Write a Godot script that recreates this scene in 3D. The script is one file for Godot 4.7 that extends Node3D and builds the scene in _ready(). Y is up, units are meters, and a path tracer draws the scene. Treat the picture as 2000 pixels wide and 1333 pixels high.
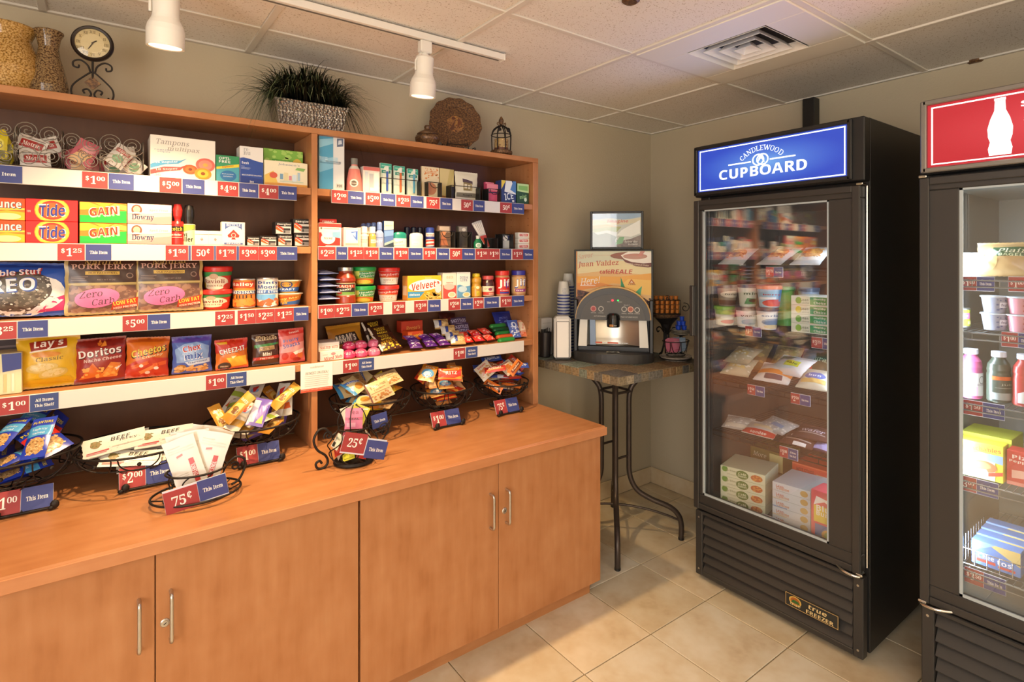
extends Node3D
# A hotel snack nook: wooden display shelf and counter, coffee table, two glass-door merchandisers. Units are metres; the corner of the
# back wall (z = 0) and the right wall (x = 0) is the origin, the room lies at x < 0, z > 0.
const HIGH := 2.24
const ADDED_TROFFERS := [Vector3(-2.701, HIGH, 1.186), Vector3(-1.482, HIGH, 2.405), Vector3(-3.311, HIGH, 2.405), Vector3(-1.482, HIGH, 3.624), Vector3(-3.311, HIGH, 3.624)]

func _ready():
	set_view()
	set_light()
	make_materials()
	build_room()
	build_fixtures()
	build_counter()
	build_bookcase()
	build_rails()
	build_table_corner()
	build_freezer()
	build_cooler()
	build_decor()
	stock_left()
	stock_right()
	stock_counter()
	stock_freezer()
	stock_cooler()


func set_view():
	var cam := Camera3D.new()
	cam.name = "camera"
	cam.projection = Camera3D.PROJECTION_FRUSTUM
	cam.keep_aspect = Camera3D.KEEP_HEIGHT
	cam.near = 0.05
	cam.far = 40.0
	cam.size = 1333.0 / 1086.5 * cam.near
	cam.frustum_offset = Vector2(0.0, -159.9 / 1086.5 * cam.near)
	cam.position = Vector3(-2.8531, 1.438, 2.3598)
	cam.rotation = Vector3(0, -0.6353, 0)
	add_child(cam)
	cam.current = true


func set_light():
	var we := WorldEnvironment.new()
	we.name = "surroundings"
	var e := Environment.new()
	e.background_mode = Environment.BG_COLOR
	e.background_color = Color(0.02, 0.02, 0.02)
	e.tonemap_mode = Environment.TONE_MAPPER_LINEAR
	e.tonemap_exposure = 1.03
	e.sdfgi_enabled = true
	e.ssao_enabled = true
	e.ssil_enabled = true
	we.environment = e
	add_child(we)
	# added ceiling troffers, out of view, that help to light the room
	for p in ADDED_TROFFERS:
		area(p + Vector3(0, -0.012, 0), Vector3(-90, 0, 0), Vector2(0.54, 0.54), Color(1.0, 0.95, 0.88), 0.1)
	# fill light from an added window in the wall behind the photographer
	area(Vector3(-2.6, 1.275, 4.58), Vector3(0, 0, 0), Vector2(2.9, 1.76), Color(0.98, 0.99, 1.0), 0.25)
	# strongest fill light, from an added window in the unseen end wall
	area(Vector3(-4.54, 1.275, 3.2), Vector3(0, -90, 0), Vector2(2.1, 1.76), Color(0.97, 0.985, 1.0), 5.4)


func area(at: Vector3, turn: Vector3, size: Vector2, col: Color, energy: float):
	var l := AreaLight3D.new()
	l.name = "area_lamp"
	l.area_size = size
	l.light_color = col
	l.light_energy = energy
	l.area_normalize_energy = true
	l.area_range = 12.0
	l.area_attenuation = 2.0
	l.shadow_enabled = true
	l.position = at
	l.rotation_degrees = turn
	add_child(l, true)


# ---------------------------------------------------------------- mesh builder
class MB:
	var V := PackedVector3Array()
	var N := PackedVector3Array()
	var C := PackedColorArray()
	var I := PackedInt32Array()
	var k := Color.WHITE
	var xf := Transform3D()

	func tint(hex) -> MB:
		k = (hex if hex is Color else Color(hex)).srgb_to_linear()
		return self

	func p(v: Vector3, n: Vector3) -> int:
		V.append(xf * v)
		N.append((xf.basis * n).normalized())
		C.append(k)
		return V.size() - 1

	func face(i: int, j: int, l: int):   # counter-clockwise seen from outside
		I.append(i)
		I.append(l)
		I.append(j)

	func tri(a: Vector3, b: Vector3, c: Vector3):
		var n := (b - a).cross(c - a)
		face(p(a, n), p(b, n), p(c, n))

	func quad(a: Vector3, b: Vector3, c: Vector3, d: Vector3):
		var n := (c - a).cross(d - b)
		var i := p(a, n)
		p(b, n)
		p(c, n)
		p(d, n)
		face(i, i + 1, i + 2)
		face(i, i + 2, i + 3)

	func box(c: Vector3, s: Vector3, bev := 0.0, turn := Basis()) -> MB:
		var keep := xf
		xf = xf * Transform3D(turn, c)
		var h := s * 0.5
		bev = minf(bev, minf(h.x, minf(h.y, h.z)) * 0.8)
		var g := h - Vector3.ONE * bev
		for a in 3:
			var b := (a + 1) % 3
			var e := (a + 2) % 3
			for sg in [-1.0, 1.0]:
				var q := []
				for w in [[-1.0, -1.0], [1.0, -1.0], [1.0, 1.0], [-1.0, 1.0]]:
					var v := Vector3()
					v[a] = sg * h[a]
					v[b] = w[0] * g[b]
					v[e] = w[1] * g[e]
					q.append(v)
				if sg > 0:
					quad(q[0], q[1], q[2], q[3])
				else:
					quad(q[3], q[2], q[1], q[0])
				if bev > 0.0:
					for sb in [-1.0, 1.0]:   # the chamfer between +-a and +-b, along e
						var v0 := Vector3()
						var v1 := Vector3()
						v0[a] = sg * h[a]
						v0[b] = sb * g[b]
						v1[a] = sg * g[a]
						v1[b] = sb * h[b]
						var u0 := v0
						var u1 := v1
						v0[e] = -g[e]
						v1[e] = -g[e]
						u0[e] = g[e]
						u1[e] = g[e]
						if sg * sb > 0:
							quad(v0, v1, u1, u0)
						else:
							quad(u0, u1, v1, v0)
		if bev > 0.0:
			for sx in [-1.0, 1.0]:
				for sy in [-1.0, 1.0]:
					for sz in [-1.0, 1.0]:
						var a := Vector3(sx * h.x, sy * g.y, sz * g.z)
						var b := Vector3(sx * g.x, sy * h.y, sz * g.z)
						var e := Vector3(sx * g.x, sy * g.y, sz * h.z)
						if sx * sy * sz > 0:
							tri(a, b, e)
						else:
							tri(e, b, a)
		xf = keep
		return self

	func grid(nu: int, nv: int, f: Callable, flip := false, wrap_u := false) -> MB:   # f(u, v) -> point, u and v in 0..1; outside is du x dv
		var base := V.size()
		var pts := PackedVector3Array()
		for j in nv + 1:
			for i in nu + 1:
				pts.append(f.call(float(i) / nu, float(j) / nv))
		for j in nv + 1:
			for i in nu + 1:
				var l := (nu - 1 if wrap_u else 0) if i == 0 else i - 1
				var r := (1 if wrap_u else nu) if i == nu else i + 1
				var du := pts[j * (nu + 1) + r] - pts[j * (nu + 1) + l]
				var dv := pts[mini(j + 1, nv) * (nu + 1) + i] - pts[maxi(j - 1, 0) * (nu + 1) + i]
				var n := du.cross(dv)
				if n.length_squared() < 1e-18:
					n = Vector3.UP if not flip else Vector3.DOWN
				p(pts[j * (nu + 1) + i], -n if flip else n)
		for j in nv:
			for i in nu:
				var a := base + j * (nu + 1) + i
				if flip:
					face(a, a + nu + 2, a + 1)
					face(a, a + nu + 1, a + nu + 2)
				else:
					face(a, a + 1, a + nu + 2)
					face(a, a + nu + 2, a + nu + 1)
		return self

	func lathe(prof: Array, seg := 20, sx := 1.0, sz := 1.0) -> MB:   # prof: [radius, height] from bottom to top along the outside
		var n := prof.size()
		for j in n - 1:
			var a: Array = prof[j]
			var b: Array = prof[j + 1]
			var d := Vector2(b[0] - a[0], b[1] - a[1])
			if d.length() < 1e-7:
				continue
			var base := V.size()
			for q in [a, b]:
				for i in seg + 1:
					var t := TAU * i / seg
					p(Vector3(q[0] * sx * cos(t), q[1], q[0] * sz * sin(t)), Vector3(d.y * cos(t) / sx, -d.x, d.y * sin(t) / sz))
			for i in seg:
				var o := base + i
				face(o, o + seg + 1, o + seg + 2)
				face(o, o + seg + 2, o + 1)
		return self

	func tube(pts: Array, r: float, sides := 6, closed := false) -> MB:
		var n := pts.size()
		if n < 2:
			return self
		var base := V.size()
		var up := Vector3(0.31, 0.93, 0.2)
		for i in n:
			var a: Vector3 = pts[(i - 1 + n) % n] if closed or i > 0 else pts[0]
			var b: Vector3 = pts[(i + 1) % n] if closed or i < n - 1 else pts[n - 1]
			var t := (b - a).normalized()
			if i == 0 and absf(t.dot(up)) > 0.95:
				up = Vector3.RIGHT
			var s := t.cross(up).normalized()
			up = s.cross(t).normalized()
			for q in sides:
				var w := TAU * q / sides
				var d := s * cos(w) + up * sin(w)
				p(pts[i] + d * r, d)
		for i in (n if closed else n - 1):
			for q in sides:
				var a := base + i * sides + q
				var b := base + i * sides + (q + 1) % sides
				var e := base + ((i + 1) % n) * sides + q
				var g := base + ((i + 1) % n) * sides + (q + 1) % sides
				face(a, g, b)
				face(a, e, g)
		if not closed:
			for z in [0, n - 1]:
				for q in range(1, sides - 1):
					var o: int = base + z * sides
					if z == 0:
						face(o, o + q, o + q + 1)
					else:
						face(o, o + q + 1, o + q)
		return self

	func ball(c: Vector3, r, seg := 10) -> MB:
		var s: Vector3 = r if r is Vector3 else Vector3.ONE * r
		var keep := xf
		xf = xf * Transform3D(Basis(), c)
		var rows := maxi(4, seg / 2)
		grid(seg, rows, func(u, v): return Vector3(s.x * sin(PI * v) * cos(TAU * u), s.y * cos(PI * v), s.z * sin(PI * v) * sin(TAU * u)), false, true)
		xf = keep
		return self

	func slab(poly: PackedVector2Array, z0: float, z1: float) -> MB:   # an outline in x, y given thickness along z (z1 in front)
		var o := poly
		if Geometry2D.is_polygon_clockwise(o):
			o = o.duplicate()
			o.reverse()
		var t := Geometry2D.triangulate_polygon(o)
		var n := o.size()
		var f := V.size()
		for q in o:
			p(Vector3(q.x, q.y, z1), Vector3.BACK)
		var bk := V.size()
		for q in o:
			p(Vector3(q.x, q.y, z0), Vector3.FORWARD)
		for i in range(0, t.size(), 3):
			var a := o[t[i]]
			var w := (o[t[i + 1]] - a).cross(o[t[i + 2]] - a)
			var j := t[i + 1] if w > 0 else t[i + 2]
			var l := t[i + 2] if w > 0 else t[i + 1]
			face(f + t[i], f + j, f + l)
			face(bk + t[i], bk + l, bk + j)
		for i in n:
			var a := o[i]
			var b := o[(i + 1) % n]
			quad(Vector3(a.x, a.y, z0), Vector3(b.x, b.y, z0), Vector3(b.x, b.y, z1), Vector3(a.x, a.y, z1))
		return self

	func done(m: Material) -> ArrayMesh:
		var am := ArrayMesh.new()
		if V.is_empty():
			return am
		var a := []
		a.resize(Mesh.ARRAY_MAX)
		a[Mesh.ARRAY_VERTEX] = V
		a[Mesh.ARRAY_NORMAL] = N
		a[Mesh.ARRAY_COLOR] = C
		a[Mesh.ARRAY_INDEX] = I
		am.add_surface_from_arrays(Mesh.PRIMITIVE_TRIANGLES, a)
		am.surface_set_material(0, m)
		return am


# ---------------------------------------------------------------- things and parts
var taken := {}

func numbered(base: String) -> String:
	var n: int = taken.get(base, 0)
	taken[base] = n + 1
	return base if n == 0 else "%s_%03d" % [base, n]

func thing(called: String, label: String, category: String, at: Vector3, turn := 0.0, group := "") -> Node3D:
	var o := Node3D.new()
	o.name = numbered(called)
	o.position = at
	o.rotation.y = turn
	tag(o, label, category, group)
	add_child(o)
	return o

func tag(o: Node3D, label: String, category: String, group := ""):
	o.set_meta("label", label)
	o.set_meta("category", category)
	if group != "":
		o.set_meta("group", group)

func part(called: String, m: MB, mat: Material, parent: Node3D, label := "") -> MeshInstance3D:
	var o := MeshInstance3D.new()
	o.mesh = m.done(mat)
	o.name = called
	parent.add_child(o, true)
	if label != "":
		o.set_meta("label", label)
	return o

func piece(called: String, mesh: Mesh, parent: Node3D, at: Vector3) -> MeshInstance3D:
	var o := MeshInstance3D.new()
	o.mesh = mesh
	o.name = called
	o.position = at
	parent.add_child(o, true)
	return o

func structure(called: String, m: MB, mat: Material, label: String, category := "") -> MeshInstance3D:
	var o := part(called, m, mat, self, label)
	o.set_meta("kind", "structure")
	o.set_meta("category", category if category != "" else called.split("_")[0])
	return o

func copy(src: Node3D, label: String, at: Vector3, turn := 0.0) -> Node3D:
	var o: Node3D = src.duplicate()
	var base := String(src.name)
	if base.length() > 4 and base[-4] == "_" and base.right(3).is_valid_int():
		base = base.left(-4)
	o.name = numbered(base)
	o.position = at
	o.rotation.y = turn
	o.set_meta("label", label)
	add_child(o)
	return o


# ---------------------------------------------------------------- flat print: lettering and graphics as thin coloured shapes on a surface
var fonts := {}
var glyph_cache := {}
var pm: MB
var pmap: Callable
var psub := 0.0
var poff := 0.0
var pw := 1.0
var ph := 1.0

func font(key: String) -> SystemFont:
	if not fonts.has(key):
		var f := SystemFont.new()
		f.font_names = PackedStringArray(["Droid Serif" if key.to_lower() == "f" else "Droid Sans"])
		f.font_weight = 700 if key == "b" or key == "F" else 400
		fonts[key] = f
	return fonts[key]

func glyphs(text: String, key: String) -> Array:   # [triangles, lower corner, upper corner]
	var id := key + text
	if not glyph_cache.has(id):
		var tm := TextMesh.new()
		tm.font = font(key)
		tm.text = text
		tm.font_size = 20
		tm.pixel_size = 0.05
		tm.depth = 0.0
		tm.curve_step = 2.0
		var a := tm.get_mesh_arrays()
		var tris := PackedVector2Array()
		var lo := Vector2(1e9, 1e9)
		var hi := -lo
		if a.size() and a[Mesh.ARRAY_VERTEX] != null:
			var vs: PackedVector3Array = a[Mesh.ARRAY_VERTEX]
			var ix = a[Mesh.ARRAY_INDEX]
			var n: int = ix.size() if ix != null and ix.size() else vs.size()
			for i in n:
				var v := vs[ix[i] if ix != null and ix.size() else i]
				tris.append(Vector2(v.x, v.y))
				lo = lo.min(Vector2(v.x, v.y))
				hi = hi.max(Vector2(v.x, v.y))
		glyph_cache[id] = [tris, lo, hi]
	return glyph_cache[id]

func pemit(a: Vector2):
	var c := a.clamp(Vector2.ZERO, Vector2.ONE)
	var q: Vector3 = pmap.call(c.x, c.y, poff)
	var e := 0.01
	var ux: Vector3 = pmap.call(minf(c.x + e, 1), c.y, poff) - pmap.call(maxf(c.x - e, 0), c.y, poff)
	var uy: Vector3 = pmap.call(c.x, minf(c.y + e, 1), poff) - pmap.call(c.x, maxf(c.y - e, 0), poff)
	return pm.p(q, ux.cross(uy))

func ptri(a: Vector2, b: Vector2, c: Vector2, deep := 0):
	if psub > 0.0 and deep < 9:
		var ab := a.distance_to(b)
		var bc := b.distance_to(c)
		var ca := c.distance_to(a)
		var most := maxf(ab, maxf(bc, ca))
		if most > psub:
			if most == ab:
				var m := (a + b) * 0.5
				ptri(a, m, c, deep + 1)
				ptri(m, b, c, deep + 1)
			elif most == bc:
				var m := (b + c) * 0.5
				ptri(a, b, m, deep + 1)
				ptri(a, m, c, deep + 1)
			else:
				var m := (c + a) * 0.5
				ptri(a, b, m, deep + 1)
				ptri(m, b, c, deep + 1)
			return
	if (b - a).cross(c - a) < 0:
		pm.face(pemit(a), pemit(c), pemit(b))
	else:
		pm.face(pemit(a), pemit(b), pemit(c))

func ppoly(pts: PackedVector2Array):
	var t := Geometry2D.triangulate_polygon(pts)
	for i in range(0, t.size(), 3):
		ptri(pts[t[i]], pts[t[i + 1]], pts[t[i + 2]])

# ops, separated by ";": r x0 y0 x1 y1 colour | e cx cy rx ry colour [turn] | p colour x y x y ... | o cx cy rx ry thick colour (a ring)
# t TEXT cx cy width height colour font [turn] [slant] (underscores are blanks; width or height 0: natural) | a TEXT cx cy radius height colour font (on an arch)
# g colour n seed x0 y0 x1 y1 size: n scattered flecks
func print_on(parent: Node3D, map: Callable, w: float, h: float, ops: String, sub := 0.0, mat: Material = null, called := "front_print", label := "") -> MeshInstance3D:
	pm = MB.new()
	pmap = map
	psub = sub
	pw = w
	ph = h
	poff = 0.0004
	for op in ops.split(";", false):
		var a := op.strip_edges().split(" ", false)
		poff += 0.00012
		match a[0]:
			"r":
				pm.tint(a[5])
				var x0 := float(a[1])
				var y0 := float(a[2])
				var x1 := float(a[3])
				var y1 := float(a[4])
				ptri(Vector2(x0, y0), Vector2(x1, y0), Vector2(x1, y1))
				ptri(Vector2(x0, y0), Vector2(x1, y1), Vector2(x0, y1))
			"e", "o":
				var ring := a[0] == "o"
				pm.tint(a[6] if ring else a[5])
				var c := Vector2(float(a[1]), float(a[2]))
				var turn := deg_to_rad(float(a[6])) if a.size() > 6 and not ring else 0.0
				var n := 22
				var inner := 1.0 - float(a[5]) if ring else 0.0
				for i in n:
					var q := []
					for t in [TAU * i / n, TAU * (i + 1) / n]:
						var d := Vector2(float(a[3]) * w * cos(t), float(a[4]) * h * sin(t)).rotated(turn)
						q.append(Vector2(d.x / w, d.y / h))
					if ring:
						ptri(c + q[0] * inner, c + q[0], c + q[1])
						ptri(c + q[0] * inner, c + q[1], c + q[1] * inner)
					else:
						ptri(c, c + q[0], c + q[1])
			"p":
				pm.tint(a[1])
				var pts := PackedVector2Array()
				for i in range(2, a.size() - 1, 2):
					pts.append(Vector2(float(a[i]), float(a[i + 1])))
				ppoly(pts)
			"g":
				pm.tint(a[1])
				var rng := RandomNumberGenerator.new()
				rng.seed = int(a[3])
				for i in int(a[2]):
					var c := Vector2(rng.randf_range(float(a[4]), float(a[6])), rng.randf_range(float(a[5]), float(a[7])))
					var s := float(a[8]) * rng.randf_range(0.5, 1.2)
					var t := rng.randf() * TAU
					var q := []
					for j in 5:
						var d := Vector2(s * cos(t + TAU * j / 5), s * sin(t + TAU * j / 5) * 0.7)
						q.append(c + Vector2(d.x / w, d.y / h) * minf(w, h))
					for j in 3:
						ptri(q[0], q[j + 1], q[j + 2])
			"t", "a":
				var arch := a[0] == "a"
				pm.tint(a[6])
				var g := glyphs(a[1].replace("_", " ").replace("|", ";"), a[7])
				var tris: PackedVector2Array = g[0]
				if tris.is_empty():
					continue
				var lo: Vector2 = g[1]
				var sz: Vector2 = g[2] - g[1]
				var c := Vector2(float(a[2]), float(a[3]))
				var s := Vector2()
				if arch:
					s = Vector2.ONE * float(a[5]) * h / sz.y
				else:
					s = Vector2(float(a[4]) * w / sz.x, float(a[5]) * h / sz.y)
					if s.x == 0:
						s.x = s.y
					if s.y == 0:
						s.y = s.x
				var turn := deg_to_rad(float(a[8])) if a.size() > 8 else 0.0
				var slant := float(a[9]) if a.size() > 9 else 0.0
				var q := PackedVector2Array()
				for v in tris:
					var d := (v - lo - sz * 0.5) * s
					if arch:
						var r := float(a[4]) * w
						var t := d.x / r
						d = Vector2((r + d.y) * sin(t), (r + d.y) * cos(t) - r)
					else:
						d.x += d.y * slant
						d = d.rotated(turn)
					q.append(c + Vector2(d.x / w, d.y / h))
				for i in range(0, q.size(), 3):
					ptri(q[i], q[i + 1], q[i + 2])
	return part(called, pm, mat if mat else M.print, parent, label)

func flat(o: Vector3, ux: Vector3, uy: Vector3) -> Callable:
	var n := ux.cross(uy).normalized()
	return func(u: float, v: float, off: float): return o + ux * u + uy * v + n * off


# ---------------------------------------------------------------- materials
var M := {}

func mat(col, rough := 0.5, metal := 0.0, tinted := false) -> StandardMaterial3D:
	var m := StandardMaterial3D.new()
	m.albedo_color = col if col is Color else Color(col)
	m.roughness = rough
	m.metallic = metal
	m.vertex_color_use_as_albedo = tinted
	return m

func noise(seed_: int, freq: float, w: int, h: int, oct := 3, kind := FastNoiseLite.TYPE_SIMPLEX_SMOOTH) -> Image:
	var f := FastNoiseLite.new()
	f.seed = seed_
	f.frequency = freq
	f.noise_type = kind
	f.fractal_octaves = oct
	return f.get_seamless_image(w, h)

func ramp(im: Image, cols: Array) -> Image:   # grey -> colour
	var o := Image.create(im.get_width(), im.get_height(), false, Image.FORMAT_RGB8)
	var lut := []
	for i in 64:
		var t := i / 63.0 * (cols.size() - 1)
		var j := mini(int(t), cols.size() - 2)
		lut.append((cols[j] as Color).lerp(cols[j + 1], t - j))
	for y in im.get_height():
		for x in im.get_width():
			o.set_pixel(x, y, lut[int(im.get_pixel(x, y).r * 63.0)])
	return o

func blend(a: Image, b: Image, k: float) -> Image:   # a (1-k) + b k, both grey
	var o := Image.create(a.get_width(), a.get_height(), false, Image.FORMAT_L8)
	for y in a.get_height():
		for x in a.get_width():
			var t := lerpf(a.get_pixel(x, y).r, b.get_pixel(x, y).r, k)
			o.set_pixel(x, y, Color(t, t, t))
	return o

func tex(im: Image) -> ImageTexture:
	return ImageTexture.create_from_image(im)

func tri_mat(im: Image, scale: float, rough: float, world := true) -> StandardMaterial3D:
	var m := StandardMaterial3D.new()
	m.albedo_texture = tex(im)
	m.uv1_triplanar = true
	m.uv1_world_triplanar = world
	m.uv1_scale = Vector3.ONE * scale
	m.uv1_triplanar_sharpness = 8.0
	m.roughness = rough
	return m

func make_materials():
	M.print = mat(Color.WHITE, 0.5, 0.0, true)
	M.card = mat(Color.WHITE, 0.55, 0.0, true)
	M.paper = mat(Color.WHITE, 0.8, 0.0, true)
	M.plastic = mat(Color.WHITE, 0.32, 0.0, true)
	M.film = mat(Color.WHITE, 0.3, 0.0, true)
	M.film.metallic_specular = 0.6
	M.foil = mat(Color.WHITE, 0.3, 0.35, true)
	M.tin = mat(Color("c9c7c0"), 0.3, 0.9)
	M.iron = mat(Color("2b2521"), 0.5, 0.5)
	M.wire = mat(Color("8a8378"), 0.4, 0.7)
	M.chrome = mat(Color("d8d6d0"), 0.18, 1.0)
	M.nickel = mat(Color("c8c4bb"), 0.3, 0.95)
	M.black = mat(Color("1d1c1b"), 0.42)
	M.black_gloss = mat(Color("161616"), 0.2)
	M.frame = mat(Color("3a3734"), 0.42, 0.25)
	M.white_paint = mat(Color("e6e1d6"), 0.45)
	M.clear = mat(Color(0.96, 0.97, 0.98, 0.12), 0.08)
	M.clear.transparency = BaseMaterial3D.TRANSPARENCY_ALPHA
	M.glass = mat(Color(0.97, 0.99, 0.98, 0.004), 0.02)
	M.glass.transparency = BaseMaterial3D.TRANSPARENCY_ALPHA
	# wood laminate: streaks along the grain over a soft mottle
	var streak := noise(3, 0.035, 512, 64, 4)
	streak.resize(512, 512, Image.INTERPOLATE_CUBIC)
	var grain := blend(streak, noise(5, 0.012, 512, 512, 3), 0.45)
	var wood := [Color("a2683e"), Color("b0764a"), Color("b87f53"), Color("c08a5e")]
	M.wood_up = tri_mat(ramp(grain, wood), 1.1, 0.36)
	M.wood_up.metallic_specular = 0.4
	var side := grain.duplicate()
	side.rotate_90(CLOCKWISE)
	M.wood_shaded = tri_mat(ramp(grain, [Color("4f2d18"), Color("58341d"), Color("613a21")]), 1.1, 0.45)  # same laminate darkened: shade at the back of the shelves put into colour
	M.wood_along = tri_mat(ramp(side, wood), 1.1, 0.34)
	M.wood_along.metallic_specular = 0.4
	M.wood_edge = tri_mat(ramp(side, [Color("b87648"), Color("c28152"), Color("ca8c5c")]), 1.3, 0.4)
	# painted wall with a rolled texture
	var peel := noise(11, 0.09, 256, 256, 2)
	M.wall = mat(Color("bfb297"), 0.75)
	M.wall.heightmap_enabled = true
	M.wall.heightmap_texture = tex(peel)
	M.wall.heightmap_scale = 0.05
	M.wall.uv1_triplanar = true
	M.wall.uv1_world_triplanar = true
	M.wall.uv1_scale = Vector3.ONE * 3.0
	# mineral-fibre ceiling tile: pits of several sizes
	var pit := Image.create(512, 512, false, Image.FORMAT_RGB8)
	pit.fill(Color("e9e3d8"))
	var rng := RandomNumberGenerator.new()
	rng.seed = 77
	for i in 5200:
		var s := 1 + int(rng.randf() * rng.randf() * 3.2)
		var c := Color("b3a58f").lerp(Color("c9bda8"), rng.randf())
		pit.fill_rect(Rect2i(rng.randi_range(0, 511), rng.randi_range(0, 511), s + rng.randi_range(0, 1), s), c)
	M.ceiling = tri_mat(pit, 1.0 / 0.6096, 0.9)
	M.grid_white = mat(Color("dcd5c8"), 0.6)
	# floor tile: pale beige stone with faint clouds
	var cloud := blend(noise(21, 0.010, 512, 512, 4), noise(22, 0.04, 512, 512, 3), 0.3)
	M.floor_tile = tri_mat(ramp(cloud, [Color("c3ad8c"), Color("d6c6aa"), Color("dfd4be"), Color("e5dcc9")]), 0.9, 0.35)
	M.floor_tile.vertex_color_use_as_albedo = true
	M.grout = mat(Color("93805f"), 0.85)
	# speckled granite-like glaze
	M.granite_gold = tri_mat(ramp(noise(31, 0.085, 256, 256, 2), [Color("5a3c1a"), Color("8f6a30"), Color("b98e4c"), Color("cfae74"), Color("a87c3c")]), 7.0, 0.12, false)
	M.granite_brown = tri_mat(ramp(noise(33, 0.09, 256, 256, 2), [Color("241610"), Color("4a3524"), Color("7d6444"), Color("9a8058"), Color("5a442e")]), 7.0, 0.12, false)
	M.slate = tri_mat(ramp(noise(41, 0.05, 256, 256, 4), [Color("8f8b84"), Color("d8d4cc"), Color("ffffff")]), 5.0, 0.5, false)
	M.slate.vertex_color_use_as_albedo = true
	M.hammered = mat(Color("b9b4aa"), 0.3, 0.9)
	M.hammered.heightmap_enabled = true
	M.hammered.heightmap_texture = tex(noise(51, 0.05, 256, 256, 1, FastNoiseLite.TYPE_CELLULAR))
	M.hammered.heightmap_scale = 0.9
	M.hammered.uv1_triplanar = true
	M.hammered.uv1_scale = Vector3.ONE * 9.0
	M.bronze = tri_mat(ramp(noise(61, 0.06, 256, 256, 3), [Color("33231a"), Color("5a4130"), Color("7a5b3c"), Color("9a7444")]), 6.0, 0.4, false)
	M.bronze.metallic = 0.4
	M.grass = mat(Color.WHITE, 0.6, 0.0, true)
	M.grass.backlight_enabled = true
	M.grass.backlight = Color(0.1, 0.12, 0.05)
	M.steel = mat(Color("cfc8bb"), 0.28, 0.9)
	M.cavity = mat(Color("d9dcdc"), 0.5)

func glow(col, energy: float) -> StandardMaterial3D:
	var m := mat(col, 0.5)
	m.emission_enabled = true
	m.emission = col if col is Color else Color(col)
	m.emission_energy_multiplier = energy
	return m


# ---------------------------------------------------------------- the room
const ROOM_X := -4.6
const ROOM_Z := 4.6

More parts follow.
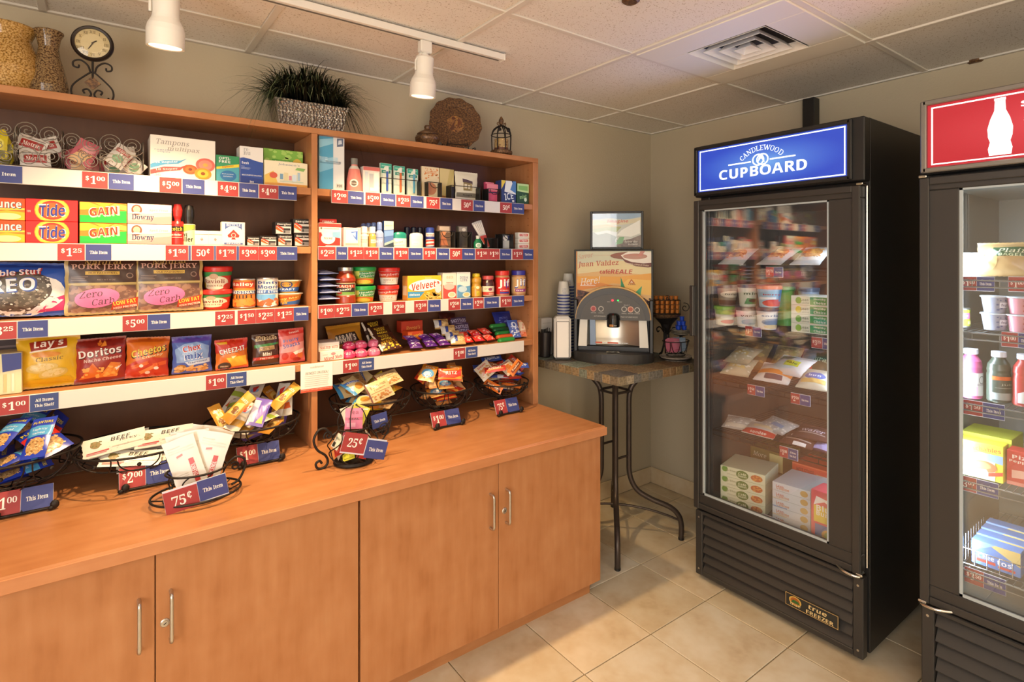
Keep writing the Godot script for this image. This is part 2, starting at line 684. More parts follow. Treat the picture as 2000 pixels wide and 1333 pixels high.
func build_room():
	# floor: grout bed with tiles laid on it
	var fl := structure("floor", MB.new().box(Vector3(ROOM_X / 2, -0.054, ROOM_Z / 2), Vector3(4.8, 0.1, 4.8)), M.grout, "pale beige stone-look tile floor with thin tan grout lines")
	var t := 0.3491
	var shared := []
	for tone in ["ffffff", "fbf6ec", "f4efe6", "fffaf2"]:
		shared.append(MB.new().tint(tone).box(Vector3(0, -0.004, 0), Vector3(t - 0.0045, 0.008, t - 0.0045), 0.0012).done(M.floor_tile))
	var rng := RandomNumberGenerator.new()
	rng.seed = 5
	for i in range(-3, 12):
		for j in range(-2, 12):
			var x1 := minf(-0.81 - t * i, 0.0)
			var x0 := maxf(-0.81 - t * (i + 1), ROOM_X)
			var z0 := maxf(0.6097 + t * j, 0.0)
			var z1 := minf(0.6097 + t * (j + 1), ROOM_Z)
			if x1 - x0 < 0.01 or z1 - z0 < 0.01:
				continue
			var at := Vector3((x0 + x1) / 2, 0, (z0 + z1) / 2)
			if x1 - x0 > t - 0.001 and z1 - z0 > t - 0.001:
				piece("tile", shared[rng.randi() % 4], fl, at)
			else:
				piece("tile", MB.new().tint("fbf6ec").box(Vector3(0, -0.004, 0), Vector3(x1 - x0 - 0.004, 0.008, z1 - z0 - 0.004), 0.0012).done(M.floor_tile), fl, at)
	structure("wall_back", MB.new().box(Vector3(-2.3, 1.2, -0.06), Vector3(4.84, 2.5, 0.12)), M.wall, "khaki painted wall behind the wooden shelves")
	structure("wall_right", MB.new().box(Vector3(0.06, 1.2, 2.3), Vector3(0.12, 2.5, 4.84)), M.wall, "khaki painted wall behind the glass-door freezer and cooler")
	var wl := MB.new().box(Vector3(-4.66, 1.2, 1.0), Vector3(0.12, 2.5, 2.24)).box(Vector3(-4.66, 1.2, 4.5), Vector3(0.12, 2.5, 0.44))
	wl.box(Vector3(-4.66, 0.15, 3.2), Vector3(0.12, 0.4, 2.16)).box(Vector3(-4.66, 2.33, 3.2), Vector3(0.12, 0.26, 2.16))
	structure("wall_left", wl, M.wall, "khaki painted end wall with an added glowing window, out of the picture")
	# wall behind the photographer, with an added window in it
	var wf := MB.new()
	wf.box(Vector3(-4.36, 1.2, 4.66), Vector3(0.6, 2.5, 0.12)).box(Vector3(-0.55, 1.2, 4.66), Vector3(1.1, 2.5, 0.12))
	wf.box(Vector3(-2.58, 0.15, 4.66), Vector3(2.96, 0.4, 0.12)).box(Vector3(-2.58, 2.33, 4.66), Vector3(2.96, 0.26, 0.12))
	structure("wall_front", wf, M.wall, "khaki painted wall behind the viewer, with an added wide window")
	var wfm := MB.new()
	for x in [-4.04, -3.08, -2.12, -1.12]:
		wfm.box(Vector3(x, 1.275, 4.64), Vector3(0.05, 1.86, 0.06), 0.004)
	for y in [0.375, 2.175]:
		wfm.box(Vector3(-2.58, y, 4.64), Vector3(2.96, 0.05, 0.06), 0.004)
	var w2 := MB.new()
	for z in [2.145, 3.2, 4.255]:
		w2.box(Vector3(-4.64, 1.275, z), Vector3(0.06, 1.86, 0.05), 0.004)
	for y in [0.375, 2.175]:
		w2.box(Vector3(-4.64, y, 3.2), Vector3(0.06, 0.05, 2.16), 0.004)
	var win2 := structure("window_added_2", w2, M.white_paint, "added white-framed glowing window in the end wall, out of view")
	for z in [2.67, 3.73]:
		part("pane", MB.new().box(Vector3(-4.65, 1.275, z), Vector3(0.006, 1.76, 1.0)), glow(Color(1.0, 0.95, 0.88), 1.4), win2)  # glowing panes of the added window, put in to light the room
	var win := structure("window_added_1", wfm, M.white_paint, "added wide white-framed glowing window behind the viewer")
	for x in [-3.56, -2.6, -1.62]:
		part("pane", MB.new().box(Vector3(x, 1.275, 4.65), Vector3(0.95, 1.76, 0.006)), glow(Color(1.0, 0.93, 0.82), 1.4), win)  # emissive panes, added as fill from behind the camera
	# tile skirting
	for side in 2:
		var bb := structure("baseboard_back" if side == 0 else "baseboard_right", MB.new().box(Vector3(-0.59, 0.05, 0.003) if side == 0 else Vector3(-0.003, 0.05, 2.3), Vector3(1.18, 0.1, 0.006) if side == 0 else Vector3(0.006, 0.1, 4.6)), M.grout, "beige tile skirting along the foot of the wall")
		for i in (4 if side == 0 else 14):
			var l := 0.33
			if side == 0:
				piece("tile", MB.new().tint("f4ebdb").box(Vector3(), Vector3(l - 0.003 if i < 3 else 0.18, 0.1, 0.006), 0.0015).done(M.floor_tile), bb, Vector3(-0.165 - l * i + (0.0 if i < 3 else 0.073), 0.053, 0.009))
			else:
				piece("tile", MB.new().tint("f4ebdb").box(Vector3(), Vector3(0.006, 0.1, l - 0.003 if i < 13 else 0.28), 0.0015).done(M.floor_tile), bb, Vector3(-0.009, 0.053, 0.175 + l * i - (0.0 if i < 13 else 0.02)))
	# lay-in ceiling on a T-bar grid
	var ce := structure("ceiling", MB.new().box(Vector3(-2.3, HIGH + 0.1, 2.3), Vector3(4.84, 0.14, 4.84)), M.ceiling, "white speckled lay-in tile ceiling on a metal grid")
	var g := 0.6096
	var full: Mesh = MB.new().box(Vector3(), Vector3(g - 0.026, 0.012, g - 0.026)).done(M.ceiling)
	for i in range(-1, 8):
		for j in range(-1, 9):
			if [i, j] in [[0, 1], [3, 1], [1, 3], [4, 3], [1, 5], [4, 5]]:
				continue
			var x1 := minf(-0.568 - g * i, 0.0)
			var x0 := maxf(-0.568 - g * (i + 1), ROOM_X)
			var z0 := maxf(0.2722 + g * j, 0.0)
			var z1 := minf(0.2722 + g * (j + 1), ROOM_Z)
			if x1 - x0 < 0.05 or z1 - z0 < 0.05:
				continue
			var at := Vector3((x0 + x1) / 2, HIGH + 0.0125, (z0 + z1) / 2)
			if x1 - x0 > g - 0.001 and z1 - z0 > g - 0.001:
				piece("ceiling_tile", full, ce, at)
			else:
				piece("ceiling_tile", MB.new().box(Vector3(), Vector3(x1 - x0 - 0.024, 0.012, z1 - z0 - 0.024)).done(M.ceiling), ce, at)
	for i in 7:
		part("grid_runner", MB.new().box(Vector3(-0.568 - g * i, HIGH + 0.012, 2.3), Vector3(0.024, 0.024, 4.6), 0.002), M.grid_white, ce)
	for j in 8:
		part("grid_runner", MB.new().box(Vector3(-2.3, HIGH + 0.0135, 0.2722 + g * j), Vector3(4.6, 0.024, 0.024), 0.002), M.grid_white, ce)
	structure("trim_1", MB.new().box(Vector3(-2.3, HIGH + 0.004, 0.009), Vector3(4.6, 0.008, 0.018)), M.grid_white, "thin metal angle where the ceiling meets the back wall")
	structure("trim_2", MB.new().box(Vector3(-0.009, HIGH + 0.004, 2.3), Vector3(0.018, 0.008, 4.6)), M.grid_white, "thin metal angle where the ceiling meets the right wall")


func build_fixtures():
	# troffers added out of view as extra light
	for i in 5:
		var o := thing("added_ceiling_light", ["added square recessed ceiling light between the track and the viewer, out of view", "added square recessed ceiling light in front of the cooler, out of view", "added square recessed ceiling light behind the viewer", "added square recessed ceiling light by the added window, cooler side", "added square recessed ceiling light by the added window, counter side"][i], "light", ADDED_TROFFERS[i])
		var f := MB.new()
		for s in [-1.0, 1.0]:
			f.box(Vector3(s * 0.285, 0.008, 0), Vector3(0.02, 0.03, 0.59), 0.002).box(Vector3(0, 0.008, s * 0.285), Vector3(0.55, 0.03, 0.02), 0.002)
		part("frame", f, M.white_paint, o)
		part("diffuser", MB.new().box(Vector3(0, 0.012, 0), Vector3(0.55, 0.006, 0.55)), glow(Color(1.0, 0.94, 0.86), 1.6), o)
	# four-way air diffuser
	var v := thing("air_vent", "square white four-way air vent in the ceiling above the freezer", "vent", Vector3(-0.873, HIGH, 1.1866))
	var m := MB.new()
	for s in [-1.0, 1.0]:
		m.box(Vector3(s * 0.226, 0.002, 0), Vector3(0.135, 0.012, 0.587), 0.002).box(Vector3(0, 0.002, s * 0.226), Vector3(0.318, 0.012, 0.135), 0.002)
	part("face_plate", m, M.white_paint, v)
	part("duct", MB.new().tint("171513").box(Vector3(0, 0.026, 0), Vector3(0.33, 0.004, 0.33)), M.card, v)  # near-black plate painted in as the unlit void behind the louvers
	for i in 4:
		var a := 0.155 - i * 0.04
		var l := MB.new()
		for q in 4:
			l.xf = Transform3D(Basis(Vector3.UP, q * PI / 2), Vector3())
			var b := a - 0.022
			l.quad(Vector3(-a, -0.006, a), Vector3(a, -0.006, a), Vector3(b, 0.022, b), Vector3(-b, 0.022, b))
			l.quad(Vector3(-b, 0.0235, b), Vector3(b, 0.0235, b), Vector3(a, -0.0045, a), Vector3(-a, -0.0045, a))
			l.quad(Vector3(-a, -0.0045, a), Vector3(a, -0.0045, a), Vector3(a, -0.006, a), Vector3(-a, -0.006, a))
		if i == 3:
			l.xf = Transform3D()
			l.quad(Vector3(-0.013, 0.022, 0.013), Vector3(-0.013, 0.022, -0.013), Vector3(0.013, 0.022, -0.013), Vector3(0.013, 0.022, 0.013))
		part("louver", l, M.white_paint, v)
	for q in 2:
		var at: Vector3 = [Vector3(0.0046, 2.24, 1.6591), Vector3(-1.5316, 2.24, 1.1887)][q]
		var o := thing("sprinkler_plate", ["small dark round sprinkler plate on the ceiling tile by the right wall", "small dark round sprinkler plate on the ceiling tile left of the air vent"][q], "sprinkler", at)
		part("disc", MB.new().lathe([[0.0, -0.006], [0.02, -0.006], [0.028, 0.0], [0.028, 0.006]], 20), M.bronze, o)
	# track and its two spot heads
	var t := thing("lighting_track", "white metal lighting track on the ceiling above the wooden shelves", "track", Vector3(-2.7, HIGH, 0.578))
	part("rail", MB.new().box(Vector3(0, -0.012, 0), Vector3(2.22, 0.024, 0.036), 0.002), M.white_paint, t)
	part("slot", MB.new().tint("6b665d").box(Vector3(0, -0.0245, 0), Vector3(2.19, 0.002, 0.008)), M.card, t)
	part("end_cap", MB.new().box(Vector3(1.113, -0.012, 0), Vector3(0.008, 0.026, 0.038), 0.002), M.white_paint, t)
	for q in 2:
		var x: float = [-2.712, -1.925][q]
		var o := thing("spotlight", ["white bullet spotlight hanging above the gap between clock and grass planter", "white bullet spotlight hanging above the bronze plate"][q], "spotlight", Vector3(x, HIGH - 0.024, 0.578))
		part("adapter", MB.new().box(Vector3(0, -0.022, 0), Vector3(0.045, 0.044, 0.03), 0.004), M.white_paint, o)
		part("yoke", MB.new().tube([Vector3(0.0, -0.03, 0), Vector3(-0.02, -0.05, 0), Vector3(-0.037, -0.075, 0), Vector3(-0.037, -0.11, 0)], 0.004).ball(Vector3(0, -0.05, 0), 0.014), M.white_paint, o)
		var head := MB.new()
		head.xf = Transform3D(Basis(Vector3.RIGHT, 0.14), Vector3(0, -0.052, 0))
		head.lathe([[0.040, -0.142], [0.046, -0.144], [0.0465, -0.1], [0.043, -0.085], [0.034, -0.068], [0.0325, -0.06], [0.0325, -0.008], [0.028, -0.002], [0.0, 0.0]], 28)
		head.lathe([[0.0, -0.07], [0.026, -0.072], [0.040, -0.142]], 28)
		part("shade", head, M.white_paint, o)
		var bulb := MB.new()
		bulb.xf = head.xf
		bulb.lathe([[0.0, -0.134], [0.020, -0.132], [0.030, -0.120], [0.030, -0.112], [0.0, -0.108]], 20)
		part("bulb", bulb, glow(Color(1.0, 0.88, 0.68), 14.0), o)
		var l := SpotLight3D.new()
		l.name = "spot_lamp"
		l.light_color = Color(1.0, 0.84, 0.62)
		l.light_energy = 1.6
		l.spot_angle = 52.0
		l.spot_angle_attenuation = 0.8
		l.spot_range = 8.0
		l.spot_attenuation = 2.0
		l.light_size = 0.03
		l.shadow_enabled = true
		l.position = o.position + head.xf * Vector3(0, -0.146, 0)
		l.rotation = Vector3(-PI / 2 + 0.14, 0, 0)
		add_child(l, true)


# ---------------------------------------------------------------- counter and bookcase
func build_counter():
	var top := thing("worktop", "long orange-brown wooden worktop under the display shelves", "worktop", Vector3(-2.2225, 0.69, 0))
	var m := MB.new()
	m.box(Vector3(0, 0.0195, 0.35), Vector3(2.195, 0.039, 0.69), 0.007)
	part("slab", m, M.wood_along, top)
	part("front_edge", MB.new().box(Vector3(0, 0.0175, 0.6955), Vector3(2.195, 0.034, 0.004), 0.0015), M.wood_edge, top)
	var cuts := [[-3.30, -2.743, -2.2045], [-2.1995, -1.669, -1.136]]
	for c in 2:
		var x0: float = cuts[c][0]
		var xm: float = cuts[c][1]
		var x1: float = cuts[c][2]
		var o := thing("base_cabinet", ["two-door wooden base cabinet nearest the viewer, with long handles low in the picture", "two-door wooden base cabinet at the end beside the coffee table"][c], "cabinet", Vector3((x0 + x1) / 2, 0, 0))
		var cx := (x0 + x1) / 2
		var b := MB.new()
		b.box(Vector3(0, 0.378, 0.328), Vector3(x1 - x0, 0.615, 0.638))
		part("body", b, M.wood_up, o)
		part("toe_kick", MB.new().box(Vector3(-0.012, 0.035, 0.318), Vector3(x1 - x0 - 0.024, 0.07, 0.62)), M.wood_along, o)
		for d in 2:
			var a: float = (x0 if d == 0 else xm) + 0.0012
			var e: float = (xm if d == 0 else x1) - 0.0012
			var door := part("door", MB.new().box(Vector3((a + e) / 2 - cx, 0.3755, 0.659), Vector3(e - a, 0.621, 0.022), 0.0012), M.wood_up, o)
			var hx: float = [[-2.778, -2.709], [-1.7076, -1.6362]][c][d] - cx
			var hy: float = [0.515, 0.515][c]
			var h := MB.new()
			h.tube([Vector3(hx, hy + 0.062, 0.668), Vector3(hx, hy + 0.062, 0.688), Vector3(hx, hy + 0.059, 0.694), Vector3(hx, hy + 0.052, 0.697), Vector3(hx, hy - 0.052, 0.697), Vector3(hx, hy - 0.059, 0.694), Vector3(hx, hy - 0.062, 0.688), Vector3(hx, hy - 0.062, 0.668)], 0.0048, 10)
			part("handle", h, M.nickel, door)
			if d == 1:
				var k := MB.new()
				k.xf = Transform3D(Basis(Vector3.RIGHT, PI / 2), Vector3([-2.722, -1.6429][c] - cx, [0.4979, 0.4981][c], 0.669))
				k.lathe([[0.011, 0.0], [0.011, 0.003], [0.009, 0.0045], [0.0075, 0.0045], [0.007, 0.0065], [0.0, 0.0065]], 20)
				part("lock", k, M.nickel, door)
				var slot := MB.new()
				slot.xf = Transform3D(Basis(Vector3.BACK, 0.6), Vector3(k.xf.origin.x, k.xf.origin.y, 0.676))
				part("keyhole", slot.box(Vector3(), Vector3(0.0075, 0.0018, 0.001)), M.black, door)


const SHELF := [1.705, 1.485, 1.262, 1.047]

func build_bookcase():
	var o := thing("display_shelf", "orange-brown wooden display shelving full of snacks and toiletries", "shelf", Vector3(-2.215, 0.729, 0))
	var cx := -2.215
	var put := func(called: String, x0: float, x1: float, y0: float, y1: float, z0: float, z1: float, m: Material):
		part(called, MB.new().box(Vector3((x0 + x1) / 2 - cx, (y0 + y1) / 2 - 0.729, (z0 + z1) / 2), Vector3(x1 - x0, y1 - y0, z1 - z0), 0.001), m, o)
	put.call("back_panel", -3.3, -1.13, 0.73, 1.93, 0.001, 0.008, M.wood_shaded)
	put.call("top_panel", -3.3, -1.13, 1.910, 1.932, 0.008, 0.24, M.wood_along)
	put.call("side_panel", -1.162, -1.13, 0.73, 1.9095, 0.008, 0.24, M.wood_up)
	put.call("side_panel", -3.3, -3.27, 0.73, 1.9095, 0.008, 0.24, M.wood_up)
	put.call("divider", -2.222, -2.1995, 0.73, 1.9095, 0.008, 0.24, M.wood_up)
	for y in SHELF:
		put.call("shelf_board", -3.2695, -2.2225, y - 0.026, y, 0.009, 0.236, M.wood_along)
		put.call("shelf_board", -2.199, -1.1625, y - 0.026, y, 0.009, 0.236, M.wood_along)
	var pins := MB.new()
	for i in 34:
		for z in [0.06, 0.2]:
			pins.xf = Transform3D(Basis(Vector3.BACK, PI / 2), Vector3(-1.162 - cx, 0.06 + i * 0.034, z))
			pins.lathe([[0.0028, 0.0], [0.0028, 0.0006], [0.0, 0.0006]], 8)
	part("pin_holes", pins, mat(Color("7b4520"), 0.6), o).set_meta("kind", "stuff")


func build_rails():
	var W := "d8d4cd"
	var rails := [
		["topmost shelf of the wider bay", 1.705, [["B", -3.1257, -3.036, ""], ["W", -3.036, -2.9014, ""], ["R", -2.9014, -2.8378, "1 00"], ["B", -2.8366, -2.7714, ""], ["W", -2.7714, -2.7046, ""], ["R", -2.7046, -2.6419, "5 00"], ["B", -2.6405, -2.5751, ""], ["W", -2.5751, -2.5368, ""], ["R", -2.5368, -2.4718, "4 50"], ["B", -2.4701, -2.4074, ""], ["R", -2.4057, -2.3405, "4 00"], ["B", -2.3405, -2.2762, ""]]],
		["second shelf of the wider bay, under the laundry boxes", 1.485, [["W", -3.1257, -2.9587, ""], ["R", -2.9587, -2.8941, "1 25"], ["B", -2.8928, -2.8289, ""], ["W", -2.8289, -2.6877, ""], ["R", -2.6877, -2.6229, "1 50"], ["N", -2.6229, -2.6156, ""], ["R", -2.6141, -2.5476, "50"], ["N", -2.5476, -2.5414, ""], ["R", -2.5414, -2.4782, "1 75"], ["N", -2.4782, -2.4701, ""], ["R", -2.4701, -2.4074, "3 00"], ["R", -2.4074, -2.3457, "3 00"], ["B", -2.3457, -2.2744, ""]]],
		["third shelf of the wider bay, under the jerky bags", 1.262, [["R", -3.1132, -3.0481, "3 25"], ["B", -3.047, -2.9796, ""], ["W", -2.9784, -2.8017, ""], ["R", -2.8017, -2.7363, "5 00"], ["B", -2.7363, -2.6736, ""], ["W", -2.6736, -2.5445, ""], ["R", -2.5445, -2.483, "2 25"], ["W", -2.483, -2.475, ""], ["R", -2.475, -2.4158, "1 50"], ["R", -2.4158, -2.3527, "2 25"], ["R", -2.3527, -2.2871, "1 25"], ["B", -2.2871, -2.2339, ""]]],
		["lowest shelf of the wider bay, under the chip bags", 1.047, [["R", -3.088, -3.0215, "1 00"], ["S", -3.0204, -2.9552, ""], ["W", -2.9552, -2.5721, ""], ["R", -2.5721, -2.5101, "1 00"], ["S", -2.5085, -2.4457, ""], ["W", -2.444, -2.2816, ""]]],
		["topmost shelf of the bay by the coffee table", 1.705, [["R", -2.1479, -2.0842, "2 00"], ["B", -2.0842, -2.0203, ""], ["W", -2.0203, -2.0139, ""], ["R", -2.0139, -1.9518, "5 00"], ["B", -1.9497, -1.8854, ""], ["R", -1.8831, -1.8188, "2 25"], ["B", -1.8188, -1.7572, ""], ["W", -1.7572, -1.7475, ""], ["R", -1.7451, -1.6811, "75"], ["B", -1.6786, -1.6176, ""], ["W", -1.6176, -1.5733, ""], ["R", -1.5733, -1.5117, "50"], ["B", -1.509, -1.4483, ""], ["W", -1.4455, -1.3627, ""], ["R", -1.3627, -1.2947, "50"], ["B", -1.2947, -1.2214, ""]]],
		["second shelf beside the coffee table, under toiletries", 1.487, [["R", -2.1981, -2.1322, "2 25"], ["B", -2.1302, -2.0862, ""], ["R", -2.0842, -2.0203, "1 25"], ["R", -2.0203, -1.9584, "1 50"], ["B", -1.9562, -1.8944, ""], ["R", -1.8921, -1.8282, "1 50"], ["B", -1.8282, -1.762, ""], ["R", -1.7596, -1.6986, "1 50"], ["B", -1.6961, -1.633, ""], ["R", -1.6305, -1.568, "50"], ["B", -1.568, -1.5008, ""], ["R", -1.4981, -1.4286, "1 50"], ["R", -1.4286, -1.3656, "1 50"], ["B", -1.3627, -1.2977, ""], ["W", -1.2977, -1.2917, ""], ["R", -1.2917, -1.2276, "1 25"], ["B", -1.2276, -1.1648, ""]]],
		["third shelf beside the coffee table, under soup tubs", 1.265, [["R", -2.1981, -2.1381, "1 00"], ["R", -2.1381, -2.072, "2 75"], ["B", -2.07, -2.0034, ""], ["R", -2.0013, -1.9387, "2 25"], ["W", -1.9387, -1.9033, ""], ["R", -1.9011, -1.842, "2 50"], ["W", -1.842, -1.8048, ""], ["R", -1.8024, -1.7403, "3 50"], ["B", -1.7378, -1.6761, ""], ["W", -1.6761, -1.6381, ""], ["R", -1.6381, -1.5785, "2 50"], ["B", -1.5759, -1.5117, ""], ["R", -1.509, -1.4539, "2 50"], ["B", -1.4511, -1.3685, ""], ["W", -1.3685, -1.3598, ""], ["R", -1.3598, -1.2947, "1 50"], ["B", -1.2947, -1.2214, ""]]],
		["lowest shelf beside the coffee table, under candy packs", 1.047, [["W", -2.1479, -2.1044, ""], ["R", -2.1044, -2.0411, "1 00"], ["S", -2.0411, -1.9778, ""], ["W", -1.9778, -1.615, ""], ["R", -1.6124, -1.5521, "1 00"], ["S", -1.5494, -1.4871, ""], ["W", -1.4871, -1.2214, ""]]],
	]
	for r in rails:
		var segs: Array = r[2]
		var x0: float = segs[0][1]
		var x1: float = segs[-1][2]
		x0 = maxf(x0, -3.26)
		var y: float = r[1]
		var o := thing("price_rail", "price strip on the " + r[0], "price strip", Vector3((x0 + x1) / 2, y - 0.052, 0.2365))
		var hw := (x1 - x0) / 2
		part("backing", MB.new().tint(W).box(Vector3(0, 0.026, 0.004), Vector3(hw * 2, 0.052, 0.007), 0.001), M.plastic, o)
		for s in segs:
			if s[0] == "W":
				continue
			var a: float = maxf(s[1], x0) - o.position.x
			var b: float = minf(s[2], x1) - o.position.x
			price_ticket(o, Vector3(a, 0.002, 0.0078), Vector3(b - a, 0, 0), Vector3(0, 0.048, 0), s[0], s[3])
	# the notice card on the divider
	var c := thing("notice_card", "white notice card with a red border fixed low on the shelf divider", "card", Vector3(-2.2038, 0.9436, 0.2445))
	part("card", MB.new().tint("efece2").box(Vector3(0, 0.052, 0), Vector3(0.118, 0.106, 0.002)), M.paper, c)
	print_on(c, flat(Vector3(-0.059, -0.001, 0.001), Vector3(0.118, 0, 0), Vector3(0, 0.106, 0)), 0.118, 0.106, "r 0 0 1 .12 c8553a;t ........................ .5 .08 .95 0 f4d9c8 s;t candlewood .5 .87 .42 .07 8d8a80 f;t HONEST_ON_IDEA! .5 .66 .72 .09 45433e f 0 .12;r .12 .55 .88 .565 a9a69b;r .12 .48 .86 .495 a9a69b;r .14 .41 .88 .425 a9a69b;r .12 .34 .86 .355 a9a69b;r .12 .27 .84 .285 a9a69b;r .12 .2 .86 .215 a9a69b")


func price_ticket(parent: Node3D, o: Vector3, ux: Vector3, uy: Vector3, kind: String, text: String):
	var n := ux.cross(uy).normalized()
	var m := MB.new()
	m.tint({"R": "a33a38", "B": "3b4585", "S": "384a80", "N": "434d88"}[kind])
	var e := 0.0006
	var a := o + ux.normalized() * e
	var b := o + ux - ux.normalized() * e
	m.quad(a + n * 0.0009, b + n * 0.0009, b + uy + n * 0.0009, a + uy + n * 0.0009)
	m.quad(b, a, a + uy, b + uy)
	m.quad(a, b, b + n * 0.0009, a + n * 0.0009)
	m.quad(b + uy, a + uy, a + uy + n * 0.0009, b + uy + n * 0.0009)
	m.quad(b, b + uy, b + uy + n * 0.0009, b + n * 0.0009)
	m.quad(a + uy, a, a + n * 0.0009, a + uy + n * 0.0009)
	var t := part("red_ticket" if kind == "R" else "blue_ticket", m, M.card, parent)
	var ops := ""
	var w := ux.length()
	var h := uy.length()
	if kind == "B":
		ops = "t This_Item .5 .5 .68 .2 f4f1ea F"
	elif kind == "S":
		ops = "t All_Items .5 .66 .62 .18 f4f1ea F;t This_Shelf .5 .34 .68 .18 f4f1ea F"
	elif kind == "R":
		var q := text.split(" ")
		if q.size() == 2:
			ops = "t $ .2 .58 .13 .34 f6efe6 F;t %s .42 .5 .2 .5 f6efe6 F;t %s .72 .6 .32 .26 f6efe6 F" % [q[0], q[1]]
		else:
			ops = "t %s .42 .5 .4 .46 f6efe6 F;t ¢ .74 .62 .13 .36 f6efe6 F" % q[0]
	if ops != "":
		print_on(t, flat(o + n * 0.0009, ux, uy), w, h, ops, 0.0, M.print, "lettering")


# ---------------------------------------------------------------- goods: cartons, pouches, tubs, bottles, wirework
func carton(called: String, label: String, cat: String, group: String, at: Vector3, w: float, h: float, d: float, col: String, ops := "", turn := 0.0, side := "") -> Node3D:   # at: foot of the front face
	var b := Basis(Vector3.UP, turn)
	var o := thing(called, label, cat, at + b * Vector3(0, 0, -d / 2), turn, group)
	part("carton", MB.new().tint(col).box(Vector3(0, h / 2, 0), Vector3(w - 0.0008, h, d), 0.0012), M.card, o)
	if ops != "":
		print_on(o, flat(Vector3(-w / 2 + 0.001, 0.0012, d / 2), Vector3(w - 0.002, 0, 0), Vector3(0, h - 0.0024, 0)), w, h, ops)
	if side != "":
		print_on(o, flat(Vector3(-w / 2, 0.0012, -d / 2 + 0.0012), Vector3(0, 0, d - 0.0024), Vector3(0, h - 0.0024, 0)), d, h, side, 0.0, M.print, "side_print")
	return o

func pillow(w: float, h: float, t: float, sd: int, pinch := 0.06, margin := 0.05) -> Callable:   # a filled pouch: (u, v, offset from its front) -> point; negative offsets give the back
	return func(u: float, v: float, off: float):
		var q := clampf((v - margin) / (1.0 - 2.0 * margin), 0.0, 1.0)
		var full := pow(sin(PI * q), 0.6) * pow(sin(PI * u), 0.62)
		var bulge := t * full
		var crease := sin(u * 17.0 + sd) * sin(v * 11.0 + sd * 2.3) * 0.35 + sin(u * 29.0 + v * 23.0 + sd) * 0.22
		bulge += t * 0.10 * crease * minf(1.0, full + 0.25) * (1.0 if q > 0 and q < 1 else 0.25)
		var z: float = maxf(bulge, 0.0004) + off if off >= 0 else -(maxf(bulge, 0.0004) * 0.8)
		return Vector3((u - 0.5) * w * (1.0 - pinch * sin(PI * v) + 0.012 * sin(v * 25.0 + sd)), v * h + 0.010 * h * sin(u * 9.0 + sd) * (v - 0.5), z)

func pouch_mesh(w: float, h: float, t: float, sd: int, col: String, n := 14, pinch := 0.06) -> MB:
	var f := pillow(w, h, t, sd, pinch)
	var m := MB.new().tint(col)
	m.grid(n, n + 2, func(u, v): return f.call(u, v, 0.0))
	m.grid(n, n + 2, func(u, v): return f.call(u, v, -1.0), true)
	return m

func seals(o: Node3D, w: float, h: float, col: String):   # crimped ends with a pinked edge
	for s in [0, 1]:
		var p := PackedVector2Array()
		var n := 26
		var y0 := (h * 0.955 if s == 1 else h * 0.045)
		var y1 := (h * 1.0 if s == 1 else 0.0)
		p.append(Vector2(-w / 2 * 0.985, y0))
		p.append(Vector2(w / 2 * 0.985, y0))
		for i in n + 1:
			p.append(Vector2(w / 2 * (1.0 - 2.0 * i / n) * 0.985, y1 + (0.0012 if i % 2 else -0.0004) * (1 if s == 1 else -1)))
		var m := MB.new().tint(col).slab(p, -0.0004, 0.0011)
		for i in 4:
			m.box(Vector3(0, lerpf(y0, y1, (i + 0.5) / 4.0), 0.0012), Vector3(w * 0.96, h * 0.004, 0.0007))
		part("top_seal" if s == 1 else "bottom_seal", m, M.film, o)

func pouch(called: String, label: String, cat: String, group: String, at: Vector3, w: float, h: float, t: float, col: String, ops: String, lean := 0.12, turn := 0.0, roll := 0.0, sd := 1, m: Material = null, seal := "", pinch := 0.06) -> Node3D:   # at: foot of the front
	var o := thing(called, label, cat, Vector3(), 0.0, group)
	o.basis = Basis(Vector3.UP, turn) * Basis(Vector3.RIGHT, -lean) * Basis(Vector3.BACK, roll)
	o.position = at + Vector3(0, 0.0018 + t * 0.75 * pow(sin(lean), 2.0), -t * 0.8)
	part("pouch", pouch_mesh(w, h, t, sd, col, 16, pinch), m if m else M.film, o)
	seals(o, w, h, seal if seal != "" else col)
	if ops != "":
		print_on(o, pillow(w, h, t, sd, pinch), w, h, ops, 0.09, m if m else M.film)
	return o

func round_map(r0: float, r1: float, y0: float, y1: float, span: float, squash := 1.0, turn := 0.0) -> Callable:   # print round a cone or cylinder
	return func(u: float, v: float, off: float):
		var a := (u - 0.5) * span + turn
		var r := lerpf(r0, r1, v) + off
		return Vector3(r * sin(a), lerpf(y0, y1, v), r * cos(a) * squash)

# a turned vessel. shapes: [part name, profile [[r, y] ...], material, colour]; label band [r0, r1, y0, y1, span degrees]
func vessel(called: String, label: String, cat: String, group: String, at: Vector3, shapes: Array, band := [], ops := "", squash := 1.0, turn := 0.0, seg := 24) -> Node3D:
	var o := thing(called, label, cat, at, turn, group)
	for s in shapes:
		part(s[0], MB.new().tint(s[3]).lathe(s[1], seg, 1.0, squash), s[2], o)
	if ops != "":
		var w: float = (band[0] + band[1]) * 0.5 * deg_to_rad(band[4])
		print_on(o, round_map(band[0] + 0.0003, band[1] + 0.0003, band[2], band[3], deg_to_rad(band[4]), squash, -0.45), w, band[3] - band[2], ops, 0.08, M.print, "label_print")
	return o

